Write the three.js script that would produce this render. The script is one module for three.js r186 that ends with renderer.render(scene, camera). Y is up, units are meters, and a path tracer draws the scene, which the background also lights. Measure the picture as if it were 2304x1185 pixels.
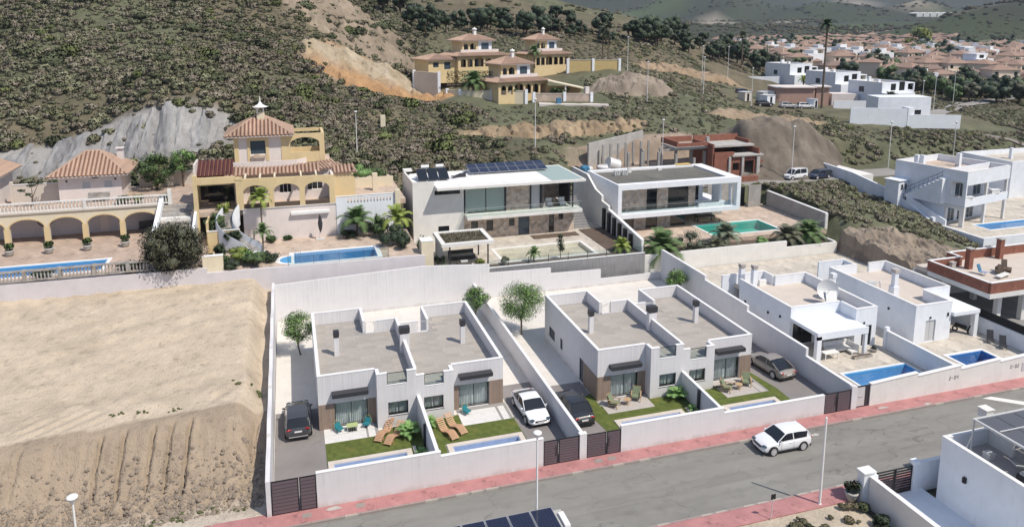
import * as THREE from 'three';
import { mergeGeometries } from 'three/addons/utils/BufferGeometryUtils.js';

// ---------- camera, sky, sun, exposure ----------
const scene = new THREE.Scene();
const camera = new THREE.PerspectiveCamera(54.23, 1024 / 526, 1, 9000);
camera.position.set(0, 30, 0);
camera.rotation.order = 'YXZ';
camera.rotation.set(-Math.atan(290 / 1650), -17 * Math.PI / 180, 0);
camera.setViewOffset(2304, 1690, 0, 505, 2304, 1185);       // the lens centre lies above the middle of the cropped photo
const renderer = new THREE.WebGLRenderer({ antialias: true });
renderer.toneMapping = THREE.LinearToneMapping;
renderer.toneMappingExposure = 0.97;
renderer.shadowMap.enabled = true;
const SUN = new THREE.Vector3(Math.cos(0.96) * Math.cos(0.88), Math.sin(0.96), Math.cos(0.96) * Math.sin(0.88)).normalize();
{ // a clear, slightly hazy sky
  const W = 256, H = 128, d = new Float32Array(W * H * 4), v = new THREE.Vector3();
  for (let j = 0; j < H; j++) for (let i = 0; i < W; i++) {
    const up = ((j + 0.5) / H - 0.5) * Math.PI, az = ((i + 0.5) / W - 0.5) * 2 * Math.PI; v.set(Math.cos(az) * Math.cos(up), Math.sin(up), Math.sin(az) * Math.cos(up));
    const k = Math.pow(1 - Math.max(0, v.y), 2.2), g = Math.pow(Math.max(0, v.dot(SUN)), 8) * 0.35, o = (j * W + i) * 4, below = v.y < 0 ? 0.75 : 1;
    d.set([(0.215 + 0.29 * k + g) * below, (0.30 + 0.29 * k + g * 0.95) * below, (0.50 + 0.24 * k + g * 0.85) * below, 1], o);
  }
  const t = new THREE.DataTexture(d, W, H, THREE.RGBAFormat, THREE.FloatType); t.mapping = THREE.EquirectangularReflectionMapping; t.magFilter = THREE.LinearFilter; t.needsUpdate = true;
  scene.background = scene.environment = t;
}
const sun = new THREE.DirectionalLight(new THREE.Color().setRGB(1, 0.92, 0.81), 4.7);
sun.position.copy(SUN).multiplyScalar(400).add(new THREE.Vector3(40, 0, -90));
sun.target.position.set(40, 0, -90);
sun.castShadow = true;
sun.shadow.mapSize.set(4096, 4096);
Object.assign(sun.shadow.camera, { left: -180, right: 180, top: 180, bottom: -180, near: 1, far: 900 });
scene.add(sun, sun.target);
scene.fog = new THREE.FogExp2(new THREE.Color().setRGB(0.60, 0.72, 0.90), 0.00010);

// ---------- random, noise ----------
let seed = 20417;
const rand = () => { seed = (seed + 0x6D2B79F5) | 0; let t = Math.imul(seed ^ (seed >>> 15), 1 | seed); t = (t + Math.imul(t ^ (t >>> 7), 61 | t)) ^ t; return ((t ^ (t >>> 14)) >>> 0) / 4294967296; };
const rr = (a, b) => a + (b - a) * rand();
const pick = (l) => l[Math.floor(rand() * l.length)];
const clamp = (x, a = 0, b = 1) => Math.min(b, Math.max(a, x));
const mix = (a, b, t) => a + (b - a) * t;
const sst = (a, b, x) => { const t = clamp((x - a) / (b - a)); return t * t * (3 - 2 * t); };
const hash2 = (x, y) => { let h = Math.imul(x | 0, 374761393) ^ Math.imul(y | 0, 668265263); h = Math.imul(h ^ (h >>> 13), 1274126177); return ((h ^ (h >>> 16)) >>> 0) / 4294967296; };
function vnoise(x, y, per = 0) {
  const xi = Math.floor(x), yi = Math.floor(y), fx = x - xi, fy = y - yi, u = fx * fx * (3 - 2 * fx), v = fy * fy * (3 - 2 * fy);
  const w = per ? (a) => ((a % per) + per) % per : (a) => a;
  return mix(mix(hash2(w(xi), w(yi)), hash2(w(xi + 1), w(yi)), u), mix(hash2(w(xi), w(yi + 1)), hash2(w(xi + 1), w(yi + 1)), u), v);
}
function fbm(x, y, o = 4, per = 0) { let s = 0, a = 0.5, f = 1; for (let i = 0; i < o; i++) { s += a * vnoise(x * f + i * 17.3 * (per ? 0 : 1), y * f, per ? per * f : 0); a *= 0.5; f *= 2; } return s / (1 - Math.pow(0.5, o)); }

// ---------- textures (all tile) ----------
function tex(size, fn, metres, srgb = false) {
  const d = new Uint8Array(size * size * 4);
  for (let j = 0; j < size; j++) for (let i = 0; i < size; i++) {
    const v = fn(i / size, j / size), o = (j * size + i) * 4;
    for (let c = 0; c < 3; c++) d[o + c] = clamp(Array.isArray(v) ? v[c] : v) * 255;
    d[o + 3] = 255;
  }
  const t = new THREE.DataTexture(d, size, size);
  t.wrapS = t.wrapT = THREE.RepeatWrapping; t.magFilter = THREE.LinearFilter; t.minFilter = THREE.LinearMipmapLinearFilter; t.generateMipmaps = true;
  t.repeat.set(1 / metres, 1 / metres);
  if (srgb) t.colorSpace = THREE.SRGBColorSpace;
  t.needsUpdate = true;
  return t;
}
const rescale = (t, m, m2 = m) => { const c = t.clone(); c.repeat.set(1 / m, 1 / m2); c.needsUpdate = true; return c; };
const TX = {
  plaster: tex(512, (u, v) => 0.86 + 0.14 * fbm(u * 8, v * 8, 5, 8) - 0.05 * sst(0.6, 0.85, fbm(u * 24 + 5, v * 3, 3, 24)) + 0.02 * hash2(u * 512, v * 512), 6),
  soil: tex(1024, (u, v) => { const a = fbm(u * 6, v * 6, 6, 6), b = fbm(u * 40, v * 40, 3, 40), s = hash2(u * 1024, v * 1024); return 0.5 + 0.42 * a + 0.22 * (b - 0.5) + 0.1 * (s - 0.5) - (b > 0.72 ? 0.18 : 0); }, 9),
  sand: tex(1024, (u, v) => { const a = fbm(u * 5, v * 5, 6, 5), b = fbm(u * 50, v * 50, 2, 50), s = hash2(u * 1024, v * 1024); return 0.76 + 0.22 * a + 0.06 * (s - 0.5) - (b > 0.78 ? 0.16 : 0) - 0.12 * sst(0.62, 0.8, fbm(u * 16 + 3, v * 16, 3, 16)); }, 11),
  soilBump: tex(512, (u, v) => 0.6 * fbm(u * 16, v * 16, 5, 16) + 0.4 * Math.pow(fbm(u * 60, v * 60, 2, 60), 2), 4.5),
  asphalt: tex(1024, (u, v) => { const a = fbm(u * 5, v * 5, 5, 5), s = hash2(u * 1024, v * 1024), c = Math.abs(fbm(u * 4 + 0.5 * a, v * 4, 4, 4) - 0.5); return 0.62 + 0.3 * a + 0.14 * (s - 0.5) - (c < 0.004 ? 0.12 : 0); }, 12),
  pave: tex(512, (u, v) => { const a = fbm(u * 6, v * 6, 5, 6), s = hash2(u * 512, v * 512), g = Math.min((u * 20) % 1, (v * 20) % 1); return 0.56 + 0.44 * a + 0.1 * (s - 0.5) - (g < 0.08 ? 0.1 : 0) - 0.2 * sst(0.62, 0.8, fbm(u * 9 + 4, v * 9, 4, 9)); }, 4),
  grain: tex(512, (u, v) => { const p = Math.floor(u * 8), k = (u * 8) % 1, g = fbm(u * 64, v * 4 + p * 3, 4, 64); return (0.62 + 0.3 * g + 0.16 * (hash2(p, 7) - 0.5)) * (k < 0.05 ? 0.55 : 1); }, 1.2),
  grass: tex(512, (u, v) => { const a = fbm(u * 10, v * 10, 4, 10), s = hash2(u * 512, v * 512), w = sst(0.55, 0.75, fbm(u * 4 + 2, v * 4, 4, 4)); return [0.36 + 0.5 * a + 0.36 * (s - 0.5) + 0.2 * w, 0.44 + 0.44 * a + 0.36 * (s - 0.5) + 0.06 * w, 0.26 + 0.3 * a + 0.22 * (s - 0.5) + 0.05 * w]; }, 3),
  stone: tex(512, (u, v) => { const q = (n) => { let b = 9, id = 0; for (let i = -1; i < 2; i++) for (let j = -1; j < 2; j++) { const X = Math.floor(u * n) + i, Y = Math.floor(v * n) + j, w = (a) => ((a % n) + n) % n; const d = Math.hypot(u * n - X - hash2(w(X), w(Y)), v * n - Y - hash2(w(Y) + 31, w(X))); if (d < b) { b = d; id = hash2(w(X) + 5, w(Y) + 9); } } return [b, id]; }; const [, id] = q(14); const f = fbm(u * 40, v * 40, 3, 40); const w = hash2(id * 999, 3) - 0.5, e = 0.55 + 0.4 * id + 0.25 * (f - 0.5); return [e * (1.0 + 0.1 * w), e, e * (0.97 - 0.12 * w)]; }, 6),
  concrete: tex(512, (u, v) => { const a = fbm(u * 7, v * 7, 5, 7), l = (v * 6) % 1; return 0.62 + 0.34 * a - (l < 0.03 ? 0.15 : 0) - 0.1 * sst(0.6, 0.8, fbm(u * 30, v * 2, 3, 30)); }, 6),
  street: tex(1024, (u, v) => { const a = fbm(u * 9, v * 4, 5, 9), f = fbm(u * 60, v * 20, 3, 60), s = hash2(u * 1024, v * 1024), w = Math.abs(fbm(u * 10 + 0.3 * a, v * 3, 4, 10) - 0.5), tr = Math.exp(-(((v * 4) % 1 - 0.5) ** 2) / 0.02), pt = sst(0.66, 0.69, vnoise(u * 14, v * 3, 14)); return 0.70 + 0.22 * (a - 0.5) + 0.10 * (f - 0.5) + 0.09 * (s - 0.5) - (w < 0.005 ? 0.16 : 0) - 0.05 * tr * (0.5 + a) - 0.035 * pt - 0.06 * sst(0.68, 0.8, fbm(u * 40 + 7, v * 9, 3, 40)); }, 40),
  wall: tex(1024, (u, v) => { const y = v * 6, st = fbm(u * 90, v * 1.2, 3, 90), sp = sst(0.55, 0.0, y + 0.5 * (fbm(u * 30, v * 6, 3, 30) - 0.5)), b = fbm(u * 7, v * 7, 5, 7), cr = Math.abs(fbm(u * 5 + 0.2 * b, v * 5 + 0.2 * b, 4, 5) - 0.5); const e = 0.90 + 0.10 * b - 0.09 * sst(0.5, 0.75, st) * sst(0, 3, y) - (cr < 0.002 ? 0.08 : 0) + 0.015 * hash2(u * 1024, v * 1024); return [e - 0.16 * sp, e - 0.19 * sp, e - 0.23 * sp]; }, 6),
  water: tex(256, (u, v) => fbm(u * 10 + 0.4 * fbm(u * 4, v * 4, 2, 4), v * 10, 3, 10), 2.5),
  tile: tex(256, (u, v) => { const g = Math.min((u * 16) % 1, (v * 16) % 1); return (0.82 + 0.18 * hash2(u * 16, v * 16)) * (g < 0.1 ? 1.0 : 0.94); }, 1),
};

// ---------- materials ----------
const M = (r, g, b, o = {}) => { const m = new THREE.MeshPhysicalMaterial({ roughness: 0.85, ...o }); m.color.setRGB(r, g, b); if (o.side === undefined) m.side = THREE.DoubleSide; return m; };
const plaster = (r, g, b) => M(r, g, b, { map: TX.plaster, bumpMap: TX.soilBump, bumpScale: 0.004, roughness: 0.9 });
const MT = {
  greyWhite: M(0.70, 0.692, 0.705, { map: TX.wall, bumpMap: TX.soilBump, bumpScale: 0.004, roughness: 0.9 }), white: plaster(0.80, 0.835, 0.885), warmWhite: plaster(0.76, 0.75, 0.72), coping: M(0.80, 0.80, 0.80, { map: TX.plaster }),
  yellow: plaster(0.70, 0.555, 0.32), cream: plaster(0.74, 0.66, 0.50), pinkwhite: plaster(0.76, 0.69, 0.66), ochre: plaster(0.62, 0.47, 0.22),
  lav: plaster(0.66, 0.63, 0.65), beige: plaster(0.64, 0.575, 0.51),
  tile: M(0.42, 0.385, 0.345, { map: TX.plaster, roughness: 0.7 }), tileB: M(0.385, 0.355, 0.32, { map: TX.plaster, roughness: 0.7 }), tileC: M(0.445, 0.405, 0.36, { map: TX.plaster, roughness: 0.7 }), grout: M(0.30, 0.29, 0.28),
  anthracite: M(0.035, 0.036, 0.042, { roughness: 0.5 }), gate: M(0.135, 0.105, 0.12, { roughness: 0.55, map: TX.plaster }), darkMetal: M(0.02, 0.021, 0.023, { roughness: 0.4, metalness: 0.3 }),
  steel: M(0.55, 0.56, 0.57, { roughness: 0.45, metalness: 0.6 }), galv: M(0.62, 0.63, 0.63, { roughness: 0.55, metalness: 0.2 }), whitePaint: M(0.78, 0.78, 0.77, { roughness: 0.5 }),
  wood: M(0.36, 0.27, 0.215, { map: TX.grain, roughness: 0.75 }), woodB: M(0.39, 0.295, 0.235, { map: TX.grain, roughness: 0.75 }), teak: M(0.66, 0.40, 0.24, { map: TX.grain, roughness: 0.6 }), pale: M(0.62, 0.43, 0.26, { map: TX.grain, roughness: 0.6 }),
  pane: M(0.86, 0.90, 0.91, { transmission: 1, thickness: 0, roughness: 0.02 }), clearPane: M(0.88, 0.93, 0.92, { transmission: 1, thickness: 0, roughness: 0.02 }),
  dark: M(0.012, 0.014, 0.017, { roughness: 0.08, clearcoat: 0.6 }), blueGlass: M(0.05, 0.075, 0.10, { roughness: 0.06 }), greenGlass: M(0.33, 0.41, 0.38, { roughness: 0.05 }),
  curtain: M(0.86, 0.85, 0.83, { transmission: 0.1, thickness: 0, roughness: 1 }), shutter: M(0.50, 0.51, 0.52),
  asphalt: M(0.325, 0.315, 0.29, { map: rescale(TX.street, 42, 6.3), bumpMap: TX.soilBump, bumpScale: 0.012, roughness: 0.92 }), drive: M(0.31, 0.285, 0.275, { map: TX.asphalt, roughness: 0.85 }), paleGravel: M(0.70, 0.665, 0.62, { map: TX.plaster, bumpMap: TX.soilBump, bumpScale: 0.03 }),
  redPave: M(0.54, 0.255, 0.25, { map: TX.pave, roughness: 0.85 }), kerb: M(0.34, 0.28, 0.26, { map: TX.plaster }), grass: M(0.16, 0.19, 0.06, { map: TX.grass, bumpMap: TX.grass, bumpScale: 0.03, roughness: 1 }), patio: M(0.74, 0.725, 0.71, { map: TX.plaster }), patioGrey: M(0.50, 0.46, 0.43, { map: TX.plaster }),
  terracotta: M(0.58, 0.45, 0.36, { map: TX.pave }), salmon: M(0.66, 0.53, 0.43, { map: TX.pave }), coral: M(0.68, 0.62, 0.535, { map: TX.pave }), poolPale: M(0.80, 0.77, 0.66, { map: TX.soil, roughness: 0.95 }),
  brick: M(0.33, 0.135, 0.092, { map: rescale(TX.pave, 2.2, 1.6), roughness: 0.9 }), stone: M(0.60, 0.50, 0.43, { map: TX.stone, bumpMap: TX.stone, bumpScale: 0.02 }), stoneGrey: M(0.44, 0.41, 0.39, { map: TX.stone }), concrete: M(0.42, 0.41, 0.39, { map: TX.concrete }), concreteDark: M(0.33, 0.33, 0.335, { map: TX.concrete }), concretePale: M(0.55, 0.53, 0.50, { map: TX.concrete }),
  roofTile: M(0.58, 0.40, 0.30, { map: TX.soil }), roofTileB: M(0.26, 0.13, 0.09, { map: TX.soil }), roofTileDark: M(0.13, 0.035, 0.035, { roughness: 0.5, map: TX.soil }), gravelRoof: M(0.20, 0.195, 0.17, { map: TX.soil, bumpMap: TX.soilBump, bumpScale: 0.05 }), plasticGreen: M(0.33, 0.42, 0.40, { roughness: 0.4 }),
  pvCell: M(0.010, 0.013, 0.035, { roughness: 0.15, clearcoat: 0.8 }), black: M(0.012, 0.012, 0.013, { roughness: 0.7 }), rubber: M(0.018, 0.018, 0.019, { roughness: 0.9 }),
  teal: M(0.02, 0.19, 0.23, { roughness: 0.9 }), green: M(0.20, 0.24, 0.15, { roughness: 0.95 }), limewood: M(0.42, 0.50, 0.24, { roughness: 0.7 }), rattan: M(0.09, 0.085, 0.08, { map: TX.grain }),
  bark: M(0.16, 0.115, 0.085, { map: TX.soil }), palmBark: M(0.20, 0.15, 0.105, { map: TX.soil }), leaf: M(1, 1, 1, { vertexColors: true, roughness: 0.7, transmission: 0.15, thickness: 0 }), scrub: M(1, 1, 1, { vertexColors: true, roughness: 1 }),
  water: M(0.80, 0.93, 0.97, { transmission: 1, thickness: 0, roughness: 0.03, bumpMap: TX.water, bumpScale: 0.02 }), waterTeal: M(0.75, 0.95, 0.90, { transmission: 1, thickness: 0, roughness: 0.03, bumpMap: TX.water, bumpScale: 0.02 }),
  poolBlue: M(0.10, 0.36, 0.66, { map: TX.tile }), poolDeep: M(0.04, 0.20, 0.52, { map: TX.tile }), poolLav: M(0.34, 0.44, 0.66, { map: TX.tile }), poolTeal: M(0.10, 0.50, 0.44, { map: TX.tile }), redFloor: M(0.20, 0.035, 0.05, { map: TX.plaster }), coin: M(0.3, 0.26, 0.24),
  lamp: M(0.8, 0.8, 0.78, { roughness: 0.35 }), red: M(0.35, 0.01, 0.012, { roughness: 0.25 }), plate: M(0.75, 0.75, 0.74), silver: M(0.58, 0.58, 0.59, { roughness: 0.4, metalness: 0.25 }), deck: M(0.60, 0.53, 0.465, { map: TX.plaster }), solarCloth: M(0.10, 0.105, 0.12, { roughness: 0.4 }), brownWall: M(0.44, 0.285, 0.235, { map: TX.plaster }), amber: M(0.62, 0.44, 0.14), blue: M(0.05, 0.17, 0.30), ink: M(0.05, 0.05, 0.06),
};

// ---------- geometry ----------
const V = (x, y, z) => new THREE.Vector3(x, y, z);
const raw = (g) => { const n = g.index ? g.toNonIndexed() : g; for (const k of Object.keys(n.attributes)) if (!['position', 'normal', 'uv', 'color'].includes(k)) n.deleteAttribute(k); return n; };
function metreUV(g) {                      // uv in metres, by the way each face looks
  const p = g.attributes.position, n = g.attributes.normal, uv = new Float32Array(p.count * 2);
  for (let i = 0; i < p.count; i += 3) {
    let nx = 0, ny = 0, nz = 0; for (let k = 0; k < 3; k++) { nx += Math.abs(n.getX(i + k)); ny += Math.abs(n.getY(i + k)); nz += Math.abs(n.getZ(i + k)); }
    for (let k = i; k < i + 3; k++) { const x = p.getX(k), y = p.getY(k), z = p.getZ(k); if (ny >= nx && ny >= nz) { uv[k * 2] = x; uv[k * 2 + 1] = z; } else if (nx > nz) { uv[k * 2] = z; uv[k * 2 + 1] = y; } else { uv[k * 2] = x; uv[k * 2 + 1] = y; } }
  }
  g.setAttribute('uv', new THREE.BufferAttribute(uv, 2));
  return g;
}
const bx = (x0, x1, y0, y1, z0, z1) => raw(new THREE.BoxGeometry(Math.abs(x1 - x0), Math.abs(y1 - y0), Math.abs(z1 - z0)).translate((x0 + x1) / 2, (y0 + y1) / 2, (z0 + z1) / 2));
const cyl = (x, y0, y1, z, r0, r1 = r0, s = 12) => raw(new THREE.CylinderGeometry(r1, r0, y1 - y0, s).translate(x, (y0 + y1) / 2, z));
const ball = (x, y, z, r, sy = 1, s = 10) => raw(new THREE.SphereGeometry(r, s, Math.ceil(s * 0.7)).scale(1, sy, 1).translate(x, y, z));
const tube = (pts, r, s = 6, n = pts.length * 4) => raw(new THREE.TubeGeometry(new THREE.CatmullRomCurve3(pts.map((p) => V(...p))), n, r, s));
function bar(a, b, r, r2 = r, s = 6) { const A = V(...a), B = V(...b), d = B.clone().sub(A), g = new THREE.CylinderGeometry(r2, r, d.length(), s); g.applyQuaternion(new THREE.Quaternion().setFromUnitVectors(V(0, 1, 0), d.clone().normalize())); return raw(g.translate(...A.add(B).multiplyScalar(0.5).toArray())); }
function beam(a, b, w, h) { const A = V(...a), B = V(...b), d = B.clone().sub(A), g = new THREE.BoxGeometry(w, h, d.length()); const o = new THREE.Object3D(); o.position.copy(A).add(B).multiplyScalar(0.5); o.lookAt(B); o.updateMatrix(); return raw(g.applyMatrix4(o.matrix)); }
function poly(pts) {                       // a flat fan of points
  const p = []; for (let i = 1; i < pts.length - 1; i++) p.push(...pts[0], ...pts[i], ...pts[i + 1]);
  const g = new THREE.BufferGeometry(); g.setAttribute('position', new THREE.Float32BufferAttribute(p, 3)); g.computeVertexNormals(); g.setAttribute('uv', new THREE.Float32BufferAttribute(new Float32Array(p.length / 3 * 2), 2)); return g;
}
function shapeOf(pts, holes = []) { const s = new THREE.Shape(pts.map(([a, b]) => new THREE.Vector2(a, b))); for (const h of holes) s.holes.push(h); return s; }
function hole(h) {                         // ['r', x0, x1, y0, y1] or ['a', x0, x1, y0, spring, rise] or ['o', cx, cy, rx, ry]
  const p = new THREE.Path();
  if (h[0] === 'o') { p.absellipse(h[1], h[2], h[3], h[4], 0, Math.PI * 2, true); return p; }
  const [k, x0, x1, y0, y1, rise] = h; p.moveTo(x0, y0); p.lineTo(x0, y1);
  if (k === 'a') for (let i = 1; i <= 12; i++) { const t = Math.PI * (1 - i / 12); p.lineTo((x0 + x1) / 2 + Math.cos(t) * (x1 - x0) / 2, y1 + Math.sin(t) * rise); } else p.lineTo(x1, y1);
  p.lineTo(x1, y0); p.lineTo(x0, y0); return p;
}
const ext = (shape, d) => raw(new THREE.ExtrudeGeometry(shape, { depth: d, bevelEnabled: false, curveSegments: 14 }));
const wallF = (pts, z0, z1, holes = []) => ext(shapeOf(pts, holes.map(hole)), z1 - z0).translate(0, 0, z0);                           // outline in x, y
const wallS = (pts, x0, x1, holes = []) => ext(shapeOf(pts.map(([z, y]) => [-z, y]), holes.map(([k, a, b, ...q]) => hole([k, -b, -a, ...q]))), x1 - x0).rotateY(Math.PI / 2).translate(x0, 0, 0);  // outline in z, y
const slab = (pts, y0, y1, holes = []) => ext(shapeOf(pts.map(([x, z]) => [x, -z]), holes.map((h) => { const s = new THREE.Path(h.map(([x, z]) => new THREE.Vector2(x, -z))); return s; })), y1 - y0).rotateX(-Math.PI / 2).translate(0, y0, 0);   // outline in x, z
const rect = (a, b, c, d) => [[a, c], [b, c], [b, d], [a, d]];
function grid(nu, nv, fn, closed = false) { // a sheet of points
  const p = [], ix = [], uv = [];
  for (let j = 0; j <= nv; j++) for (let i = 0; i <= nu; i++) { p.push(...fn(i / nu, j / nv)); uv.push(i / nu, j / nv); }
  for (let j = 0; j < nv; j++) for (let i = 0; i < nu; i++) { const a = j * (nu + 1) + i; ix.push(a, a + 1, a + nu + 2, a, a + nu + 2, a + nu + 1); }
  const g = new THREE.BufferGeometry(); g.setAttribute('position', new THREE.Float32BufferAttribute(p, 3)); g.setAttribute('uv', new THREE.Float32BufferAttribute(uv, 2)); g.setIndex(ix); g.computeVertexNormals(); return g;
}

// ---------- things and parts ----------
const taken = {}, ORG = new Map();
const numbered = (n) => { const k = taken[n] = (taken[n] ?? -1) + 1; return k ? n + '_' + String(k).padStart(3, '0') : n; };
const numberedIn = new Map();
function thing(name, label, category, at = [0, 0, 0], turn = 0, group) {
  const o = new THREE.Group(); o.name = numbered(name); o.position.set(...at); o.rotation.y = turn; scene.add(o);
  o.userData = { label, category }; if (group) o.userData.group = group;
  ORG.set(o, turn ? [0, 0, 0] : at);       // unturned things take their parts in world metres
  return o;
}
function build(geoms) { const l = [].concat(geoms); const g = l.length > 1 ? mergeGeometries(l.map(raw)) : raw(l[0]); return g.attributes.color ? g : metreUV(g); }
function part(name, geoms, mat, parent, label) {
  const o = ORG.get(parent) ?? [0, 0, 0], g = build(geoms); if (o[0] || o[1] || o[2]) g.translate(-o[0], -o[1], -o[2]);
  const m = new THREE.Mesh(g, mat), key = parent.uuid + name, k = numberedIn.get(key) ?? 0; numberedIn.set(key, k + 1);
  m.name = k ? name + '_' + String(k).padStart(3, '0') : name; m.castShadow = m.receiveShadow = true; if (label) m.userData.label = label;
  parent.add(m); ORG.set(m, o); return m;
}
function inst(name, src, parent, [x, y, z], turn = 0, mat) { // a repeat of a part that shares its geometry
  const m = new THREE.Mesh(src.geometry, mat ?? src.material), key = parent.uuid + name, k = numberedIn.get(key) ?? 0; numberedIn.set(key, k + 1), ORG.set(m, ORG.get(parent));
  m.name = k ? name + '_' + String(k).padStart(3, '0') : name; const o = ORG.get(parent) ?? [0, 0, 0]; m.position.set(x - o[0], y - o[1], z - o[2]); m.rotation.y = turn; m.castShadow = m.receiveShadow = true; parent.add(m); return m;
}
const proto = (geoms, mat) => new THREE.Mesh(build(geoms), mat);       // geometry for inst(), not added
function struct(name, geoms, mat, label) { const m = new THREE.Mesh(build(geoms), mat); m.name = numbered(name); m.castShadow = m.receiveShadow = true; m.userData = { kind: 'structure' }; if (label) m.userData.label = label; scene.add(m); ORG.set(m, [0, 0, 0]); return m; }
function single(name, geoms, mat, label, category, group) { const m = new THREE.Mesh(build(geoms), mat); m.name = numbered(name); m.castShadow = m.receiveShadow = true; m.userData = { label, category }; if (group) m.userData.group = group; scene.add(m); ORG.set(m, [0, 0, 0]); return m; }
function dup(src, at, turn, label) { const c = src.clone(); c.name = numbered(src.name.replace(/_\d{3}$/, '')); c.position.set(...at); c.rotation.y = turn; c.userData = { ...src.userData }; if (label) c.userData.label = label; scene.add(c); return c; }
const kids = (o, kind) => { o.userData.kind = kind; return o; };

// window set in a front wall (facing +z): frame and pane as a part with its own pane
function windowF(parent, x0, x1, y0, y1, z, { frame = MT.anthracite, glass = MT.dark, n = 2, t = 0.06, name = 'window', curtain = false } = {}) {
  const f = [bx(x0, x1, y1 - t, y1, z - 0.05, z), bx(x0, x1, y0, y0 + t, z - 0.05, z), bx(x0, x0 + t, y0 + t, y1 - t, z - 0.05, z), bx(x1 - t, x1, y0 + t, y1 - t, z - 0.05, z)];
  for (let i = 1; i < n; i++) { const x = mix(x0, x1, i / n); f.push(bx(x - t / 2, x + t / 2, y0 + t, y1 - t, z - 0.045, z - 0.004)); }
  const w = part(name, f, frame, parent);
  for (let i = 0; i < n; i++) part('pane', bx(mix(x0, x1, i / n) + t * 0.6, mix(x0, x1, (i + 1) / n) - t * 0.6, y0 + t, y1 - t, z - 0.03, z - 0.022), glass, w);
  if (curtain) part('curtain', grid(90, 1, (u, v) => { const k = u < 0.5 ? 0.03 + u * 0.84 : 0.55 + (u - 0.5) * 0.84; return [mix(x0, x1, k), mix(y0 + 0.05, y1 - 0.04, v), z - 0.28 + 0.05 * Math.sin(u * 95) + 0.02 * Math.sin(u * 211)]; }), MT.curtain, w);
  return w;
}
function windowS(parent, z0, z1, y0, y1, x, { frame = MT.anthracite, glass = MT.dark, n = 1, t = 0.06, name = 'window', dir = -1 } = {}) { // in a side wall; dir is the way it looks along x
  const a = x, b = x - dir * 0.05, w = part(name, [bx(a, b, y1 - t, y1, z0, z1), bx(a, b, y0, y0 + t, z0, z1), bx(a, b, y0 + t, y1 - t, z0, z0 + t), bx(a, b, y0 + t, y1 - t, z1 - t, z1)], frame, parent);
  part('pane', bx(x - dir * 0.03, x - dir * 0.022, y0 + t, y1 - t, z0 + t, z1 - t), glass, w);
  return w;
}
// coping strips along the tops of walls: list of [x0, x1, y, z0, z1]
const cap = (l, o = 0.025, h = 0.045) => l.map(([x0, x1, y, z0, z1]) => bx(x0 - o, x1 + o, y, y + h, z0 - o, z1 + o));
// ---------- the lie of the land ----------
// measured spots of the terrain: x, z, height
const SPOTS = [-38,-120,9.4,-28,-119,9.9,-14,-117,10.7,-6,-119,11.7,-52,-124,9.1,-41,-126,14.1,-26,-126,15.2,-14,-128,18.5,-9,-130,16.1,0,-129,15.1,-40,-148,22.3,-26,-149,24.4,-3,-149,21.6,-41,-166,30.9,-21,-171,32.8,1,-177,33.5,14,-187,34.1,21,-183,28.3,25,-184,25.7,29,-181,19.2,33,-169,14.6,33,-160,11.9,10,-164,23.4,4,-147,18.1,-70,-155,18.5,-80,-181,32.6,-24,-211,52.5,-52,-198,48.2,-90,-210,51.1,2,-203,42.5,4,-128,13.6,7,-123,12.6,9,-110,11.0,11,-105,9.6,16,-120,11.9,16,-141,14.0,24,-144,12.6,14,-103,8.7,25,-119,10.1,30,-112,9.2,40,-107,8.0,29,-124,10.7,49,-120,10.7,44,-132,12.2,60,-125,11.7,43,-143,13.4,69,-135,12.9,88,-140,12.0,99,-168,15.3,91,-178,18.2,116,-185,15.5,131,-187,11.1,108,-152,9.7,48,-109,6.8,65,-102,6.6,74,-98,4.1,89,-99,3.8,105,-106,2.6,125,-144,9.0,128,-125,7.1,149,-196,10.6,143,-152,8.6,95,-106,6.7,101,-120,8.1,125,-116,5.8,154,-125,5.1,187,-146,5.4,180,-153,6.6,236,-189,5.3,288,-225,4.9,80,-121,9.7,33,-146,14.3,56,-139,14.3,34,-165,17.0,75,-160,19.0,50,-185,23.2,79,-180,21.9,62,-167,18.4,46,-221,28.7,68,-224,30.0,90,-244,34.6,110,-240,31.5,130,-247,31.6,143,-243,25.9,153,-233,19.7,155,-222,14.7,126,-212,20.1,105,-197,22.2,56,-270,41.2,92,-274,43.5,70,-89,4.7,75,-82,3.9,80,-76,2.1,64,-76,2.1,68,-71,2.1,78,-72,0.9,61,-64,2.4,71,-65,1.2,84,-73,0.6,20,-300,20.0,60,-320,22.0,110,-330,14.0,-40,-330,45.0,-150,-300,60.0,-120,-100,22.0,-150,-160,50.0,-90,-96,10.5,170,-60,0.0,200,-100,2.0,230,-170,7.0,180,-300,9.5,240,-340,9.5,300,-280,9.0,350,-200,8.0,130,-75,0.5,150,-90,1.0,-30,-80,4.0,0,-90,4.0,30,-90,2.0,60,-90,1.5,-60,-80,5.0,20,-98,4.0,45,-100,3.5];
const NS = SPOTS.length / 3, SX = [], SZ = [], SH = [];
for (let i = 0; i < NS; i++) { SX.push(SPOTS[i * 3] / 50); SZ.push(SPOTS[i * 3 + 1] / 50); SH.push(SPOTS[i * 3 + 2]); }
const ridged = (x) => 1 - Math.abs(2 * x - 1);
const kern = (r2) => r2 > 1e-9 ? 0.5 * r2 * Math.log(r2) : 0;
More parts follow.
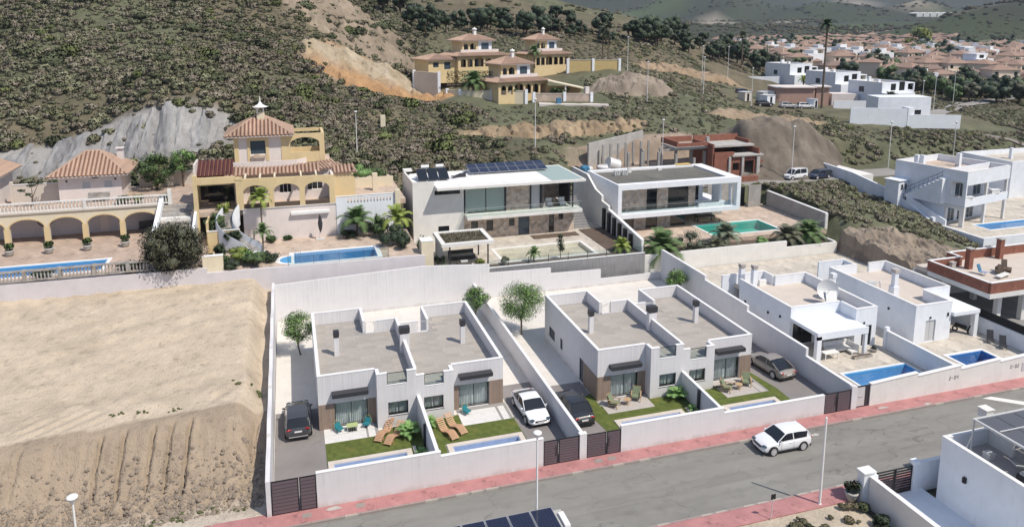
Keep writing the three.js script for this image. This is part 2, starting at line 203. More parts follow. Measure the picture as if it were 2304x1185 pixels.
const TPS = (() => {                       // a thin plate through the spots
  const n = NS + 3, A = [...Array(n)].map(() => new Float64Array(n + 1));
  for (let i = 0; i < NS; i++) { for (let j = 0; j < NS; j++) A[i][j] = kern((SX[i] - SX[j]) ** 2 + (SZ[i] - SZ[j]) ** 2) + (i === j ? 0.004 : 0); A[i][NS] = A[NS][i] = 1; A[i][NS + 1] = A[NS + 1][i] = SX[i]; A[i][NS + 2] = A[NS + 2][i] = SZ[i]; A[i][n] = SH[i]; }
  for (let c = 0; c < n; c++) { let p = c; for (let r = c; r < n; r++) if (Math.abs(A[r][c]) > Math.abs(A[p][c])) p = r; [A[c], A[p]] = [A[p], A[c]]; for (let r = 0; r < n; r++) if (r !== c) { const f = A[r][c] / A[c][c]; if (f) for (let k = c; k <= n; k++) A[r][k] -= f * A[c][k]; } }
  return A.map((r, i) => r[n] / r[i]);
})();
function plate(x, z) { x /= 50; z /= 50; let s = TPS[NS] + TPS[NS + 1] * x + TPS[NS + 2] * z; for (let i = 0; i < NS; i++) { const r2 = (x - SX[i]) ** 2 + (z - SZ[i]) ** 2; if (r2 > 1e-9) s += TPS[i] * 0.5 * r2 * Math.log(r2); } return s; }
const SN = Math.sin(17 * Math.PI / 180), CN = Math.cos(17 * Math.PI / 180);
const away = (x, z) => x * SN - z * CN, aside = (x, z) => x * CN + z * SN;        // metres inland and to the right, seen along the valley
const fromValley = (d, s) => [d * SN + s * CN, -d * CN + s * SN];
function farLand(x, z) {
  const d = away(x, z), r = Math.hypot(x, z);
  let h = 9.5 + 6 * sst(700, 1050, r) + 15 * sst(1000, 1600, r) + 36 * sst(1500, 2500, r) + 85 * sst(2200, 3600, r) + 260 * sst(3300, 5200, r);
  const a = sst(800, 1300, r), b = sst(1700, 3000, r);
  const n1 = fbm(x / 260, z / 260, 4), n2 = 1 - Math.abs(fbm(x / 700 + 9, z / 700, 4) * 2 - 1);
  h += a * 62 * Math.pow(sst(0.42, 0.8, fbm(x / 340 + 3, z / 340, 3)), 1.2) + b * 110 * (n2 - 0.7) + b * 60 * (n1 - 0.5);
  return h + 2 * (fbm(x / 90, z / 90, 3) - 0.5) * sst(300, 800, r);
}
const PADS = [ // x0, x1, z0, z1, level, margin: ground cut or filled for plots, terraces and roads
  [-80, 95, -42, 5, -0.3, 1], [-2.6, 68, -76.0, -40, -1.7, 0.5], [60, 120, -62.5, -40, -1.6, 2.5], [-70, -2.6, -75, -42, -1.5, 0.5],
  [-60, -9.2, -97, -77, 3.8, 0.6], [-60, -9.2, -101, -94.2, 9.2, 1.0], [-10, 13.6, -90, -77, 3.4, 0.6], [-11, 12, -101, -89.5, 8.6, 1.2], [13.6, 39.6, -98, -76.2, 2.2, 0.6], [39.6, 70.4, -96, -76.8, 0.4, 0.8],
  [58, 101, -106.5, -99, 4.0, 3], [89.5, 114, -97, -73, -0.5, 1.5], [101, 240, -113, -106, 2.6, 6], [44, 75, -113, -107, 5.6, 2.2],
];
function ground(x, z) {
  const r = Math.hypot(x, z), t = sst(250, 420, r);
  let h = t < 1 ? plate(x, z) : 0; if (t > 0) h = mix(h, farLand(x, z), t);
  if (z < -90) h += (1 - t) * (1.2 * (fbm(x / 9, z / 9, 3) - 0.5) + 0.5 * (fbm(x / 2.7, z / 2.7, 2) - 0.5));
  if (z < -118 && x < 45 && t < 1) { const w = sst(-118, -132, z) * (1 - sst(25, 45, x)); h += w * 6.5 * (ridged(fbm(x / 30 + z / 140, z / 110 + 3, 3)) - 0.62); }
  for (const [x0, x1, z0, z1, y, m] of PADS) { const q = Math.hypot(Math.max(x0 - x, 0, x - x1), Math.max(z0 - z, 0, z - z1)); if (q < m) h = mix(y, h, sst(0, m, q)); }
  return h;
}
const bare = [ // bare earth: x, z, half width, half depth, tint index
  [-25, -121, 22, 5.5, 0], [19, -155, 18, 13, 1], [46, -122.5, 20, 4.2, 2], [70, -70.5, 15, 7, 3], [66, -111, 24, 8, 4], [73, -147.5, 11, 5.5, 5], [15, -178, 19, 12, 5], [106, -179, 20, 4.5, 2], [96, -132, 16, 4, 2],
];
const bareAt = (x, z) => { let m = 0, k = -1; const w = 0.55 * (fbm(x / 5, z / 5, 3) - 0.5); bare.forEach(([a, b, hw, hd, t], i) => { const q = Math.hypot((x - a) / hw, (z - b) / hd) + w, v = 1 - sst(0.75, 1.05, q); if (v > m) { m = v; k = t; } }); return [m, k]; };
const BARE = [[0.36, 0.35, 0.34], [0.44, 0.30, 0.19], [0.36, 0.27, 0.17], [0.26, 0.205, 0.16], [0.42, 0.33, 0.26], [0.34, 0.27, 0.20]];
function landColour(x, z, h) {
  const r = Math.hypot(x, z), a = fbm(x / 14, z / 14, 4), b = fbm(x / 55 + 3, z / 55, 3), c = fbm(x / 3, z / 3, 2);
  let col = [mix(0.115, 0.19, a) , mix(0.10, 0.16, a), mix(0.064, 0.102, a)];
  const g = sst(0.35, 0.6, b) * (z < -120 || x > 40 ? 0.75 : 0.45); col = [mix(col[0], 0.125, g), mix(col[1], 0.142, g), mix(col[2], 0.08, g)];
  col = col.map((v) => v * (0.8 + 0.4 * c));
  const [m, k] = bareAt(x, z); if (m > 0) col = col.map((v, i) => mix(v, BARE[k][i] * (0.85 + 0.3 * c), m));
  const t = sst(260, 520, r); // valley floor, fields and the hills beyond
  if (t > 0) {
    const n = fbm(x / 120, z / 120, 4), fx = Math.floor((x + 0.4 * z) / 130), fz = Math.floor((z - 0.3 * x) / 95), f = hash2(fx, fz);
    let far = [mix(0.02, 0.056, n), mix(0.028, 0.06, n), mix(0.015, 0.031, n)];
    const field = sst(760, 900, r) * (1 - sst(1500, 2000, r)) * (f < 0.45 ? 1 : 0);
    const fc = f < 0.12 ? [0.10, 0.16, 0.035] : f < 0.26 ? [0.045, 0.062, 0.02] : f < 0.36 ? [0.15, 0.13, 0.085] : [0.06, 0.075, 0.035];
    far = far.map((v, i) => mix(v, fc[i], field * 0.85));
    const tr = Math.abs(fbm(x / 420 + 2, z / 420, 3) - 0.5); if (tr < 0.0035 && r > 700) far = [0.30, 0.26, 0.2];
    col = col.map((v, i) => mix(v, far[i], t));
  }
  return col;
}
const axis = (a, b, step, lo, hi, k) => { const m = []; for (let v = a; v <= b + 1e-6; v += step) m.push(v); let s = step, v = a; const l = []; while (v > lo) { s *= k; v -= s; l.push(v); } v = b; s = step; while (v < hi) { s *= k; v += s; m.push(v); } return [...l.reverse(), ...m]; };
{
  const xs = axis(-70, 172, 1.1, -3200, 6800, 1.085), zs = axis(-262, -40, 1.1, -6500, 60, 1.075), nx = xs.length, p = [], c = [], ix = [], uv = [];
  for (const z of zs) for (const x of xs) { const h = ground(x, z); p.push(x, h, z); c.push(...landColour(x, z, h)); uv.push(x, z); }
  for (let j = 0; j < zs.length - 1; j++) for (let i = 0; i < nx - 1; i++) { const a = j * nx + i; ix.push(a, a + nx, a + 1, a + 1, a + nx, a + nx + 1); }
  const g = new THREE.BufferGeometry(); g.setAttribute('position', new THREE.Float32BufferAttribute(p, 3)); g.setAttribute('color', new THREE.Float32BufferAttribute(c, 3)); g.setAttribute('uv', new THREE.Float32BufferAttribute(uv, 2)); g.setIndex(ix); g.computeVertexNormals();
  const m = new THREE.Mesh(g, M(1.25, 1.25, 1.25, { vertexColors: true, map: TX.soil, bumpMap: TX.soilBump, bumpScale: 0.12, roughness: 1, side: THREE.FrontSide }));
  m.name = 'terrain'; m.userData = { kind: 'structure', label: 'scrub covered hillside and valley ground running to the far hills' }; m.receiveShadow = m.castShadow = true; scene.add(m);
}
// finer sheets of earth and rock laid into the land
function patch(name, label, x0, x1, z0, z1, step, lift, colour, mat) {
  const nx = Math.round((x1 - x0) / step), nz = Math.round((z1 - z0) / step), c = [], uv = [];
  const g = grid(nx, nz, (u, v) => { const x = mix(x0, x1, u), z = mix(z1, z0, v), y = lift(x, z, u, v); c.push(...colour(x, z, y)); uv.push(x, z); return [x, y, z]; });
  g.setAttribute('color', new THREE.Float32BufferAttribute(c, 3)); g.setAttribute('uv', new THREE.Float32BufferAttribute(uv, 2));
  const m = new THREE.Mesh(g, mat); m.name = numbered(name); m.userData = { kind: 'structure', label }; m.castShadow = m.receiveShadow = true; scene.add(m); return m;
}
const earth = M(1.2, 1.2, 1.2, { vertexColors: true, map: TX.soil, bumpMap: TX.soilBump, bumpScale: 0.05, roughness: 1 });
const rockEarth = M(1.2, 1.2, 1.2, { vertexColors: true, map: TX.soil, bumpMap: TX.soilBump, bumpScale: 0.05, roughness: 1, flatShading: true });
const maskOf = (i) => (x, z) => { const [a, b, hw, hd] = bare[i], q = Math.hypot((x - a) / hw, (z - b) / hd) + 0.4 * (fbm(x / 4, z / 4, 3) - 0.5); return 1 - sst(0.7, 1.0, q); };
const cut = (i, name, label, amp, along, across, step, tint) => { const [a, b, hw, hd] = bare[i], mk = maskOf(i); patch(name, label, a - hw, a + hw, b - hd, b + hd, step, (x, z) => { const m = mk(x, z), n = ridged(fbm(x / along + 0.25 * fbm(x / 3, z / 3, 2) * 3, z / across, 4)), e = fbm(x / 1.1, z / 1.1, 3); return ground(x, z) - (i === 0 ? 0.8 : 0.35) + m * (0.55 + amp * (n - 0.35) + (i === 3 ? 1.1 : i === 1 || i === 6 ? 1.7 : 0.6) * (e - 0.5) - (i === 0 || i === 2 ? 1.3 * Math.pow(ridged(fbm(x / 2.1 + 0.06 * z, z / 22, 2)), 6) : 0) + (i === 0 ? 1.3 * (fbm(x / 4.5 + 0.12 * z, z / 30, 3) - 0.5) + 0.8 * (ridged(fbm(x / 2.2, z / 3.2, 3)) - 0.5) : 0)); }, (x, z) => tint(fbm(x / 2.3, z / 5, 4), fbm(x / 9, z / 9, 3), x, z), i === 4 ? earth : rockEarth); };
cut(0, 'rock_face', 'pale grey gullied rock cut behind the villas', 1.5, 1.6, 26, 0.3, (a, b, x) => { const w = sst(-14, -4, x); return [mix(0.19, 0.46, a) * mix(0.97, 1.1, w), mix(0.188, 0.435, a), mix(0.195, 0.41, a) * mix(1.03, 0.82, w)]; });
cut(1, 'earth_cut', 'orange and pink bare earth slope beside the hill', 1.6, 3.0, 9, 0.5, (a, b, x, z) => { const o = sst(-158, -148, z); return [mix(0.36, 0.52, a), mix(0.25, 0.40, a) * mix(1.12, 0.82, o), mix(0.15, 0.30, a) * mix(1.15, 0.6, o)]; });
cut(6, 'rock_face', 'pale stony scar with scattered bushes high on the hillside', 1.4, 2.6, 9, 0.5, (a) => [mix(0.20, 0.42, a), mix(0.16, 0.34, a), mix(0.115, 0.255, a)]);
cut(2, 'earth_bank', 'eroded ochre bank above the building site', 1.5, 2.2, 9, 0.45, (a) => [mix(0.20, 0.48, a), mix(0.14, 0.37, a), mix(0.085, 0.24, a)]);
cut(3, 'earth_bank', 'grey brown bank of loose earth behind the white houses', 1.0, 1.5, 4, 0.3, (a) => [mix(0.20, 0.40, a), mix(0.16, 0.33, a), mix(0.125, 0.26, a)]);
cut(4, 'building_site_ground', 'trampled pinkish ground of the building site', 0.4, 4, 4, 0.5, (a) => [mix(0.28, 0.48, a), mix(0.22, 0.38, a), mix(0.17, 0.30, a)]);
cut(5, 'spoil_heaps', 'grey spoil heaps beside the yellow villas', 3.0, 3.6, 3.6, 0.45, (a) => [mix(0.18, 0.42, a), mix(0.15, 0.35, a), mix(0.12, 0.28, a)]);
cut(7, 'earth_bank', 'long tan cut bank on the middle slope before the pines', 1.4, 2.4, 9, 0.5, (a) => [mix(0.24, 0.48, a), mix(0.17, 0.36, a), mix(0.11, 0.24, a)]);
cut(8, 'earth_bank', 'tan cut bank above the spoil mound', 1.2, 2.4, 9, 0.5, (a) => [mix(0.24, 0.46, a), mix(0.18, 0.36, a), mix(0.12, 0.25, a)]);
patch('spoil_mound', 'large grey mound of excavated earth beside the brick shell', 66, 98, -121, -99, 0.4, (x, z) => { const q = Math.hypot((x - 83) / 14, (z + 110) / 10), m = Math.min(5.3, Math.pow(Math.max(0, 1 - q), 1.05) * 9.2) + 0.5 * sst(0.35, 0.0, q) * 0.5; return ground(x, z) - 0.3 + m * (0.72 + 0.5 * fbm(x / 2.4 + z / 9, z / 6, 4)) + (m > 0.05 ? 0.5 * (fbm(x / 1.2, z / 1.2, 3) - 0.5) : -0.3); }, (x, z) => { const a = fbm(x / 1.8, z / 1.8, 4); return [mix(0.10, 0.27, a), mix(0.083, 0.23, a), mix(0.066, 0.185, a)]; }, earth);

// the sandy building plot on the left: a flat top falling to the street in a raked, gullied cut
const sandTop = (x, z) => mix(3.35, 4.55, sst(-55, -74, z)) + 0.10 * (fbm(x / 4, z / 3, 4) - 0.5) * 2 + 0.05 * Math.sin(x * 0.9 + z * 2.2 + 3 * fbm(x / 5, z / 5, 2)) * sst(0.45, 0.6, fbm(x / 8, z / 6, 2));
const edgeZ = (x) => -51.2 - 0.12 * (x + 14) - 1.1 * (fbm(x / 5, 3, 3) - 0.5);
function sandY(x, z) {
  const t = sst(edgeZ(x), -44.4 + 0.5 * fbm(x / 3, 1, 2), z), fall = t < 0.5 ? t * t * 1.2 + t * 0.4 : mix(0.5, 1, (t - 0.5) * 2), top = sandTop(x, z);
  let y = mix(top, 0.12, clamp(fall));
  const k = t * (1 - t) * 4, gx = x + 0.5 * fbm(x / 2, z / 2.5, 3) + 0.05 * z, gully = Math.pow(ridged(fbm(gx / 1.7, z / 30, 2)), 6);
  y -= k * (0.12 * gully + 0.12 * Math.pow(ridged(fbm(gx / 0.7 + 8, z / 12, 2)), 5));
  const cl = sst(0.35, 0.8, t) * (1 - sst(0.93, 1, t)); y += cl * 0.6 * (fbm(x / 0.5, z / 0.5, 3) - 0.5) * 1.6;
  { const lx = x + 0.06 * z + 0.35 * (fbm(z / 1.3, x / 9, 2) - 0.5); let d = 9, w = 0; for (let i = -1; i <= 1; i++) { const c = Math.floor(lx / 1.15) + i, p = (c + 0.1 + 0.8 * hash2(c, 5)) * 1.15, q = Math.abs(lx - p); if (q < d) { d = q; w = hash2(c, 8); } } const len = 0.35 + 0.6 * w; y -= 0.9 * Math.max(0.06, w - 0.1) * Math.exp(-d * d / 0.010) * sst(0.03, 0.1, t) * (1 - sst(len - 0.15, len, t)); }
  y += 0.10 * Math.sin((x + z) * 4.2 + 4 * fbm(x / 3, z / 3, 2)) * 0.5 * sst(-4.5, -1.2, edgeZ(x) - z - 0 ? z - edgeZ(x) : 0) * (1 - sst(-0.6, 0.1, z - edgeZ(x))) * sst(0.42, 0.55, fbm(x / 5, 2, 2));
  const tr = sst(0.5, 0.62, fbm(x / 11 + 4, z / 7, 2)); y += tr * (1 - t) * 0.07 * Math.sin(3.4 * Math.hypot(x + 3, z + 82) + 2 * fbm(x / 4, z / 4, 2));
  y -= (1.25 + 0.3 * fbm(z / 3, 4, 2)) * sst(-4.5 + 0.8 * (fbm(z / 4, 1, 3) - 0.5), -3.1, x) * (1 - sst(0.1, 0.9, t)) + 0.35 * sst(0.12, 0.3, t) * (1 - sst(0.6, 0.95, t));
  return y + 0.07 * (fbm(x / 0.6, z / 0.6, 3) - 0.5);
}
patch('sandy_plot', 'bare sandy building plot with a gullied cut down to the street', -31, -2.62, -75.4, -43.2, 0.125, (x, z) => sandY(x, z), (x, z, y) => {
  const a = fbm(x / 3.5, z / 2.2, 4), b = fbm(x / 0.8, z / 0.8, 3), t = sst(edgeZ(x) - 0.15 + 0.5 * (b - 0.5), edgeZ(x) + 0.3 + 0.5 * (b - 0.5), z), f = sst(-45.5, -44, z);
  const c = [mix(0.52, 0.64, a), mix(0.43, 0.54, a), mix(0.325, 0.415, a)].map((v, i) => mix(v, [0.36, 0.285, 0.21][i], t * 0.92)).map((v, i) => mix(v, [0.62, 0.55, 0.46][i], f * 0.8));
  return c.map((v) => v * (0.86 + 0.28 * b));
}, M(1.0, 1.0, 1.0, { vertexColors: true, map: TX.sand, bumpMap: TX.soilBump, bumpScale: 0.10, roughness: 1 }));

// ---------- the street ----------
struct('street', bx(-60, 140, -0.3, 0, -41.7, -35.4), MT.asphalt, 'grey asphalt street in front of the white houses');
struct('pavement', bx(-8, 140, -0.25, 0.12, -43.3, -41.82), MT.redPave, 'red pavement along the far side of the street');
struct('pavement', bx(-8, 140, -0.25, 0.12, -35.28, -33.9), MT.redPave, 'red pavement along the near side of the street');
for (const [z, l] of [[-41.745, 'worn kerb on the far side of the street'], [-35.355, 'worn kerb on the near side of the street']]) { const k = struct('kerb', bx(-8, 140, -0.2, 0.09, z - 0.06, z + 0.06), MT.kerb, l), s = proto(bx(-0.49, 0.49, -0.1, 0.128, -0.068, 0.068), MT.kerb), mats = [MT.kerb, MT.kerb, MT.stoneGrey]; for (let i = 0; i < 78; i++) inst('kerb_stone', s, k, [-7.5 + i, 0, z], 0, pick(mats)); }
struct('road_marking', slab([[52.6, -41.5], [53.5, -41.5], [57.8, -38.2], [57.2, -37.9], [56.2, -38.6]], 0.0, 0.008), MT.warmWhite, 'pale mortar coloured band across the asphalt');
for (const [x, z, s] of [[43.6, -42.5, 0.35], [47.5, -41.95, 0.25], [1.4, -42.7, 0.35], [34, -41.2, 0.4], [36, -41, 0.3]]) single('mortar_stain', slab([...Array(9)].map((_, i) => { const t = i / 9 * 6.283, r = s * rr(0.6, 1.2); return [x + Math.cos(t) * r * 1.7, z + Math.sin(t) * r * 0.5]; }), x > 33 && x < 37 ? 0.001 : 0.121, x > 33 && x < 37 ? 0.007 : 0.127), MT.concretePale, 'pale mortar stain on the street surface', 'stain', 'mortar stains along the street');
struct('vacant_ground', grid(120, 40, (u, v) => { const x = mix(-12, 33, u), z = mix(-33.95, -12, v); return [x, 0.05 + 0.5 * fbm(x / 3, z / 3, 4) * sst(0, 0.12, v) * (1 - sst(0.93, 1, u)), z]; }), M(0.66, 0.56, 0.43, { map: TX.soil, bumpMap: TX.soilBump, bumpScale: 0.06 }), 'sandy vacant ground on the near side of the street');
// ---------- the two pairs of new grey white houses ----------
function duplex(ox, zf, label, side) {
  const t = thing('semi_detached_house', label, 'house', [ox + 7, 0.1, zf - 6]);
  const W = 14.2, P = 7.1, zw = zf + 0.95, zb = zf - 12.5, zc = zf - 9.3;
  const X = (m, a, b) => m ? [ox + W - b, ox + W - a] : [ox + a, ox + b], K = (m, x) => m ? ox + W - x : ox + x;
  const walls = [], trim = [];
  const mx = (m, pts) => pts.map(([x, y]) => [K(m, x), y]);
  for (const m of [false, true]) {
    const T = m ? 3.93 : 4.42, R = T - 1.05, b = 0.1;
    const H = (k, a, c, y0, y1) => { const [p, q] = X(m, a, c); return [k, p, q, y0, y1]; };
    const sx = X(m, 0, 0.22);
    const sideHoles = !m && side ? [['r', zf - 3.75, zf - 2.85, 0.2, 2.2], ['r', zf - 8.35, zf - 7.75, 0.95, 1.95], ['r', zf - 11.3, zf - 9.75, 0.9, 1.9]] : [];
    walls.push(wallS([[zb, b], [zf, b], [zf, T], [zb, T]], sx[0], sx[1], sideHoles));
    walls.push(wallF(mx(m, [[0.22, b], [4.2, b], [4.2, T], [0.22, T]]), zf - 0.22, zf, [H('r', 1.15, 3.6, 0.2, 2.15)]));
    walls.push(wallS([[zf, b], [zw - 0.22, b], [zw - 0.22, T], [zf, T]], ...X(m, 4.2, 4.42)));
    walls.push(wallF(mx(m, [[4.2, b], [P, b], [P, T], [6.45, T], [6.45, R + 0.1], [4.95, R + 0.1], [4.95, T], [4.2, T]]), zw - 0.22, zw, [H('r', 5.0, 6.5, 1.02, 2.1)]));
    walls.push(wallF(mx(m, [[0.22, b], [4.2, b], [4.2, T], [0.22, T]]), zb, zb + 0.2));
    walls.push(wallS([[zb, b], [zc, b], [zc, T], [zb, T]], ...X(m, 4.2, 4.4)));
    walls.push(wallF(mx(m, [[4.4, b], [P, b], [P, T], [5.3, T], [5.3, R + 0.05], [4.4, R + 0.05]]), zc, zc + 0.18));
    // roof deck with its large tiles
    const [ra, rb] = X(m, 0.22, P), deck = [[K(m, 0.22), zb + 0.2], [K(m, 4.2), zb + 0.2], [K(m, 4.2), zc + 0.18], [K(m, P), zc + 0.18], [K(m, P), zw - 0.22], [K(m, 4.42), zw - 0.22], [K(m, 4.42), zf - 0.22], [K(m, 0.22), zf - 0.22]];
    const floor = part('roof_deck', slab(m ? deck.slice().reverse() : deck, R - 0.28, R - 0.02), MT.grout, t);
    const kinds = [MT.tile, MT.tile, MT.tileB, MT.tileC], tl = proto(bx(-0.597, 0.597, -0.02, 0.01, -0.297, 0.297), MT.tile);
    for (let j = 0; j < 22; j++) for (let i = 0; i < 6; i++) {
      const cx = 0.85 + i * 1.2 + (j % 2 ? 0.0 : -0.35), z = zw - 0.55 - j * 0.6;
      if (cx < 0.25 || cx > P - 0.2) continue; const lim = cx + 0.6 > 4.2 ? zc + 0.2 : zb + 0.2, fr = cx - 0.6 < 4.42 ? zf - 0.2 : zw - 0.2;
      if (z - 0.3 < lim - 0.05 || z + 0.3 > fr + 0.05) continue;
      const x0 = Math.max(0.23, cx - 0.597), x1 = Math.min(P - 0.01, cx + 0.597);
      const [a, c] = X(m, x0, x1), q = inst('roof_tile', tl, floor, [(a + c) / 2, R, z], 0, pick(kinds)); q.scale.x = (x1 - x0) / 1.194;
    }
    // copings
    const cp = (a, c, z0, z1, y = T) => { const [p, q] = X(m, a, c); trim.push(bx(p - 0.02, q + 0.02, y, y + 0.045, z0 - 0.02, z1 + 0.02)); };
    cp(0, 0.22, zb, zf); cp(0.26, 4.16, zf - 0.22, zf); cp(4.2, 4.42, zf + 0.04, zw - 0.26); cp(4.2, 4.95, zw - 0.22, zw); if (!m) cp(6.45, 7.16, zw - 0.22, zw); else cp(6.45, 7.04, zw - 0.22, zw);
    cp(0.26, 4.16, zb, zb + 0.2); cp(4.2, 4.4, zb, zc); cp(5.3, 7.0, zc, zc + 0.18); cp(4.99, 6.41, zw - 0.22, zw, R + 0.1);
    // glass balustrades: in the notch of the front parapet and at the back by the stair
    const [na, nb] = X(m, 4.98, 6.42), gl = part('balustrade', [bx(na, nb, T - 0.06, T - 0.02, zw - 0.13, zw - 0.09), bx(na, na + 0.035, R + 0.15, T - 0.06, zw - 0.13, zw - 0.09), bx(nb - 0.035, nb, R + 0.15, T - 0.06, zw - 0.13, zw - 0.09), bx(na, nb, R + 0.146, R + 0.18, zw - 0.135, zw - 0.085)], MT.darkMetal, t);
    part('pane', bx(na + 0.035, nb - 0.035, R + 0.18, T - 0.06, zw - 0.117, zw - 0.103), MT.clearPane, gl);
    const q0 = K(m, 4.45), q1 = K(m, 5.2), s = m ? 1 : -1;
    part('stair_rail', [bar([q0, T - 0.1, zc + 0.05], [q1, T - 0.1, zc + 0.05], 0.02), bar([q1, R, zc + 0.05], [q1, T - 0.1, zc + 0.05], 0.02), bar([q0, R, zc + 0.05], [q0, T - 0.1, zc + 0.05], 0.02), bar([q1, T - 0.1, zc + 0.05], [q1, T - 1.0, zc - 1.4], 0.02)], MT.steel, t);
    // sliding door, window, timber cladding, canopy, curtains, dark room behind
    const [da, db] = X(m, 1.15, 3.6), [wa, wb] = X(m, 5.0, 6.5);
    windowF(t, da, db, 0.2, 2.15, zf - 0.1, { name: 'sliding_door', glass: MT.pane, curtain: true });
    windowF(t, wa, wb, 1.02, 2.1, zw - 0.1, { glass: MT.pane, curtain: true });
    part('window_sill', bx(wa - 0.04, wb + 0.04, 0.99, 1.017, zw - 0.2, zw + 0.03), MT.anthracite, t);
    for (const [a, c] of [[0.0, 1.15], [3.6, 4.2]]) { const [p, q] = X(m, a, c), nB = Math.round((c - a) / 0.2); const cl = part('timber_cladding', bx(p, q, 0.15, 2.16, zf, zf + 0.012), MT.woodB, t); for (let i = 0; i < nB; i++) part('plank', bx(mix(p, q, i / nB) + 0.006, mix(p, q, (i + 1) / nB) - 0.006, 0.15, 2.17, zf + 0.014, zf + 0.032), pick([MT.wood, MT.woodB]), cl); }
    if (!m && side) { const cl = part('timber_cladding', bx(ox - 0.03, ox - 0.002, 0.15, 2.16, zf - 2.8, zf), MT.woodB, t); for (let i = 0; i < 14; i++) part('plank', bx(ox - 0.05, ox - 0.032, 0.15, 2.17, zf - 2.8 + i * 0.2 + 0.006, zf - 2.6 + i * 0.2 - 0.006), pick([MT.wood, MT.woodB]), cl); windowS(t, zf - 3.75, zf - 2.85, 0.2, 2.2, ox + 0.06, { name: 'side_door' }); windowS(t, zf - 8.35, zf - 7.75, 0.95, 1.95, ox + 0.06); windowS(t, zf - 11.3, zf - 9.75, 0.9, 1.9, ox + 0.06); }
    const [ca, cb] = X(m, 0.98, 3.62); part('canopy', [bx(ca, cb, 2.86, 3.14, zf + 0.002, zf + 0.62), bx(ca + 0.02, cb - 0.02, 2.8, 2.857, zf + 0.002, zf + 0.55)], MT.anthracite, t);
    // chimneys
    const hx = m ? ox + 12.3 : ox + 1.75, hz = m ? zf - 5.9 : zf - 5.55;
    const ch = part('chimney', bx(hx - 0.19, hx + 0.19, R, R + 1.55, hz - 0.19, hz + 0.19), MT.greyWhite, t);
    part('cowl', [bx(hx - 0.23, hx + 0.23, R + 1.62, R + 2.1, hz - 0.23, hz + 0.23), bx(hx - 0.14, hx + 0.14, R + 1.55, R + 1.62, hz - 0.14, hz + 0.14)], MT.anthracite, ch);
    part('room_shell', [bx(...X(m, 0.24, 7.0), 0.13, 0.17, zf - 4.4, zf - 0.24), bx(...X(m, 0.24, 7.0), 0.17, R - 0.3, zf - 4.5, zf - 4.4)], MT.patioGrey, t);
  }
  const pw = [wallS([[zc, 0.1], [zw - 0.22, 0.1], [zw - 0.22, 4.42], [zc, 4.42]], ox + 7.0, ox + 7.2)]; trim.push(bx(ox + 6.98, ox + 7.22, 4.42, 4.465, zc - 0.02, zw - 0.26));
  part('wall', walls, MT.greyWhite, t); part('party_wall', pw, MT.greyWhite, t); part('coping', trim, MT.coping, t);
  const hz = zf - 4.6, ch = part('chimney', bx(ox + 6.75, ox + 7.5, 2.8, 5.0, hz - 0.24, hz + 0.24), MT.greyWhite, t); part('cowl', [bx(ox + 6.7, ox + 7.55, 5.08, 5.55, hz - 0.29, hz + 0.29), bx(ox + 6.85, ox + 7.4, 5.0, 5.08, hz - 0.18, hz + 0.18)], MT.anthracite, ch);
  return t;
}
duplex(0.95, -52.0, 'left pair of new grey white flat roofed houses with loungers on the lawns', false);
duplex(22.4, -50.0, 'right pair of new grey white flat roofed houses with wooden armchairs on the patios', true);

// plots: paving, gravel, lawn, patios (each sheet a little above the one below)
const ground0 = (name, pts, y, m, label) => struct(name, slab(pts, y - 0.12, y), m, label);
struct('gravel_yard', slab(rect(-2.25, 18.2, -74, -43.35), 0.01, 0.13, [rect(1.4, 6.95, -47.7, -44.05), rect(9.6, 15.15, -47.45, -44.05)]), MT.paleGravel, 'pale gravel yard round the left pair of houses');
struct('gravel_yard', slab(rect(18.4, 40.9, -74, -43.35), 0.01, 0.13, [rect(22.5, 28.1, -46.85, -43.95), rect(31.45, 36.35, -46.25, -43.65)]), MT.paleGravel, 'pale gravel yard round the right pair of houses');
ground0('driveway', rect(-2.2, 1.25, -55.4, -43.2), 0.15, MT.drive, 'grey driveway of the leftmost new house');
ground0('driveway', rect(15.35, 18.2, -54.6, -43.2), 0.15, MT.drive, 'grey driveway with the white saloon on it');
ground0('driveway', [[18.5, -43.2], [21.4, -43.2], [21.3, -46], [20.9, -49], [20.9, -50.6], [22.3, -51.2], [22.3, -53.4], [18.5, -53.4]], 0.15, MT.drive, 'grey driveway with the black saloon on it');
ground0('driveway', [[37.3, -43.2], [40.9, -43.2], [40.9, -56], [37.0, -56], [37.0, -51], [37.5, -47.5]], 0.15, MT.drive, 'grey driveway with the grey coupe on it');
const lawn = (pts, label) => ground0('lawn', pts, 0.17, MT.grass, label);
const poolHole = (x0, x1, z0, z1) => rect(x0 - 0.4, x1 + 0.4, z0 - 0.4, z1 + 0.4);
struct('lawn', slab([[1.27, -50.1], [8.1, -51.2], [8.1, -43.3], [1.27, -43.3]], 0.05, 0.17, [rect(1.3, 7.0, -47.75, -44.0)]), MT.grass, 'lawn with two wooden loungers left of the party wall');
struct('lawn', slab([[8.3, -51.2], [11.2, -51.2], [15.3, -49.5], [15.35, -43.3], [8.3, -43.3]], 0.05, 0.17, [rect(9.5, 15.2, -47.5, -44.0)]), MT.grass, 'lawn with two wooden loungers right of the party wall');
struct('lawn', slab([[21.4, -43.3], [29.4, -43.3], [29.4, -49.1], [22.35, -49.1], [22.35, -51.2], [20.9, -50.6], [20.9, -49], [21.3, -46]], 0.05, 0.17, [rect(22.4, 28.2, -46.9, -43.9)]), MT.grass, 'lawn beside the black saloon and a narrow pool');
struct('lawn', slab([[29.6, -43.3], [37.3, -43.3], [37.5, -47.5], [37.0, -51], [36.7, -50], [29.6, -49.1]], 0.05, 0.17, [rect(31.4, 36.4, -46.3, -43.6)]), MT.grass, 'lawn in front of the rightmost new house');
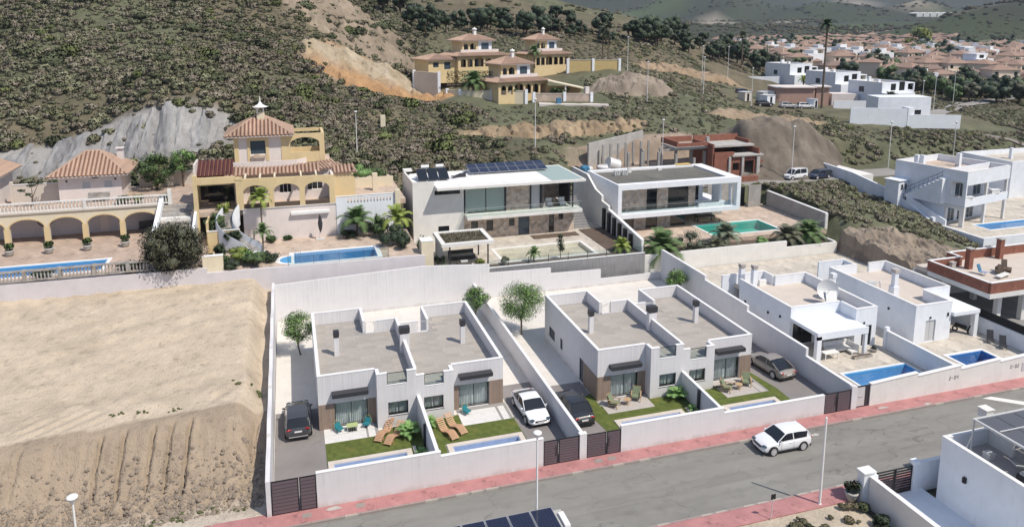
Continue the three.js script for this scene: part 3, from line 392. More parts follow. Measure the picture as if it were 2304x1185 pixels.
function patioOf(x0, x1, z0, z1, m, label) { const p = struct('patio', bx(x0, x1, 0.02, 0.172, z0, z1), MT.grout, label), s = proto(bx(-0.497, 0.497, -0.01, 0.014, -0.497, 0.497), m); for (let x = x0 + 0.5; x < x1; x += 1) for (let z = z1 - 0.5; z > z0; z -= 1) { const q = inst('paving_slab', s, p, [Math.min(x, x1 - 0.5), 0.172, Math.max(z, z0 + 0.5)]); if (x > x1 - 0.5) q.scale.x = 0.5; } }
patioOf(1.25, 5.15, -52, -50.05, MT.patio, 'white patio with teal chairs and a lime table');
patioOf(11.3, 15.25, -52, -49.5, MT.patio, 'white patio with one teal chair');
patioOf(22.45, 26.45, -50, -47.85, MT.patioGrey, 'grey patio with two wooden armchairs near the black saloon');
patioOf(32.7, 36.6, -50, -47.35, MT.patioGrey, 'grey patio with two wooden armchairs near the grey coupe');

function pool(label, x0, x1, z0, z1, y, depth, { tile = MT.poolBlue, rim = MT.coping, water = MT.water, w = 0.38, down = 0.14, group } = {}) {
  const t = thing('swimming_pool', label, 'swimming pool', [(x0 + x1) / 2, y, (z0 + z1) / 2]); if (group) t.userData.group = group;
  part('coping', slab(rect(x0 - w, x1 + w, z0 - w, z1 + w), y - 0.1, y + 0.04, [rect(x0, x1, z0, z1)]), rim, t);
  part('basin', [bx(x0, x1, y - depth - 0.1, y - depth, z0, z1), bx(x0, x0 + 0.06, y - depth, y - 0.02, z0, z1), bx(x1 - 0.06, x1, y - depth, y - 0.02, z0, z1), bx(x0 + 0.06, x1 - 0.06, y - depth, y - 0.02, z0, z0 + 0.06), bx(x0 + 0.06, x1 - 0.06, y - depth, y - 0.02, z1 - 0.06, z1)], tile, t);
  part('water', poly([[x0 + 0.06, y - down, z0 + 0.06], [x0 + 0.06, y - down, z1 - 0.06], [x1 - 0.06, y - down, z1 - 0.06], [x1 - 0.06, y - down, z0 + 0.06]]), water, t);
  return t;
}
pool('narrow pool behind the front wall, left of the party wall with loungers', 1.7, 6.7, -47.3, -44.3, 0.2, 0.75, { tile: MT.poolLav, rim: MT.beige, down: 0.35 });
pool('narrow pool behind the front wall near the white saloon', 9.95, 14.85, -47.0, -44.3, 0.2, 0.75, { tile: MT.poolLav, rim: MT.beige, down: 0.35 });
pool('narrow pool behind the front wall near the black saloon', 22.8, 27.8, -46.45, -44.2, 0.2, 0.75, { tile: MT.poolLav, rim: MT.beige, down: 0.35 });
pool('narrow pool behind the front wall near the grey coupe', 31.8, 36.0, -45.95, -44.0, 0.2, 0.75, { tile: MT.poolLav, rim: MT.beige, down: 0.35 });

// boundary walls
function wallThing(label, wall, caps, m = MT.greyWhite, at = [0, 0, 0]) { const t = thing('boundary_wall', label, 'wall', at); part('wall', wall, m, t); if (caps) part('coping', caps, MT.coping, t); return t; }
{ // the wavy left boundary wall, following the old ground
  const pts = [[-43, -0.4], [-43, 2.5]]; for (let i = 0; i <= 60; i++) { const z = mix(-43.05, -74, i / 60); pts.push([z, mix(2.52, 4.35, i / 60) + 0.16 * Math.sin(i * 0.62) * sst(0, 8, i) + 0.1 * (vnoise(i / 5, 3) - 0.5)]); } pts.push([-74, -0.4]);
  const t = thing('boundary_wall', 'tall wavy topped white wall beside the sandy plot', 'wall', [-2.4, 0, -58]); part('wall', wallS(pts, -2.55, -2.28), MT.greyWhite, t);
}
wallThing('low street wall in front of the left pair of houses, stepped at its middle', [wallF([[0.45, -0.05], [15.4, -0.05], [15.4, 2.14], [8.3, 2.14], [8.3, 2.47], [0.45, 2.47]], -43.25, -43.02)], [...cap([[0.45, 8.3, 2.47, -43.25, -43.02], [8.34, 15.4, 2.14, -43.25, -43.02]], 0.02, 0.035)]);
wallThing('low street wall in front of the right pair of houses, stepped at its middle', [wallF([[21.2, -0.05], [38.4, -0.05], [38.4, 1.68], [29.5, 1.68], [29.5, 2.08], [21.2, 2.08]], -43.25, -43.02)], [...cap([[21.2, 29.5, 2.08, -43.25, -43.02], [29.54, 38.4, 1.68, -43.25, -43.02]], 0.02, 0.035)]);
wallThing('long low white wall between the white saloon and the black saloon', [wallS([[-74, 0], [-43.0, 0], [-43.0, 1.95], [-74, 1.95]], 18.2, 18.42), bx(18.05, 18.57, -0.05, 2.0, -43.3, -42.98)], cap([[18.2, 18.42, 1.95, -74, -43.34], [18.05, 18.57, 2.0, -43.3, -42.98]], 0.015, 0.035));
wallThing('short party wall between the two lawns with loungers', [wallS([[-51.05, 0.1], [-43.25, 0.1], [-43.25, 2.12], [-51.05, 2.35]], 8.12, 8.32)], [beam([8.22, 2.375, -51.03], [8.22, 2.14, -43.27], 0.25, 0.045)]);
wallThing('short party wall between the two lawns with armchairs', [wallS([[-49.05, 0.1], [-43.25, 0.1], [-43.25, 1.85], [-49.05, 2.1]], 29.4, 29.6)], [beam([29.5, 2.125, -49.03], [29.5, 1.875, -43.27], 0.25, 0.045)]);
single('downpipe', bx(29.2, 29.38, 0.17, 2.0, -46.3, -46.1), MT.anthracite, 'dark upright post against the party wall between armchair lawns', 'post');
single('downpipe', bx(7.95, 8.1, 0.17, 2.0, -47.6, -47.4), MT.anthracite, 'dark upright post against the party wall between lounger lawns', 'post');
wallThing('stepped tall white wall between the grey coupe and the white house', [wallS([[-74, -0.4], [-43.0, -0.4], [-43, 2.05], [-48.5, 2.05], [-48.5, 2.75], [-57, 2.75], [-57, 3.3], [-64.5, 3.3], [-64.5, 3.75], [-74, 3.75]], 40.95, 41.2), bx(40.9, 41.42, -0.05, 2.0, -43.3, -42.98)], cap([[40.95, 41.2, 2.05, -48.46, -43.34], [40.95, 41.2, 2.75, -57, -48.54], [40.95, 41.2, 3.3, -64.5, -57.04], [40.95, 41.2, 3.75, -73.9, -64.54]], 0.015, 0.035));
wallThing('tall white rear wall behind the new houses, stepping down to the right', [wallF([[-2.55, -0.4], [41.2, -0.4], [41.2, 0.9], [39.5, 0.95], [33.3, 0.95], [33.3, 2.08], [27.2, 2.2], [27.2, 2.85], [20.05, 3.0], [20.05, 4.0], [12.7, 4.5], [-2.55, 4.0]], -74.25, -74)]);

function gate(label, x0, x1, xs, y1, z, handleSide) {
  const t = thing('driveway_gate', label, 'gate', [x0, 0, z]);
  for (const [a, b, hs] of [[x0, xs - 0.03, 0], [xs + 0.03, x1, 1]]) {
    const lf = part('gate_leaf', [bx(a, b, 0.1, 0.17, z - 0.05, z), bx(a, b, y1 - 0.05, y1, z - 0.05, z), bx(a, a + 0.06, 0.17, y1 - 0.05, z - 0.05, z), bx(b - 0.06, b, 0.17, y1 - 0.05, z - 0.05, z), bx(a + 0.06, b - 0.06, 0.17, y1 - 0.05, z - 0.048, z - 0.04)], MT.darkMetal, t);
    for (let i = 0; i < 9; i++) { const h = (y1 - 0.22) / 9; part('slat', bx(a + 0.06, b - 0.06, 0.18 + i * h, 0.142 + (i + 1) * h, z - 0.036, z - 0.008), MT.gate, lf); }
    if (hs === handleSide) { const x = handleSide ? a + 0.14 : b - 0.14; part('handle', bar([x, 0.75, z + 0.05], [x, 1.5, z + 0.05], 0.018), MT.black, lf); }
  }
  return t;
}
gate('brown slatted driveway gate of the leftmost new house', -2.25, 0.43, -0.6, 2.4, -43.05, 2);
gate('brown slatted driveway gate below the white saloon', 15.42, 18.03, 16.5, 1.92, -43.05, 0);
gate('brown slatted driveway gate below the black saloon', 18.6, 21.18, 20.1, 1.86, -43.05, 1);
gate('brown slatted driveway gate below the grey coupe', 38.43, 40.88, 39.6, 1.78, -43.05, 0);
for (const [x, k] of [[-0.5, 'below the leftmost gate'], [2.75, 'near the left corner of the street wall'], [19.0, 'below the gate of the black saloon'], [20.0, 'right of the other cover below that gate']]) single('manhole_cover', [bx(x, x + 0.55, 0.1, 0.13, -42.7, -42.3), ...[0, 1, 2, 3].map((i) => bx(x + 0.05, x + 0.5, 0.13, 0.137, -42.66 + i * 0.09, -42.61 + i * 0.09))], MT.coin, 'brown metal service cover in the pavement ' + k, 'manhole cover');

// ---------- garden furniture ----------
function lounger(label, x, z, turn) {
  const t = thing('sun_lounger', label, 'sun lounger', [x, 0.17, z], turn || 0.0001); t.scale.set(0.95, 1, 1.28); t.userData.group = 'wooden wave loungers on the lawns';
  const prof = (u) => [mix(-0.95, 0.95, u), 0.24 + 0.16 * Math.sin(u * 7.6 - 0.6) + 0.34 * sst(0.62, 1, u)];
  const fr = part('frame', [-0.3, 0.27].map((o) => { const up = [], dn = []; for (let i = 0; i <= 24; i++) { const [s, y] = prof(i / 24); up.push([s, y]); dn.unshift([s, y - 0.07]); } return wallF([...up, ...dn], o, o + 0.03).rotateY(-Math.PI / 2); }), MT.teak, t);
  for (let i = 0; i < 22; i++) { const [s, y] = prof((i + 0.5) / 22), [s2, y2] = prof((i + 0.55) / 22); const g = bx(-0.31, 0.31, -0.012, 0.012, -0.038, 0.038); g.rotateX(-Math.atan2(y2 - y, s2 - s)).translate(0, y + 0.012, s); part('slat', g, MT.teak, fr); }
  for (const s of [-0.6, 0.55]) for (const o of [-0.27, 0.27]) part('leg', bx(o - 0.025, o + 0.025, 0, 0.22, s - 0.025, s + 0.025), MT.teak, t);
  return t;
}
lounger('wooden wave lounger left of the party wall, nearer the patio', 5.5, -50.1, Math.PI - 0.55);
lounger('wooden wave lounger left of the party wall, beside the fern', 6.15, -49.45, Math.PI - 0.6);
lounger('wooden wave lounger right of the party wall, nearer the street', 9.95, -48.85, Math.PI + 0.33);
lounger('wooden wave lounger right of the party wall, nearer the house', 10.7, -49.35, Math.PI + 0.36);
function armchair(label, x, z, turn) {
  const t = thing('armchair', label, 'armchair', [x, 0.19, z], turn); t.userData.group = 'wooden armchairs on the patios';
  for (const s of [-0.36, 0.36]) { part('side_frame', [beam([s, 0, 0.36], [s, 0.56, 0.22], 0.05, 0.06), beam([s, 0, -0.42], [s, 0.58, -0.2], 0.05, 0.06), beam([s, 0.57, 0.42], [s, 0.6, -0.4], 0.09, 0.04), beam([s, 0.3, 0.3], [s, 0.22, -0.34], 0.04, 0.06)], MT.pale, t); }
  part('seat_cushion', beam([0, 0.37, 0.34], [0, 0.3, -0.3], 0.62, 0.13), MT.green, t); part('back_cushion', beam([0, 0.34, -0.26], [0, 0.9, -0.5], 0.62, 0.12), MT.green, t);
  const bk = part('back_frame', [beam([-0.3, 0.24, -0.33], [-0.3, 0.95, -0.6], 0.04, 0.04), beam([0.3, 0.24, -0.33], [0.3, 0.95, -0.6], 0.04, 0.04)], MT.pale, t); for (let i = 0; i < 5; i++) part('slat', beam([-0.3, 0.4 + i * 0.12, -0.41 - i * 0.045], [0.3, 0.4 + i * 0.12, -0.41 - i * 0.045], 0.03, 0.05), MT.pale, bk);
  return t;
}
armchair('wooden armchair with green cushions, left one near the black saloon', 23.35, -48.75, 0.75);
armchair('wooden armchair with green cushions, right one near the black saloon', 25.45, -49.2, -0.55);
armchair('wooden armchair with green cushions, left one on the rightmost patio', 33.25, -48.3, 0.75);
armchair('wooden armchair with green cushions, right one on the rightmost patio', 35.35, -48.7, -0.5);
function stool(label, x, z) { const t = thing('side_table', label, 'table', [x, 0.19, z], 0.4); part('tabletop', cyl(0, 0.42, 0.46, 0, 0.3, 0.3, 18), MT.pale, t); for (let i = 0; i < 4; i++) { const a = i * 1.5708 + 0.4; part('leg', bar([0.26 * Math.cos(a), 0, 0.26 * Math.sin(a)], [-0.2 * Math.cos(a), 0.42, -0.2 * Math.sin(a)], 0.022), MT.pale, t); } part('lower_ring', raw(new THREE.TorusGeometry(0.17, 0.015, 6, 20).rotateX(Math.PI / 2).translate(0, 0.16, 0)), MT.pale, t); }
stool('round wooden side table between the armchairs near the black saloon', 24.45, -48.75);
stool('round wooden side table between the armchairs on the rightmost patio', 34.35, -48.3);
function tealChair(label, x, z, turn) {
  const t = thing('wire_chair', label, 'chair', [x, 0.19, z], turn); t.scale.setScalar(0.86); t.userData.group = 'teal wire chairs on the white patios';
  part('seat_cushion', beam([0, 0.36, 0.28], [0, 0.32, -0.25], 0.55, 0.12), MT.teal, t); part('back_cushion', beam([0, 0.38, -0.24], [0, 0.72, -0.36], 0.5, 0.1), MT.teal, t);
  const arc = []; for (let i = 0; i <= 14; i++) { const a = Math.PI * i / 14; arc.push([0.36 * Math.cos(a), 0.34 + 0.62 * Math.sin(a), -0.2 - 0.2 * Math.sin(a)]); }
  part('back_hoop', tube(arc, 0.014), MT.limewood, t); for (const s of [-0.26, 0.26]) { part('leg', bar([s, 0, 0.28], [s * 0.8, 0.32, 0.2], 0.012), MT.whitePaint, t); part('leg', bar([s, 0, -0.28], [s * 0.8, 0.32, -0.2], 0.012), MT.whitePaint, t); }
}
tealChair('teal cushioned chair left of the lime table', 2.35, -51.35, 0.5);
tealChair('teal cushioned chair right of the lime table', 4.35, -51.45, -0.5);
tealChair('teal cushioned chair alone on the right white patio', 11.95, -51.0, 0.5);
{ const t = thing('coffee_table', 'lime green low table between the teal chairs', 'table', [3.3, 0.19, -51.35]); part('tabletop', bx(2.9, 3.7, 0.56, 0.61, -51.65, -51.1), MT.limewood, t); for (const x of [2.94, 3.66]) for (const z of [-51.61, -51.14]) part('leg', bar([x, 0.19, z], [x, 0.56, z], 0.016), MT.whitePaint, t); for (let i = 0; i < 5; i++) part('magazine', bx(3.0 + i * 0.13, 3.07 + i * 0.13, 0.2, 0.42, -51.3, -51.12), MT.black, t); }

// ---------- cars ----------
function carShape({ L = 4.3, W = 1.78, H = 1.46, style = 'hatch', paint, name = 'parked_car', label, category = 'car', at, turn, glass = MT.dark, plate = true }) {
  const t = thing(name, label, category, at, turn), hw = W / 2, hl = L / 2;
  const hi = style === 'suv' ? 0.12 : 0, belt = (style === 'coupe' ? 0.86 : style === 'sedan' ? 0.9 : 0.95) + hi, cl = 0.2 + hi * 0.8;
  const tail = style === 'sedan' || style === 'coupe';
  // stations from tail to nose: place, half width, bottom, top
  const ST = [[-1.0, 0.66, 0.42, 0.66], [-0.99, 0.80, 0.32, 0.80], [-0.955, 0.90, cl + 0.06, belt - 0.04], [-0.86, 0.96, cl, belt + 0.02], [-0.6, 1.0, cl, belt + 0.02], [-0.2, 1.0, cl, belt - 0.01], [0.2, 1.0, cl, belt - 0.02], [0.42, 0.99, cl, belt - 0.02], [0.62, 0.97, cl, belt - 0.08], [0.8, 0.92, cl, belt - 0.16], [0.91, 0.84, cl + 0.02, belt - 0.25], [0.97, 0.72, 0.28, belt - 0.34], [1.0, 0.55, 0.36, belt - 0.42]];
  const sect = [[0, 0], [0.8, 0], [0.95, 0.10], [1.0, 0.35], [1.0, 0.62], [0.975, 0.84], [0.93, 0.95], [0.8, 1.0], [0, 1.035]];
  const at1 = (s) => { let i = 0; while (i < ST.length - 2 && ST[i + 1][0] < s) i++; const k = clamp((s - ST[i][0]) / (ST[i + 1][0] - ST[i][0])); return [1, 2, 3].map((c) => mix(ST[i][c], ST[i + 1][c], k)); };
  const full = [...sect, ...sect.slice(0, -1).reverse().map(([a, b]) => [-a, b])], ns = 40;
  const loft = grid(full.length - 1, ns, (u, v) => { const s = mix(-1, 1, v), [w, b, tp] = at1(s), [a, h] = full[Math.round(u * (full.length - 1))]; return [a * w * hw, mix(b, tp, h), s * hl]; });
  const capEnd = (s) => { const [w, b, tp] = at1(s); return poly(full.map(([a, h]) => [a * w * hw, mix(b, tp, h), s * hl])); };
  const body = part('body', [raw(loft), capEnd(-1), capEnd(1)], paint, t);
  // cabin
  const R0 = style === 'sedan' ? [[-0.72, 0], [-0.42, 0.93], [-0.2, 1], [0.02, 0.98], [0.16, 0.86], [0.46, 0]] : style === 'coupe' ? [[-0.86, 0.04], [-0.5, 0.72], [-0.22, 1], [0.0, 0.99], [0.14, 0.86], [0.46, 0]] : style === 'van' ? [[-0.97, 0.1], [-0.93, 0.93], [-0.5, 1], [0.1, 1], [0.26, 0.86], [0.56, 0]] : style === 'suv' ? [[-0.95, 0.0], [-0.76, 0.86], [-0.4, 1], [0.0, 1], [0.14, 0.9], [0.44, 0]] : [[-0.93, 0.02], [-0.8, 0.88], [-0.4, 1], [0.0, 1], [0.12, 0.9], [0.45, 0]];
  const roofAt = (s) => { let i = 0; while (i < R0.length - 2 && R0[i + 1][0] < s) i++; const k = clamp((s - R0[i][0]) / (R0[i + 1][0] - R0[i][0])), e = i === 0 || i === R0.length - 2 ? k : k * k * (3 - 2 * k); return mix(R0[i][1], R0[i + 1][1], e); };
  const sp = (s, k, off = 0) => { const h = roofAt(s), y0 = belt - 0.02, top = y0 + h * (H - y0), taper = 0.93 - 0.17 * k * h; const [w] = at1(s); return [(hw * Math.min(w, 1) * taper + off), mix(y0, top - 0.05 * h, k) + off * 0.4, s * hl]; };
  const s0 = R0[0][0], s1 = R0[5][0];
  const cross = [0, 0.25, 0.5, 0.75, 1];
  const ring = (s, off) => { const r = cross.map((k) => sp(s, k, off)), top = r[4]; const h = roofAt(s), yt = belt - 0.02 + h * (H - belt + 0.02); return [...r.map(([x, y, z]) => [x, y, z]), [top[0] * 0.85, yt - 0.012 * h + off, top[2]], [0, yt + 0.015 * h + off, top[2]], [-top[0] * 0.85, yt - 0.012 * h + off, top[2]], ...r.slice().reverse().map(([x, y, z]) => [-x, y, z])]; };
  part('windows', raw(grid(12, 44, (u, v) => ring(mix(s0, s1, v), 0)[Math.round(u * 12)])), glass, t);
  const band = (a, b, i0, i1, n = 10) => raw(grid(i1 - i0, n, (u, v) => ring(mix(a, b, v), 0.014)[i0 + Math.round(u * (i1 - i0))]));
  const rf = R0[1][0], rb = R0[4][0];
  const roof = part('roof', [band(style === 'coupe' ? -0.34 : rf - 0.0, rb - 0.01, 4, 8, 16)], paint, t);
  const pill = []; for (const sgn of [1, -1]) {
    const strip = (fa, fb, n = 8) => raw(grid(1, n, (u, v) => { const p = sp(mix(fa[0], fb[0], v) + (u - 0.5) * mix(fa[2], fb[2], v), clamp(mix(fa[1], fb[1], v)), 0.016); return [p[0] * sgn, p[1], p[2]]; }));
    const ln = []; for (let i = 0; i <= 10; i++) { const s = mix(rb - 0.02, s1 - 0.005, i / 10), p = sp(s, 1, 0.012); ln.push([p[0] * sgn, p[1] + 0.02, p[2]]); } pill.push(tube(ln, 0.035, 6, 20));
    const lr = []; for (let i = 0; i <= 10; i++) { const s = mix(rf + 0.02, s0 + 0.005, i / 10), p = sp(s, 1, 0.012); lr.push([p[0] * sgn, p[1] + 0.01, p[2]]); } pill.push(tube(lr, 0.045, 6, 20));
    const cw = style === 'van' ? 0.08 : style === 'hatch' ? 0.2 : style === 'suv' ? 0.16 : 0.12, ca = style === 'sedan' ? -0.5 : style === 'coupe' ? -0.68 : -0.84;
    pill.push(raw(grid(3, 6, (u, v) => { const p = sp(mix(ca - cw * 0.75, ca + cw * mix(0.5, 0.15, v), u), v, 0.014); return [p[0] * sgn, p[1], p[2]]; })));
    pill.push(strip([-0.2, 0, 0.035], [-0.2, 1, 0.03]));
    pill.push(raw(grid(14, 1, (u, v) => { const p = sp(mix(s0, s1, u), v * 0.1, 0.014); return [p[0] * sgn, p[1], p[2]]; })));
  }
  part('pillar', pill, paint, t);
  // trim
  part('bumper_skirt', [bx(-hw * 0.86, hw * 0.86, cl - 0.04, cl + 0.12, hl * 0.9, hl * 0.955), bx(-hw * 0.84, hw * 0.84, cl - 0.02, cl + 0.16, -hl * 0.985, -hl * 0.93), bx(-hw * 0.97, hw * 0.97, cl - 0.03, cl + 0.05, -hl * 0.52, hl * 0.52)], MT.black, t);
  part('grille', [bx(-hw * 0.48, hw * 0.48, belt - 0.38, belt - 0.29, hl * 0.955, hl * 1.003), bx(-hw * 0.56, hw * 0.56, cl + 0.12, cl + 0.22, hl * 0.95, hl * 0.992)], MT.black, t);
  for (const s of [-1, 1]) {
    const hg = new THREE.SphereGeometry(1, 12, 8).scale(0.19, 0.065, 0.2).rotateY(-s * 0.5).translate(s * hw * 0.68, belt - 0.265, hl * 0.905); part('headlight', raw(hg), MT.blueGlass, t);
    part('tail_light', raw(new THREE.SphereGeometry(1, 12, 8).scale(0.2, 0.075, 0.07).rotateY(s * 0.35).translate(s * hw * 0.66, belt - 0.12, -hl * 0.965)), MT.red, t);
    part('mirror', [raw(new THREE.SphereGeometry(1, 10, 8).scale(0.11, 0.07, 0.06).translate(s * (hw + 0.07), belt + 0.06, hl * 0.34)), bar([s * hw * 0.9, belt, hl * 0.34], [s * (hw + 0.05), belt + 0.04, hl * 0.34], 0.02)], paint, t);
    part('door_seam', [bx(s * hw * 1.0 - 0.004, s * hw * 1.0 + 0.004, cl + 0.12, belt - 0.1, hl * 0.3, hl * 0.304), bx(s * hw - 0.004, s * hw + 0.004, cl + 0.12, belt - 0.08, -hl * 0.2, -hl * 0.196)], MT.black, body);
    part('door_handle', bx(s * hw - 0.012, s * hw + 0.022, belt - 0.18, belt - 0.14, -hl * 0.13, -hl * 0.03), paint, body);
    for (const f of [0.615, -0.6]) {
      const r = (style === 'suv' ? 0.36 : 0.325), x = s * (hw - 0.05), z = f * hl;
      part('wheel_arch', raw(new THREE.CylinderGeometry(r + 0.055, r + 0.055, 0.25, 28, 1, false).rotateZ(Math.PI / 2).translate(s * (hw - 0.118), r + 0.01, z)), MT.black, t);
      const wl = part('wheel', raw(new THREE.TorusGeometry(r - 0.06, 0.06, 10, 28).scale(1, 1, 1.5).rotateY(Math.PI / 2).translate(x, r, z)), MT.rubber, t);
      const rim = [raw(new THREE.CylinderGeometry(r - 0.09, r - 0.09, 0.05, 24).rotateZ(Math.PI / 2).translate(x + s * 0.045, r, z))]; part('rim_back', rim, MT.darkMetal, wl);
      const sp5 = []; for (let i = 0; i < 10; i++) { const a = i * 0.6283; sp5.push(beam([x + s * 0.085, r, z], [x + s * 0.075, r + Math.sin(a) * (r - 0.1), z + Math.cos(a) * (r - 0.1)], 0.03, 0.06)); } sp5.push(raw(new THREE.TorusGeometry(r - 0.105, 0.02, 6, 24).rotateY(Math.PI / 2).translate(x + s * 0.08, r, z))); part('rim', sp5, MT.silver, wl);
    }
  }
  if (plate) { part('number_plate', bx(-0.26, 0.26, belt - 0.32, belt - 0.2, -hl * 1.003 - 0.012, -hl * 1.003), MT.plate, t); part('number_plate', bx(-0.25, 0.25, cl + 0.25, cl + 0.35, hl * 1.0, hl * 1.0 + 0.012), MT.plate, t); }
  if (style === 'suv') part('skid_plate', bx(-hw * 0.7, hw * 0.7, cl + 0.1, cl + 0.15, -hl * 1.0 - 0.01, -hl * 0.97), MT.silver, t);
  return t;
}
const carPaint = (r, g, b) => M(r, g, b, { roughness: 0.32, clearcoat: 1, clearcoatRoughness: 0.04 });
const CP = { white: carPaint(0.80, 0.81, 0.83), black: carPaint(0.018, 0.019, 0.022), charcoal: carPaint(0.045, 0.046, 0.052), taupe: carPaint(0.27, 0.245, 0.22), navy: carPaint(0.02, 0.03, 0.07), silver: carPaint(0.5, 0.5, 0.52) };
carShape({ L: 4.06, W: 1.76, H: 1.46, style: 'hatch', paint: CP.white, label: 'white hatchback driving along the street', at: [32.57, 0, -40.45], turn: -Math.PI / 2 });
carShape({ L: 4.55, W: 1.9, H: 1.66, style: 'suv', paint: CP.charcoal, label: 'charcoal estate car on the leftmost driveway seen from behind', at: [-0.55, 0.15, -53.2], turn: Math.PI });
carShape({ L: 4.75, W: 1.86, H: 1.38, style: 'coupe', paint: CP.white, label: 'white saloon on the driveway right of the left houses', at: [16.75, 0.15, -49.9], turn: 0.03 });
carShape({ L: 4.7, W: 1.85, H: 1.42, style: 'sedan', paint: CP.black, label: 'black saloon on the driveway between two low walls', at: [20.0, 0.15, -48.9], turn: Math.PI - 0.02 });
carShape({ L: 4.7, W: 1.86, H: 1.4, style: 'coupe', paint: CP.taupe, label: 'grey brown coupe beside the tall stepped wall', at: [39.0, 0.15, -50.6], turn: Math.PI + 0.1 });
// ---------- the two white houses to the right ----------
struct('paved_yard', slab(rect(41.3, 68, -75.9, -43.2), -0.1, 0.25, [rect(44.2, 51.1, -47.9, -44.9), rect(55.8, 60, -48, -45.3)]), MT.coral, 'pale paved yard of the white houses');
function whiteHouse(label, at) { return thing('white_house', label, 'house', at); }
{ // left white house
  const t = whiteHouse('white flat roofed house with two dishes on its roof', [47, 0.25, -57]), T = 4.0, R = 3.0, b = 0.2;
  const x0 = 43.5, xw = 49.0, x1 = 51.4, zf = -53.9, zw = -51.8, zb = -62;
  part('wall', [wallS([[zb, b], [zf, b], [zf, T], [zb, T]], x0, x0 + 0.22), wallF([[x0 + 0.22, b], [xw, b], [xw, T], [x0 + 0.22, T]], zf - 0.22, zf, [['r', 43.85, 46.1, 0.3, 2.4], ['r', 46.5, 47.3, 0.3, 2.3]]), wallS([[zf, b], [zw - 0.22, b], [zw - 0.22, T], [zf, T]], xw, xw + 0.22), wallF([[xw, b], [x1, b], [x1, T], [xw, T]], zw - 0.22, zw, [['r', 49.8, 50.9, 0.3, 2.3]]), wallS([[-61.8, b], [zw - 0.22, b], [zw - 0.22, T], [-61.8, T]], x1 - 0.22, x1), wallF([[47.5, b], [x1 - 0.22, b], [x1 - 0.22, T], [47.5, T]], -61.8, -61.58), wallS([[-63.5, b], [-61.8, b], [-61.8, T], [-63.5, T]], 47.3, 47.5), wallF([[42.3, b], [47.3, b], [47.3, T], [42.3, T]], -63.5, -63.28)], MT.white, t);
  part('coping', [...cap([[x0, x0 + 0.22, T, zb, zf], [x0 + 0.27, xw, T, zf - 0.22, zf], [xw, xw + 0.22, T, zf + 0.05, zw - 0.27], [xw, x1, T, zw - 0.22, zw], [x1 - 0.22, x1, T, -61.8, zw - 0.27], [47.5, x1 - 0.27, T, -61.8, -61.58], [47.3, 47.5, T, -63.5, -61.85], [42.3, 47.25, T, -63.5, -63.28]], 0.02, 0.05)], MT.coping, t);
  part('roof_deck', slab([[x0 + 0.2, -63.3], [47.32, -63.3], [47.32, -61.6], [x1 - 0.2, -61.6], [x1 - 0.2, zw - 0.2], [xw + 0.2, zw - 0.2], [xw + 0.2, zf - 0.2], [x0 + 0.2, zf - 0.2]], R - 0.25, R), MT.deck, t);
  part('room_shell', [bx(43.8, 50.4, 0.22, 0.27, -58, -53), bx(43.8, 50.4, 0.3, 2.7, -58.1, -58)], MT.patioGrey, t);
  windowF(t, 43.85, 46.1, 0.3, 2.4, zf - 0.08, { name: 'sliding_door', glass: MT.dark }); windowF(t, 46.5, 47.3, 0.3, 2.3, zf - 0.08, { name: 'door', n: 1 }); windowF(t, 49.8, 50.9, 0.3, 2.3, zw - 0.08, { name: 'sliding_door', glass: MT.dark });
  const p = part('porch_roof', [slab([[43.5, zf + 0.02], [48.98, zf + 0.02], [48.98, -50.15], [43.5, -50.15]], 2.72, 2.95)], MT.white, t); part('parapet_edge', [bx(43.5, 48.98, 2.95, 3.03, -50.3, -50.15), bx(43.5, 43.68, 2.95, 3.03, zf + 0.03, -50.31), bx(43.5, 48.98, 2.4, 2.715, -50.3, -50.15)], MT.white, p);
  part('column', bx(43.5, 43.95, 0.2, 2.72, -50.55, -50.15), MT.white, t); part('column', bx(48.7, 48.98, 0.2, 2.72, -50.5, -50.2), MT.white, t);
  for (const [z, y] of [[-60.9, 1.9], [-57.2, 2.2], [-55.4, 2.5]]) part('wall_lamp', bx(x0 - 0.12, x0 - 0.002, y, y + 0.22, z, z + 0.14), MT.black, t);
  part('wall_lamp', bx(49.9, 50.02, 2.5, 2.68, zw + 0.002, zw + 0.1), MT.black, t);
  for (const [x, z, h] of [[44.75, -61.4, 2.1], [44.1, -62.6, 1.9]]) { const c = part('chimney', bx(x - 0.24, x + 0.24, R, R + h, z - 0.24, z + 0.24), MT.white, t); part('cowl', [bx(x - 0.2, x + 0.2, R + h, R + h + 0.12, z - 0.2, z + 0.2), ...[0, 1, 2].map((i) => bx(x - 0.28, x + 0.28, R + h + 0.14 + i * 0.13, R + h + 0.22 + i * 0.13, z - 0.28, z + 0.28))], MT.patioGrey, c); }
  const dish = (x, z, r, turn, label2) => { const d = thing('satellite_dish', label2, 'satellite dish', [x, R, z], turn); part('mast', cyl(0, 0, 1.25, 0, 0.04), MT.galv, d); const pr = []; for (let i = 0; i <= 8; i++) pr.push(new THREE.Vector2(r * i / 8, 0.28 * r * (i / 8) ** 2)); part('reflector', raw(new THREE.LatheGeometry(pr, 24).rotateX(1.1).translate(0, 1.3, 0.06)), MT.galv, d); part('arm', [bar([0, 0.95, 0.2], [0, 1.7, r * 0.95], 0.02), ball(0, 1.7, r * 0.95, 0.08)], MT.steel, d); return d; };
  dish(49.3, -56.1, 1.0, -0.5, 'left satellite dish on the roof of the white house'); dish(50.4, -57.0, 0.72, 0.5, 'right satellite dish on the roof of the white house');
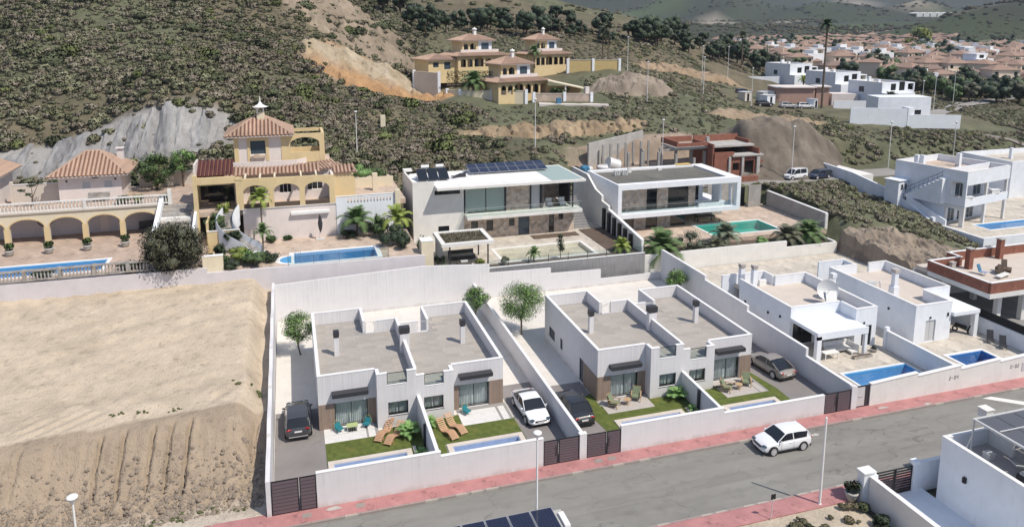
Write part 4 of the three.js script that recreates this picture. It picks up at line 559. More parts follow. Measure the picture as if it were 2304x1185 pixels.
  const s = thing('tilted_collector', 'tilted solar water panel beside the satellite dishes', 'solar panel', [49.2, R, -55.3], -0.5); part('panel', beam([0, 0.15, 0.5], [0, 1.35, -0.5], 1.0, 0.06), MT.galv, s); part('stand', [bar([-0.4, 0, -0.5], [-0.4, 1.25, -0.45], 0.03), bar([0.4, 0, -0.5], [0.4, 1.25, -0.45], 0.03), bar([-0.4, 0, 0.5], [-0.4, 0.15, 0.5], 0.03), bar([0.4, 0, 0.5], [0.4, 0.15, 0.5], 0.03)], MT.steel, s);
  single('air_conditioner', [bx(45.9, 46.7, R, R + 0.6, -62.3, -61.95)], MT.whitePaint, 'white air conditioner box behind the roof chimneys', 'air conditioner');
  single('chimney_pot', [bx(51.5, 51.9, 0.2, 4.6, -58.3, -57.9), bx(51.45, 51.95, 4.66, 5.1, -58.35, -57.85)], MT.white, 'white chimney with dark cowl between the two white houses', 'chimney');
}
{ // right white house
  const t = whiteHouse('white flat roofed house with a pillared porch on its right', [57.5, 0.25, -57]), T = 4.0, R = 3.0, b = 0.2, zb = -62.4;
  part('wall', [wallS([[zb, b], [-50.8, b], [-50.8, T], [zb, T]], 54.9, 55.12), wallF([[55.12, b], [59.2, b], [59.2, T], [55.12, T]], -51.02, -50.8, [['r', 56.2, 57.4, 0.3, 2.4]]), wallS([[-54, b], [-51.02, b], [-51.02, T], [-54, T]], 58.98, 59.2), wallF([[59.2, b], [62.4, b], [62.4, T], [59.2, T]], -54.2, -54, [['r', 59.6, 61.6, 0.3, 2.4]]), wallS([[zb, b], [-54.2, b], [-54.2, T], [zb, T]], 62.2, 62.4), wallF([[55.12, b], [58.4, b], [58.4, T], [55.12, T]], zb, zb + 0.2), wallF([[60.0, b], [62.2, b], [62.2, T], [60.0, T]], zb, zb + 0.2), wallS([[-64.2, b], [zb, b], [zb, T], [-64.2, T]], 58.2, 58.4), wallF([[54.9, b], [58.2, b], [58.2, T], [54.9, T]], -64.2, -64.0)], MT.white, t);
  part('coping', cap([[54.9, 55.12, T, zb, -50.8], [55.17, 59.2, T, -51.02, -50.8], [58.98, 59.2, T, -54.2, -51.07], [59.25, 62.4, T, -54.2, -54], [62.2, 62.4, T, zb, -54.25], [55.17, 58.4, T, zb, zb + 0.2], [60, 62.15, T, zb, zb + 0.2], [54.9, 58.4, T, -64.2, -64]], 0.02, 0.05), MT.coping, t);
  part('roof_deck', slab([[55.1, zb + 0.1], [62.25, zb + 0.1], [62.25, -54.15], [59.1, -54.15], [59.1, -50.95], [55.1, -50.95]], R - 0.25, R), MT.deck, t);
  part('room_shell', [bx(55.2, 62, 0.22, 0.27, -58, -51.1), bx(55.2, 62, 0.3, 2.7, -58.1, -58)], MT.patioGrey, t);
  windowF(t, 56.2, 57.4, 0.3, 2.4, -50.88, { name: 'sliding_door', frame: MT.shutter, glass: MT.shutter }); windowF(t, 59.6, 61.6, 0.3, 2.4, -54.08, { name: 'sliding_door' });
  part('porch_roof', [bx(59.22, 62.4, 2.6, 2.95, -53.98, -50.5)], MT.white, t); part('column', bx(61.9, 62.35, 0.2, 2.6, -51, -50.55), MT.white, t);
  part('wall_lamp', bx(58.7, 58.82, 2.6, 2.95, -50.798, -50.7), MT.black, t); part('wall_lamp', bx(56.6, 56.72, 2.6, 2.78, -50.798, -50.7), MT.black, t); part('wall_lamp', bx(54.76, 54.898, 2.5, 2.7, -54, -53.88), MT.black, t);
  const c = part('chimney', [bx(57.0, 57.7, R, R + 0.9, -56.3, -55.6), bx(57.12, 57.58, R + 0.9, R + 2.3, -56.18, -55.72)], MT.white, t); part('cowl', bx(57.05, 57.65, R + 2.35, R + 2.7, -56.25, -55.65), MT.patioGrey, c);
  single('air_conditioner', [bx(56.1, 57.0, R, R + 0.7, -58.3, -57.9), bar([55.6, R + 0.3, -57.5], [56.8, R + 1.0, -57.3], 0.05), bar([56.8, R + 1.0, -57.3], [56.9, R, -57.2], 0.05), bx(55.8, 56.4, R, R + 0.35, -57.6, -57.2)], MT.galv, 'grey air conditioner with pipes on the right white roof', 'air conditioner');
}
pool('blue pool behind the street wall of the left white house', 44.3, 51.0, -47.8, -45.0, 0.27, 1.2, { tile: MT.poolBlue, w: 0.2 });
pool('dark blue pool beside the right white house', 55.9, 59.9, -47.9, -45.4, 0.27, 1.4, { tile: MT.poolDeep, w: 0.3 });
{
  const w = thing('boundary_wall', 'white street wall of the white houses, stepped every few metres', 'wall', [50, 0, -43.2]), st = [[42.75, 47.45, 2.05], [47.45, 51.9, 2.05], [51.9, 56.1, 2.0], [56.1, 60.5, 2.05], [60.5, 66, 2.1], [66, 80, 2.2]];
  const pts = [[42.75, -0.1], [80, -0.1]], up = []; st.forEach(([a, b, h], i) => { up.push([a, h - 0.12], [b, h + 0.14]); }); part('wall', wallF([...pts, ...up.reverse()], -43.3, -43.06), MT.warmWhite, w);
  part('coping', st.map(([a, b, h]) => beam([a + 0.02, h - 0.09, -43.18], [b - 0.02, h + 0.17, -43.18], 0.34, 0.06)), MT.coping, w);
  const txt = (s, x, y) => { const m = { '0': [1, 1, 1, 0, 1, 1, 1], '2': [1, 0, 1, 1, 1, 0, 1], '4': [0, 1, 1, 1, 0, 1, 0], '6': [1, 1, 0, 1, 1, 1, 1] }, g = []; [...s].forEach((c, i) => { const ox = x + i * 0.26; if (c === '-') { g.push(bx(ox, ox + 0.12, y + 0.13, y + 0.17, -43.058, -43.045)); return; } const q = m[c]; [[0, 0.16, 0.27, 0.3], [0, 0.03, 0.15, 0.3], [0.13, 0.16, 0.15, 0.3], [0, 0.16, 0.135, 0.165], [0, 0.03, 0, 0.15], [0.13, 0.16, 0, 0.15], [0, 0.16, 0, 0.03]].forEach(([a, b, d, e], k) => { if (q[k]) g.push(bx(ox + a, ox + b, y + d, y + e, -43.058, -43.046 + k * 0.0005)); }); }); part('house_number', g, MT.ink, w); };
  txt('2-04', 50.7, 1.1); txt('2-02', 57.3, 1.15); part('meter_box', bx(58.6, 58.95, 0.75, 1.5, -43.058, -43.03), MT.shutter, w);
  const pg = thing('pedestrian_gate', 'dark narrow street gate left of the white houses', 'gate', [42.1, 0, -43.2]); part('frame', [bx(41.45, 41.53, 0.1, 1.9, -43.2, -43.12), bx(42.65, 42.73, 0.1, 1.9, -43.2, -43.12), bx(41.53, 42.65, 0.12, 0.2, -43.2, -43.12), bx(41.53, 42.65, 1.82, 1.9, -43.2, -43.12)], MT.anthracite, pg); part('gate_panel', bx(41.53, 42.3, 0.2, 1.82, -43.18, -43.14), MT.galv, pg); part('gate_panel', bx(42.32, 42.65, 0.2, 1.82, -43.18, -43.14), MT.anthracite, pg); part('handle', bx(41.7, 42.1, 1.0, 1.05, -43.14, -43.1), MT.steel, pg);
  wallThing('white garden wall between the pools of the white houses', [wallS([[-50.8, 0], [-43.3, 0], [-43.3, 1.95], [-50.8, 1.95]], 51.75, 51.95), bx(51.65, 52.05, 0, 2.3, -51.1, -50.8), wallF([[51.9, 0], [54.9, 0], [54.9, 2.4], [51.9, 1.9]], -57.2, -57)], cap([[51.75, 51.95, 1.95, -50.8, -43.33]], 0.05, 0.06), MT.white);
  wallThing('white garden wall right of the porch of the right white house', [wallS([[-62, 0], [-43.3, 0], [-43.3, 1.75], [-62, 1.75]], 63.3, 63.5)], cap([[63.3, 63.5, 1.75, -62, -43.33]], 0.04, 0.05), MT.white);
  single('screen_netting', bx(63.38, 63.42, 1.81, 2.6, -56, -43.4), MT.rubber, 'black screen netting above the white garden wall on the right', 'netting');
}
{ // patio furniture of the white houses
  const s = thing('garden_sofa', 'white corner sofa under the porch of the left white house', 'sofa', [46.5, 0.25, -51.3]); part('base', [bx(45.9, 48.5, 0.45, 0.6, -52.1, -51.3), bx(47.7, 48.5, 0.45, 0.6, -51.28, -50.6)], MT.whitePaint, s); part('backrest', [bx(45.9, 48.5, 0.62, 1.05, -52.3, -52.12), bx(48.52, 48.58, 0.62, 1.05, -52.1, -50.7)], MT.whitePaint, s); for (const [x, z] of [[45.95, -51.35], [48.4, -50.65], [47.75, -50.65], [45.95, -52.05]]) part('leg', bx(x, x + 0.06, 0.25, 0.45, z, z + 0.06), MT.whitePaint, s);
  const tb = thing('garden_table', 'white low table in front of the corner sofa', 'table', [45.4, 0.25, -50.5]); part('tabletop', bx(44.6, 46.1, 0.85, 0.92, -51, -50.3), MT.whitePaint, tb); for (const x of [44.65, 46.0]) for (const z of [-50.95, -50.4]) part('leg', bx(x, x + 0.06, 0.25, 0.85, z, z + 0.06), MT.whitePaint, tb);
  for (const [x, z, l] of [[50.2, -50.6, 'small dark plant bowl right of the dark sliding door'], [53.2, -49.9, 'round stone bowl beside the garden wall']]) { const p = thing('plant_bowl', l, 'plant pot', [x, 0.25, z]); part('bowl', raw(new THREE.LatheGeometry([[0.12, 0], [0.3, 0.16], [0.34, 0.32], [0.28, 0.33], [0.22, 0.2]].map(([a, b]) => new THREE.Vector2(a, b)), 16).translate(x, 0.25, z)), MT.concretePale, p); part('plant', ball(x, 0.66, z, 0.22, 0.8), MT.black, p); }
  for (const [z, l] of [[-48.9, 'dark folding garden chair nearer the porch on the right'], [-47.6, 'dark folding garden chair nearer the street on the right']]) { const c = thing('garden_chair', l, 'chair', [62.1, 0.25, z], -0.7); c.userData.group = 'dark folding garden chairs by the right pool'; part('seat', beam([0, 0.42, 0.3], [0, 0.36, -0.25], 0.56, 0.05), MT.anthracite, c); part('backrest', beam([0, 0.36, -0.26], [0, 1.1, -0.6], 0.56, 0.05), MT.anthracite, c); for (const s2 of [-0.26, 0.26]) { part('leg', bar([s2, 0, 0.35], [s2, 0.55, -0.3], 0.02), MT.darkMetal, c); part('leg', bar([s2, 0, -0.4], [s2, 0.42, 0.3], 0.02), MT.darkMetal, c); } }
  const m = thing('scooter', 'small dark motor scooter by the porch column', 'scooter', [61.6, 0.25, -51.6], 0.6); part('body', [beam([0, 0.55, 0.4], [0, 0.7, -0.6], 0.3, 0.3), beam([0, 0.35, 0.5], [0, 0.95, 0.75], 0.3, 0.12)], MT.black, m); for (const z of [0.7, -0.55]) part('wheel', raw(new THREE.TorusGeometry(0.2, 0.07, 8, 18).rotateY(Math.PI / 2).translate(0, 0.27, z)), MT.rubber, m); part('handlebar', [bar([0, 0.9, 0.7], [0, 1.1, 0.62], 0.03), bar([-0.3, 1.1, 0.6], [0.3, 1.1, 0.6], 0.02)], MT.steel, m);
  const st = thing('stone_planter', 'long grey stone trough in front of the sofa', 'planter', [48.3, 0.25, -49.9]); part('trough', [bx(47.3, 49.3, 0.25, 0.5, -50.1, -49.75)], MT.stoneGrey, st); part('soil', bx(47.35, 49.25, 0.5, 0.52, -50.05, -49.8), MT.bark, st);
}
// ---------- the brick topped shell on pillars ----------
{
  const t = thing('brick_house', 'brick walled terrace on white pillars over an open carport', 'house', [70, 0.2, -55]), y0 = 4.15, T = 5.2;
  const pts = [[64.0, -51.15], [80, -51.15], [80, -60], [64.0, -58.1]];
  part('terrace_slab', slab(rect(64.05, 80, -59.9, -51.2), 3.75, 4.2), MT.deck, t); part('slab_edge', [bx(63.9, 80, 3.62, 4.1, -51.2, -50.9), bx(63.9, 64.1, 3.62, 4.1, -58.2, -51.21)], MT.warmWhite, t);
  const pw = [['front', [64.0, 80, -51.15, -50.95]], ['left', [63.9, 64.1, -58.1, -51.16]], ['back', [63.9, 68.4, -58.3, -58.11]], ['backr', [68.4, 80, -59.9, -59.7]], ['mid', [68.2, 68.4, -59.9, -58.31]]];
  part('parapet', pw.map(([, [a, b, c, d]]) => bx(a, b, 4.11, T, c, d)), MT.brick, t); part('coping', cap(pw.map(([, [a, b, c, d]]) => [a, b, T, c, d]), 0.05, 0.05), MT.coping, t);
  for (const [x, z] of [[68.3, -57.2], [74.6, -58.9]]) { const c = part('chimney', bx(x - 0.28, x + 0.28, 4.2, 6.4, z - 0.28, z + 0.28), MT.brick, t); part('chimney_cap', bx(x - 0.36, x + 0.36, 6.4, 6.5, z - 0.36, z + 0.36), MT.concretePale, c); }
  for (const [x, z] of [[66.9, -52.4], [70.2, -52.4], [74, -52.4], [65.2, -57], [70.4, -58], [75, -58]]) part('column', bx(x - 0.25, x + 0.25, 0.1, 3.62, z - 0.25, z + 0.25), MT.warmWhite, t);
  part('carport_floor', bx(64, 82, 0.1, 0.26, -60, -44), MT.concreteDark, t); part('back_wall', bx(64, 82, 0.26, 3.7, -60.2, -60), MT.warmWhite, t);
  const f = (l, x, z, build2) => { const g = thing('garden_furniture', l, 'furniture', [x, 4.2, z], 0.2); build2(g); };
  f('grey covered barbecue on the brick terrace', 70.2, -55.1, (g) => { part('cover', [raw(new THREE.SphereGeometry(0.55, 7, 5).scale(1.4, 0.7, 0.8).translate(0, 0.55, 0)), beam([0.1, 0.4, 0.3], [0.9, 1.25, -0.2], 0.5, 0.3), beam([-0.9, 0.3, 0.2], [-0.1, 0.95, 0.1], 0.6, 0.12), beam([0.5, 0.25, 0.5], [1.2, 0.4, 0.2], 0.5, 0.3)], MT.bark, g); part('leg', bar([-0.4, 0, 0], [-0.4, 0.4, 0], 0.05), MT.steel, g); });
  f('blue grey deck chair on the brick terrace', 68.0, -55.2, (g) => { part('seat', beam([0, 0.4, 0.4], [0, 0.3, -0.3], 0.5, 0.06), MT.poolLav, g); part('backrest', beam([0, 0.3, -0.3], [0, 1.0, -0.6], 0.5, 0.06), MT.blue, g); part('leg', [bar([-0.2, 0, 0.3], [-0.2, 0.4, 0.3], 0.03), bar([0.2, 0, -0.3], [0.2, 0.35, -0.3], 0.03)], MT.steel, g); });
  f('pale folded lounger lying on the brick terrace', 69.2, -54.0, (g) => { part('mattress', beam([-0.9, 0.25, 0], [0.9, 0.35, 0], 0.6, 0.08), MT.warmWhite, g); part('leg', [bx(-0.7, -0.6, 0, 0.22, -0.2, 0.2), bx(0.6, 0.7, 0, 0.25, -0.2, 0.2)], MT.steel, g); });
  single('equipment_cabinet', [bx(66.4, 66.9, 4.2, 4.9, -57.9, -57.5), bx(66.35, 66.95, 4.9, 4.96, -57.95, -57.45)], MT.concretePale, 'pale equipment cabinet in the corner of the brick terrace', 'cabinet');
}
// ---------- the near white building, gate and pergola at lower right ----------
{
  const t = thing('white_building', 'white building at lower right with a roof terrace', 'house', [40, 0, -30]), T = 4.4;
  part('wall', [wallS([[-32.5, -0.2], [-14, -0.2], [-14, T], [-32.5, T]], 38.25, 38.5), wallF([[38.5, -0.2], [48, -0.2], [48, T], [38.5, T]], -32.5, -32.28)], MT.white, t);
  part('coping', [bx(38.23, 38.52, T, T + 0.04, -32.52, -14), bx(38.56, 48, T, T + 0.04, -32.52, -32.26)], MT.coping, t);
  part('roof_deck', bx(38.5, 48, 3.2, 3.4, -32.28, -14), MT.patioGrey, t); part('back_wall', bx(41.8, 42.0, 3.4, 4.9, -32.27, -30.6), MT.warmWhite, t);
  part('wall_lamp', bx(38.1, 38.248, 2.4, 2.75, -30.75, -30.55), MT.black, t);
  const p = thing('pergola', 'aluminium pergola with grey fabric panels on the roof terrace', 'pergola', [42, 3.4, -29]);
  for (const [x, z] of [[39.6, -31.6], [47, -31.6], [39.6, -24], [47, -24]]) part('post', bx(x - 0.04, x + 0.04, 3.4, 5.75, z - 0.04, z + 0.04), MT.galv, p);
  part('beam', [bx(39.5, 47.1, 5.75, 5.87, -31.66, -31.54), bx(39.54, 39.66, 5.75, 5.87, -31.53, -24), ...[1, 2, 3, 4].map((i) => bx(39.7, 47.1, 5.885, 5.93, -31.6 + i * 1.6, -31.53 + i * 1.6))], MT.galv, p);
  for (let i = 0; i < 5; i++) for (let j = 0; j < 5; j++) part('fabric_panel', bx(39.68 + j * 1.48, 41.1 + j * 1.48, 5.8, 5.84, -31.5 + i * 1.6, -30.0 + i * 1.6), MT.solarCloth, p);
  const s = thing('garden_sofa', 'dark rattan sofa under the near pergola', 'sofa', [41, 3.4, -28.5]); part('base', bx(40.0, 42.2, 3.4, 3.8, -28.9, -28.1), MT.rattan, s); part('cushion', bx(40.1, 42.1, 3.8, 3.95, -28.8, -28.15), MT.warmWhite, s); part('backrest', bx(40, 42.2, 3.8, 4.2, -28.08, -27.9), MT.rattan, s);
  single('planter_box', [bx(40.2, 40.7, 3.4, 3.75, -31.3, -30.8), bx(40.25, 40.65, 3.75, 3.8, -31.25, -30.85)], MT.warmWhite, 'small white box at the foot of the pergola post', 'planter');
  single('towel', beam([40.6, 3.9, -29.6], [41.5, 3.5, -29.3], 0.7, 0.05), MT.warmWhite, 'white towel draped under the near pergola', 'towel');
  single('roof_box', [bx(41.7, 42.3, 4.95, 5.5, -33.1, -32.5), bx(41.65, 42.35, 5.5, 5.56, -33.15, -32.45)], MT.warmWhite, 'white capped post behind the pergola roof', 'post');
  struct('forecourt', bx(33.8, 38.25, -0.2, 0.1, -33.6, -12), MT.white, 'pale paved forecourt inside the near gate');
  wallThing('grey white side wall running from the near gate', [wallS([[-33.4, -0.2], [-12, -0.2], [-12, 1.9], [-33.4, 1.9]], 33.75, 33.97)], cap([[33.75, 33.97, 1.9, -33.35, -12]], 0.04, 0.05), MT.warmWhite);
  wallThing('white wall between the near gate and the near building', [bx(37.4, 38.25, -0.1, 1.95, -33.75, -33.55), bx(38.25, 42, -0.1, 1.95, -33.75, -33.55), bx(37.3, 37.75, 1.95, 2.2, -33.85, -33.45)], cap([[37.8, 42, 1.955, -33.75, -33.55]], 0.05, 0.06), MT.white);
  const pr = thing('gate_pier', 'thick white gate pier left of the near gate', 'pier', [33.7, 0, -33.7]); part('shaft', bx(33.35, 34.15, -0.1, 2.1, -34.0, -33.45), MT.white, pr); part('pier_cap', bx(33.28, 34.22, 2.1, 2.2, -34.07, -33.38), MT.coping, pr); part('buttress', bx(34.16, 34.5, 0, 1.8, -33.8, -33.5), MT.white, pr);
  const g = thing('driveway_gate', 'black barred gate beside the near white building', 'gate', [36, 0, -33.65]);
  for (const [a, b] of [[34.55, 35.95], [36.0, 37.35]]) { const lf = part('gate_leaf', [bx(a, a + 0.07, 0.12, 1.85, -33.68, -33.62), bx(b - 0.07, b, 0.12, 1.85, -33.68, -33.62), bx(a + 0.07, b - 0.07, 1.78, 1.85, -33.68, -33.62), bx(a + 0.07, b - 0.07, 0.12, 0.2, -33.68, -33.62)], MT.black, g); for (let i = 0; i < 8; i++) part('slat', bx(a + 0.07, b - 0.07, 0.3 + i * 0.18, 0.41 + i * 0.18, -33.665, -33.635), MT.black, lf); }
  const sp = thing('traffic_sign', 'small dark sign on a thin pole at the pavement edge', 'sign', [26.9, 0.1, -33.85]); part('pole', bar([26.88, 0.1, -33.85], [27.0, 1.45, -33.87], 0.025), MT.galv, sp); part('sign_plate', bx(26.85, 27.17, 1.4, 1.75, -33.9, -33.87), MT.black, sp);
}
function lampPost(label, x, y, z, h, arm = 0, group = 'street lamps') {
  const t = thing('street_lamp', label, 'street lamp', [x, y, z]); t.userData.group = group;
  part('pole', [cyl(x, y, y + h, z, 0.075, 0.045, 10), cyl(x, y, y + 0.5, z, 0.11, 0.1, 10)], MT.whitePaint, t);
  const hd = part('lamp_head', [raw(new THREE.SphereGeometry(1, 14, 8).scale(0.25, 0.11, 0.25).translate(x + arm, y + h + 0.06, z)), cyl(x + arm, y + h - 0.16, y + h, z, 0.12, 0.22, 14)], MT.lamp, t); part('lens', cyl(x + arm, y + h - 0.18, y + h - 0.165, z, 0.12), MT.galv, hd);
  return t;
}
lampPost('white street lamp at the bottom in front of the white saloon', 11.95, 0.1, -34.4, 8.0);
lampPost('white street lamp at lower left in front of the sandy plot', -10.24, 0.1, -34.3, 8.8);
{ const t = thing('street_lamp', 'tall white pole right of the street hatchback', 'street lamp', [30.76, 0.1, -34.2]); part('pole', [cyl(30.76, 0.1, 5.95, -34.2, 0.085, 0.06, 10), bx(30.66, 30.86, 0.1, 0.14, -34.3, -34.1)], MT.whitePaint, t); part('pole_cap', ball(30.76, 5.96, -34.2, 0.07), MT.whitePaint, t); }
{ // roof with solar panels rising into the bottom edge of the view
  const t = thing('solar_array', 'dark solar panels with white frames at the bottom edge', 'solar panels', [8, 4.3, -30]);
  for (let j = 0; j < 2; j++) for (let i = 0; i < 9; i++) { const x0 = 1.2 + i * 1.24, z0 = -33.18 + j * 2.06, y = 4.5 - j * 0.0; const f = part('panel_frame', [bx(x0, x0 + 1.2, y - 0.04, y, z0, z0 + 0.03), bx(x0, x0 + 1.2, y - 0.04, y, z0 + 1.98, z0 + 2.01), bx(x0, x0 + 0.03, y - 0.04, y, z0 + 0.03, z0 + 1.98), bx(x0 + 1.17, x0 + 1.2, y - 0.04, y, z0 + 0.03, z0 + 1.98)], MT.steel, t); const cells = []; for (let a = 0; a < 6; a++) for (let b = 0; b < 10; b++) cells.push(bx(x0 + 0.04 + a * 0.188, x0 + 0.22 + a * 0.188, y - 0.02, y - 0.008, z0 + 0.045 + b * 0.194, z0 + 0.23 + b * 0.194)); part('cell_sheet', cells, MT.pvCell, f); part('back_sheet', bx(x0 + 0.03, x0 + 1.17, y - 0.035, y - 0.022, z0 + 0.03, z0 + 1.98), MT.anthracite, f); }
  const b = thing('white_building', 'white flat roofed building under the solar panels', 'house', [8, 0, -28]); part('wall', [bx(1, 12.8, -0.2, 4.2, -33, -32.8), bx(12.6, 12.8, -0.2, 4.2, -32.79, -22), bx(1, 1.2, -0.2, 4.2, -32.79, -22)], MT.white, b); part('roof_deck', bx(1, 12.8, 4.2, 4.4, -33, -22), MT.concretePale, b); part('roof_edge', bx(12.5, 12.8, 4.401, 4.55, -32.6, -31.5), MT.coping, b);
}
// ---------- tiled roofs ----------
function slope(e0, e1, t0, t1, sp = 0.44, r = 0.165) {   // a roof plane and its rows of tiles, from the eave up
  const E0 = V(...e0), E1 = V(...e1), T0 = V(...t0), T1 = V(...t1), u = E1.clone().sub(E0), L = u.length(); u.normalize();
  const w = T0.clone().sub(E0), a0 = w.dot(u), up = w.clone().addScaledVector(u, -a0), D = up.length(); up.normalize(); const a1 = L - T1.clone().sub(E0).dot(u), rows = [];
  for (let s = sp / 2; s < L; s += sp) { let d = D; if (s < a0) d = Math.min(d, D * s / a0); if (L - s < a1) d = Math.min(d, D * (L - s) / a1); if (d < 0.15) continue; const a = E0.clone().addScaledVector(u, s).addScaledVector(up, -0.06), b = E0.clone().addScaledVector(u, s).addScaledVector(up, d); a.y += 0.02; b.y += 0.02; rows.push(bar(a.toArray(), b.toArray(), r, r * 0.92, 6)); }
  return { plane: poly(E0.distanceTo(E1) < 1e-3 ? [e0, t1, t0] : T0.distanceTo(T1) < 1e-3 ? [e0, e1, t0] : [e0, e1, t1, t0]), rows };
}
function tiledRoof(parent, slopes, mat = MT.roofTile, name = 'roof', edges = []) {
  const s = slopes.map((a) => slope(...a)), rf = part(name, s.map((q) => q.plane), MT.roofTileB, parent);
  const rows = part('tile_rows', s.flatMap((q) => q.rows), mat, rf); rows.userData.kind = 'stuff';
  if (edges.length) part('ridge_tiles', edges.map(([a, b]) => bar(a, b, 0.14, 0.14, 7)), mat, rf);
  return rf;
}
function hipRoof(parent, x0, x1, z0, z1, y, h, mat, sp) { // z1 is the front eave
  const W = x1 - x0, D = z1 - z0, m = Math.min(W, D) / 2, r0 = [x0 + m, y + h, W >= D ? (z0 + z1) / 2 : z0 + m], r1 = [x1 - m, y + h, W >= D ? (z0 + z1) / 2 : z1 - m];
  const f = W >= D, c = [[x0, y, z1], [x1, y, z1], [x1, y, z0], [x0, y, z0]], a = sp ?? 0.44;
  const S = f ? [[c[0], c[1], r0, r1, a], [c[1], c[2], r1, r1, a], [c[2], c[3], r1, r0, a], [c[3], c[0], r0, r0, a]] : [[c[0], c[1], r1, r1, a], [c[1], c[2], r1, r0, a], [c[2], c[3], r0, r0, a], [c[3], c[0], r0, r1, a]];
  const rf = tiledRoof(parent, S, mat, 'roof', f ? [[r0, r1], [c[0], r0], [c[3], r0], [c[1], r1], [c[2], r1]] : [[r0, r1], [c[0], r1], [c[1], r1], [c[2], r0], [c[3], r0]]);
  part('soffit', bx(x0, x1, y - 0.16, y - 0.03, z0, z1), MT.pinkwhite, rf); return rf;
}
const balShape = (() => new THREE.LatheGeometry([[0.05, 0], [0.075, 0.08], [0.05, 0.16], [0.085, 0.36], [0.045, 0.62], [0.07, 0.7], [0.055, 0.78]].map(([a, b]) => new THREE.Vector2(a, b)), 8))();
function balustrade(label, x0, x1, y, z, mat, step, h = 0.78, posts = 3.2) {
  const t = thing('balustrade', label, 'balustrade', [(x0 + x1) / 2, y, z]); part('base_rail', bx(x0, x1, y, y + 0.1, z - 0.14, z + 0.14), mat, t); part('top_rail', bx(x0, x1, y + 0.1 + h, y + 0.24 + h, z - 0.15, z + 0.15), mat, t);
  const p = proto(balShape.clone(), mat); for (let x = x0 + step / 2; x < x1; x += step) inst('baluster', p, t, [x, y + 0.1, z]);
  for (let x = x0; x <= x1 + 0.1; x += posts) part('post', bx(x - 0.16, x + 0.16, y, y + 0.3 + h, z - 0.17, z + 0.17), mat, t); return t;
}
// ---------- plants ----------
function leafCloud(n, size, spot, tone) {                // n leaf faces; spot() gives place and outward way
  const p = new Float32Array(n * 18), nr = new Float32Array(n * 18), c = new Float32Array(n * 18), q = new THREE.Quaternion(), e = new THREE.Euler(), v = V(0, 0, 0);
  for (let i = 0; i < n; i++) {
    const [x, y, z, ox, oy, oz] = spot(), s = size * rr(0.6, 1.4); q.setFromEuler(e.set(rr(0, 6.28), rr(0, 6.28), rr(0, 6.28)));
    const o = [[-0.5, 0, 0], [0, 0, -0.28], [0.5, 0.1, 0], [-0.5, 0, 0], [0.5, 0.1, 0], [0, 0, 0.28]], col = tone(x, y, z), k = rr(0.75, 1.25);
    const fn = V(0, 1, 0).applyQuaternion(q); if (fn.x * ox + fn.y * oy + fn.z * oz < 0) fn.negate(); fn.multiplyScalar(0.4).add(V(ox, oy, oz)).normalize();
    o.forEach((a, j) => { v.set(...a).multiplyScalar(s).applyQuaternion(q); const b = i * 18 + j * 3; p.set([x + v.x, y + v.y, z + v.z], b); nr.set([fn.x, fn.y, fn.z], b); c.set(col.map((w) => w * k), b); });
  }
  const g = new THREE.BufferGeometry(); g.setAttribute('position', new THREE.BufferAttribute(p, 3)); g.setAttribute('normal', new THREE.BufferAttribute(nr, 3)); g.setAttribute('uv', new THREE.BufferAttribute(new Float32Array(n * 12), 2)); g.setAttribute('color', new THREE.BufferAttribute(c, 3)); return g;
}
const dirU = () => { const z = rr(-1, 1), a = rr(0, 6.2832), r = Math.sqrt(1 - z * z); return [r * Math.cos(a), z, r * Math.sin(a)]; };
function crownSpots(lobes) { return () => { const [x, y, z, r, sy = 0.85] = pick(lobes), d = dirU(), k = Math.pow(rand(), 0.38) * r; return [x + d[0] * k, y + d[1] * k * sy, z + d[2] * k, d[0], d[1] * 0.7 + 0.35, d[2]]; }; }
const TONE = { fresh: [0.24, 0.42, 0.13], olive: [0.125, 0.132, 0.078], dark: [0.045, 0.08, 0.032], mid: [0.10, 0.175, 0.05], yellow: [0.27, 0.34, 0.06], grey: [0.16, 0.195, 0.125], pine: [0.06, 0.10, 0.042] };
const toneOf = (k) => { const c = TONE[k]; return () => { const a = rr(0.6, 1.45); return [c[0] * a * rr(0.9, 1.15), c[1] * a, c[2] * a * rr(0.8, 1.1)]; }; };
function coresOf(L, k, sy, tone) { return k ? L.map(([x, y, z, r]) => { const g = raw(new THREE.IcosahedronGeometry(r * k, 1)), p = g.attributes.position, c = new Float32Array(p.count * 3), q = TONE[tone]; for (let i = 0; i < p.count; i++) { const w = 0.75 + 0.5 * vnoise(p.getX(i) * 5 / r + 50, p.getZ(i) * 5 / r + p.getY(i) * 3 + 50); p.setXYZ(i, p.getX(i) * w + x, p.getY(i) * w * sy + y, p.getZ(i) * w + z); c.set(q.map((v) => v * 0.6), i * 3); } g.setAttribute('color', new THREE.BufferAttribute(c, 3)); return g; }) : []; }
function lobesOf(r, h, n, spread = 0.74) { const l = []; for (let i = 0; i < n; i++) { const d = dirU(); l.push([d[0] * r * spread * rr(0.55, 1.1), h + d[1] * r * 0.55, d[2] * r * spread * rr(0.55, 1.1), r * rr(0.26, 0.48)]); } return l; }
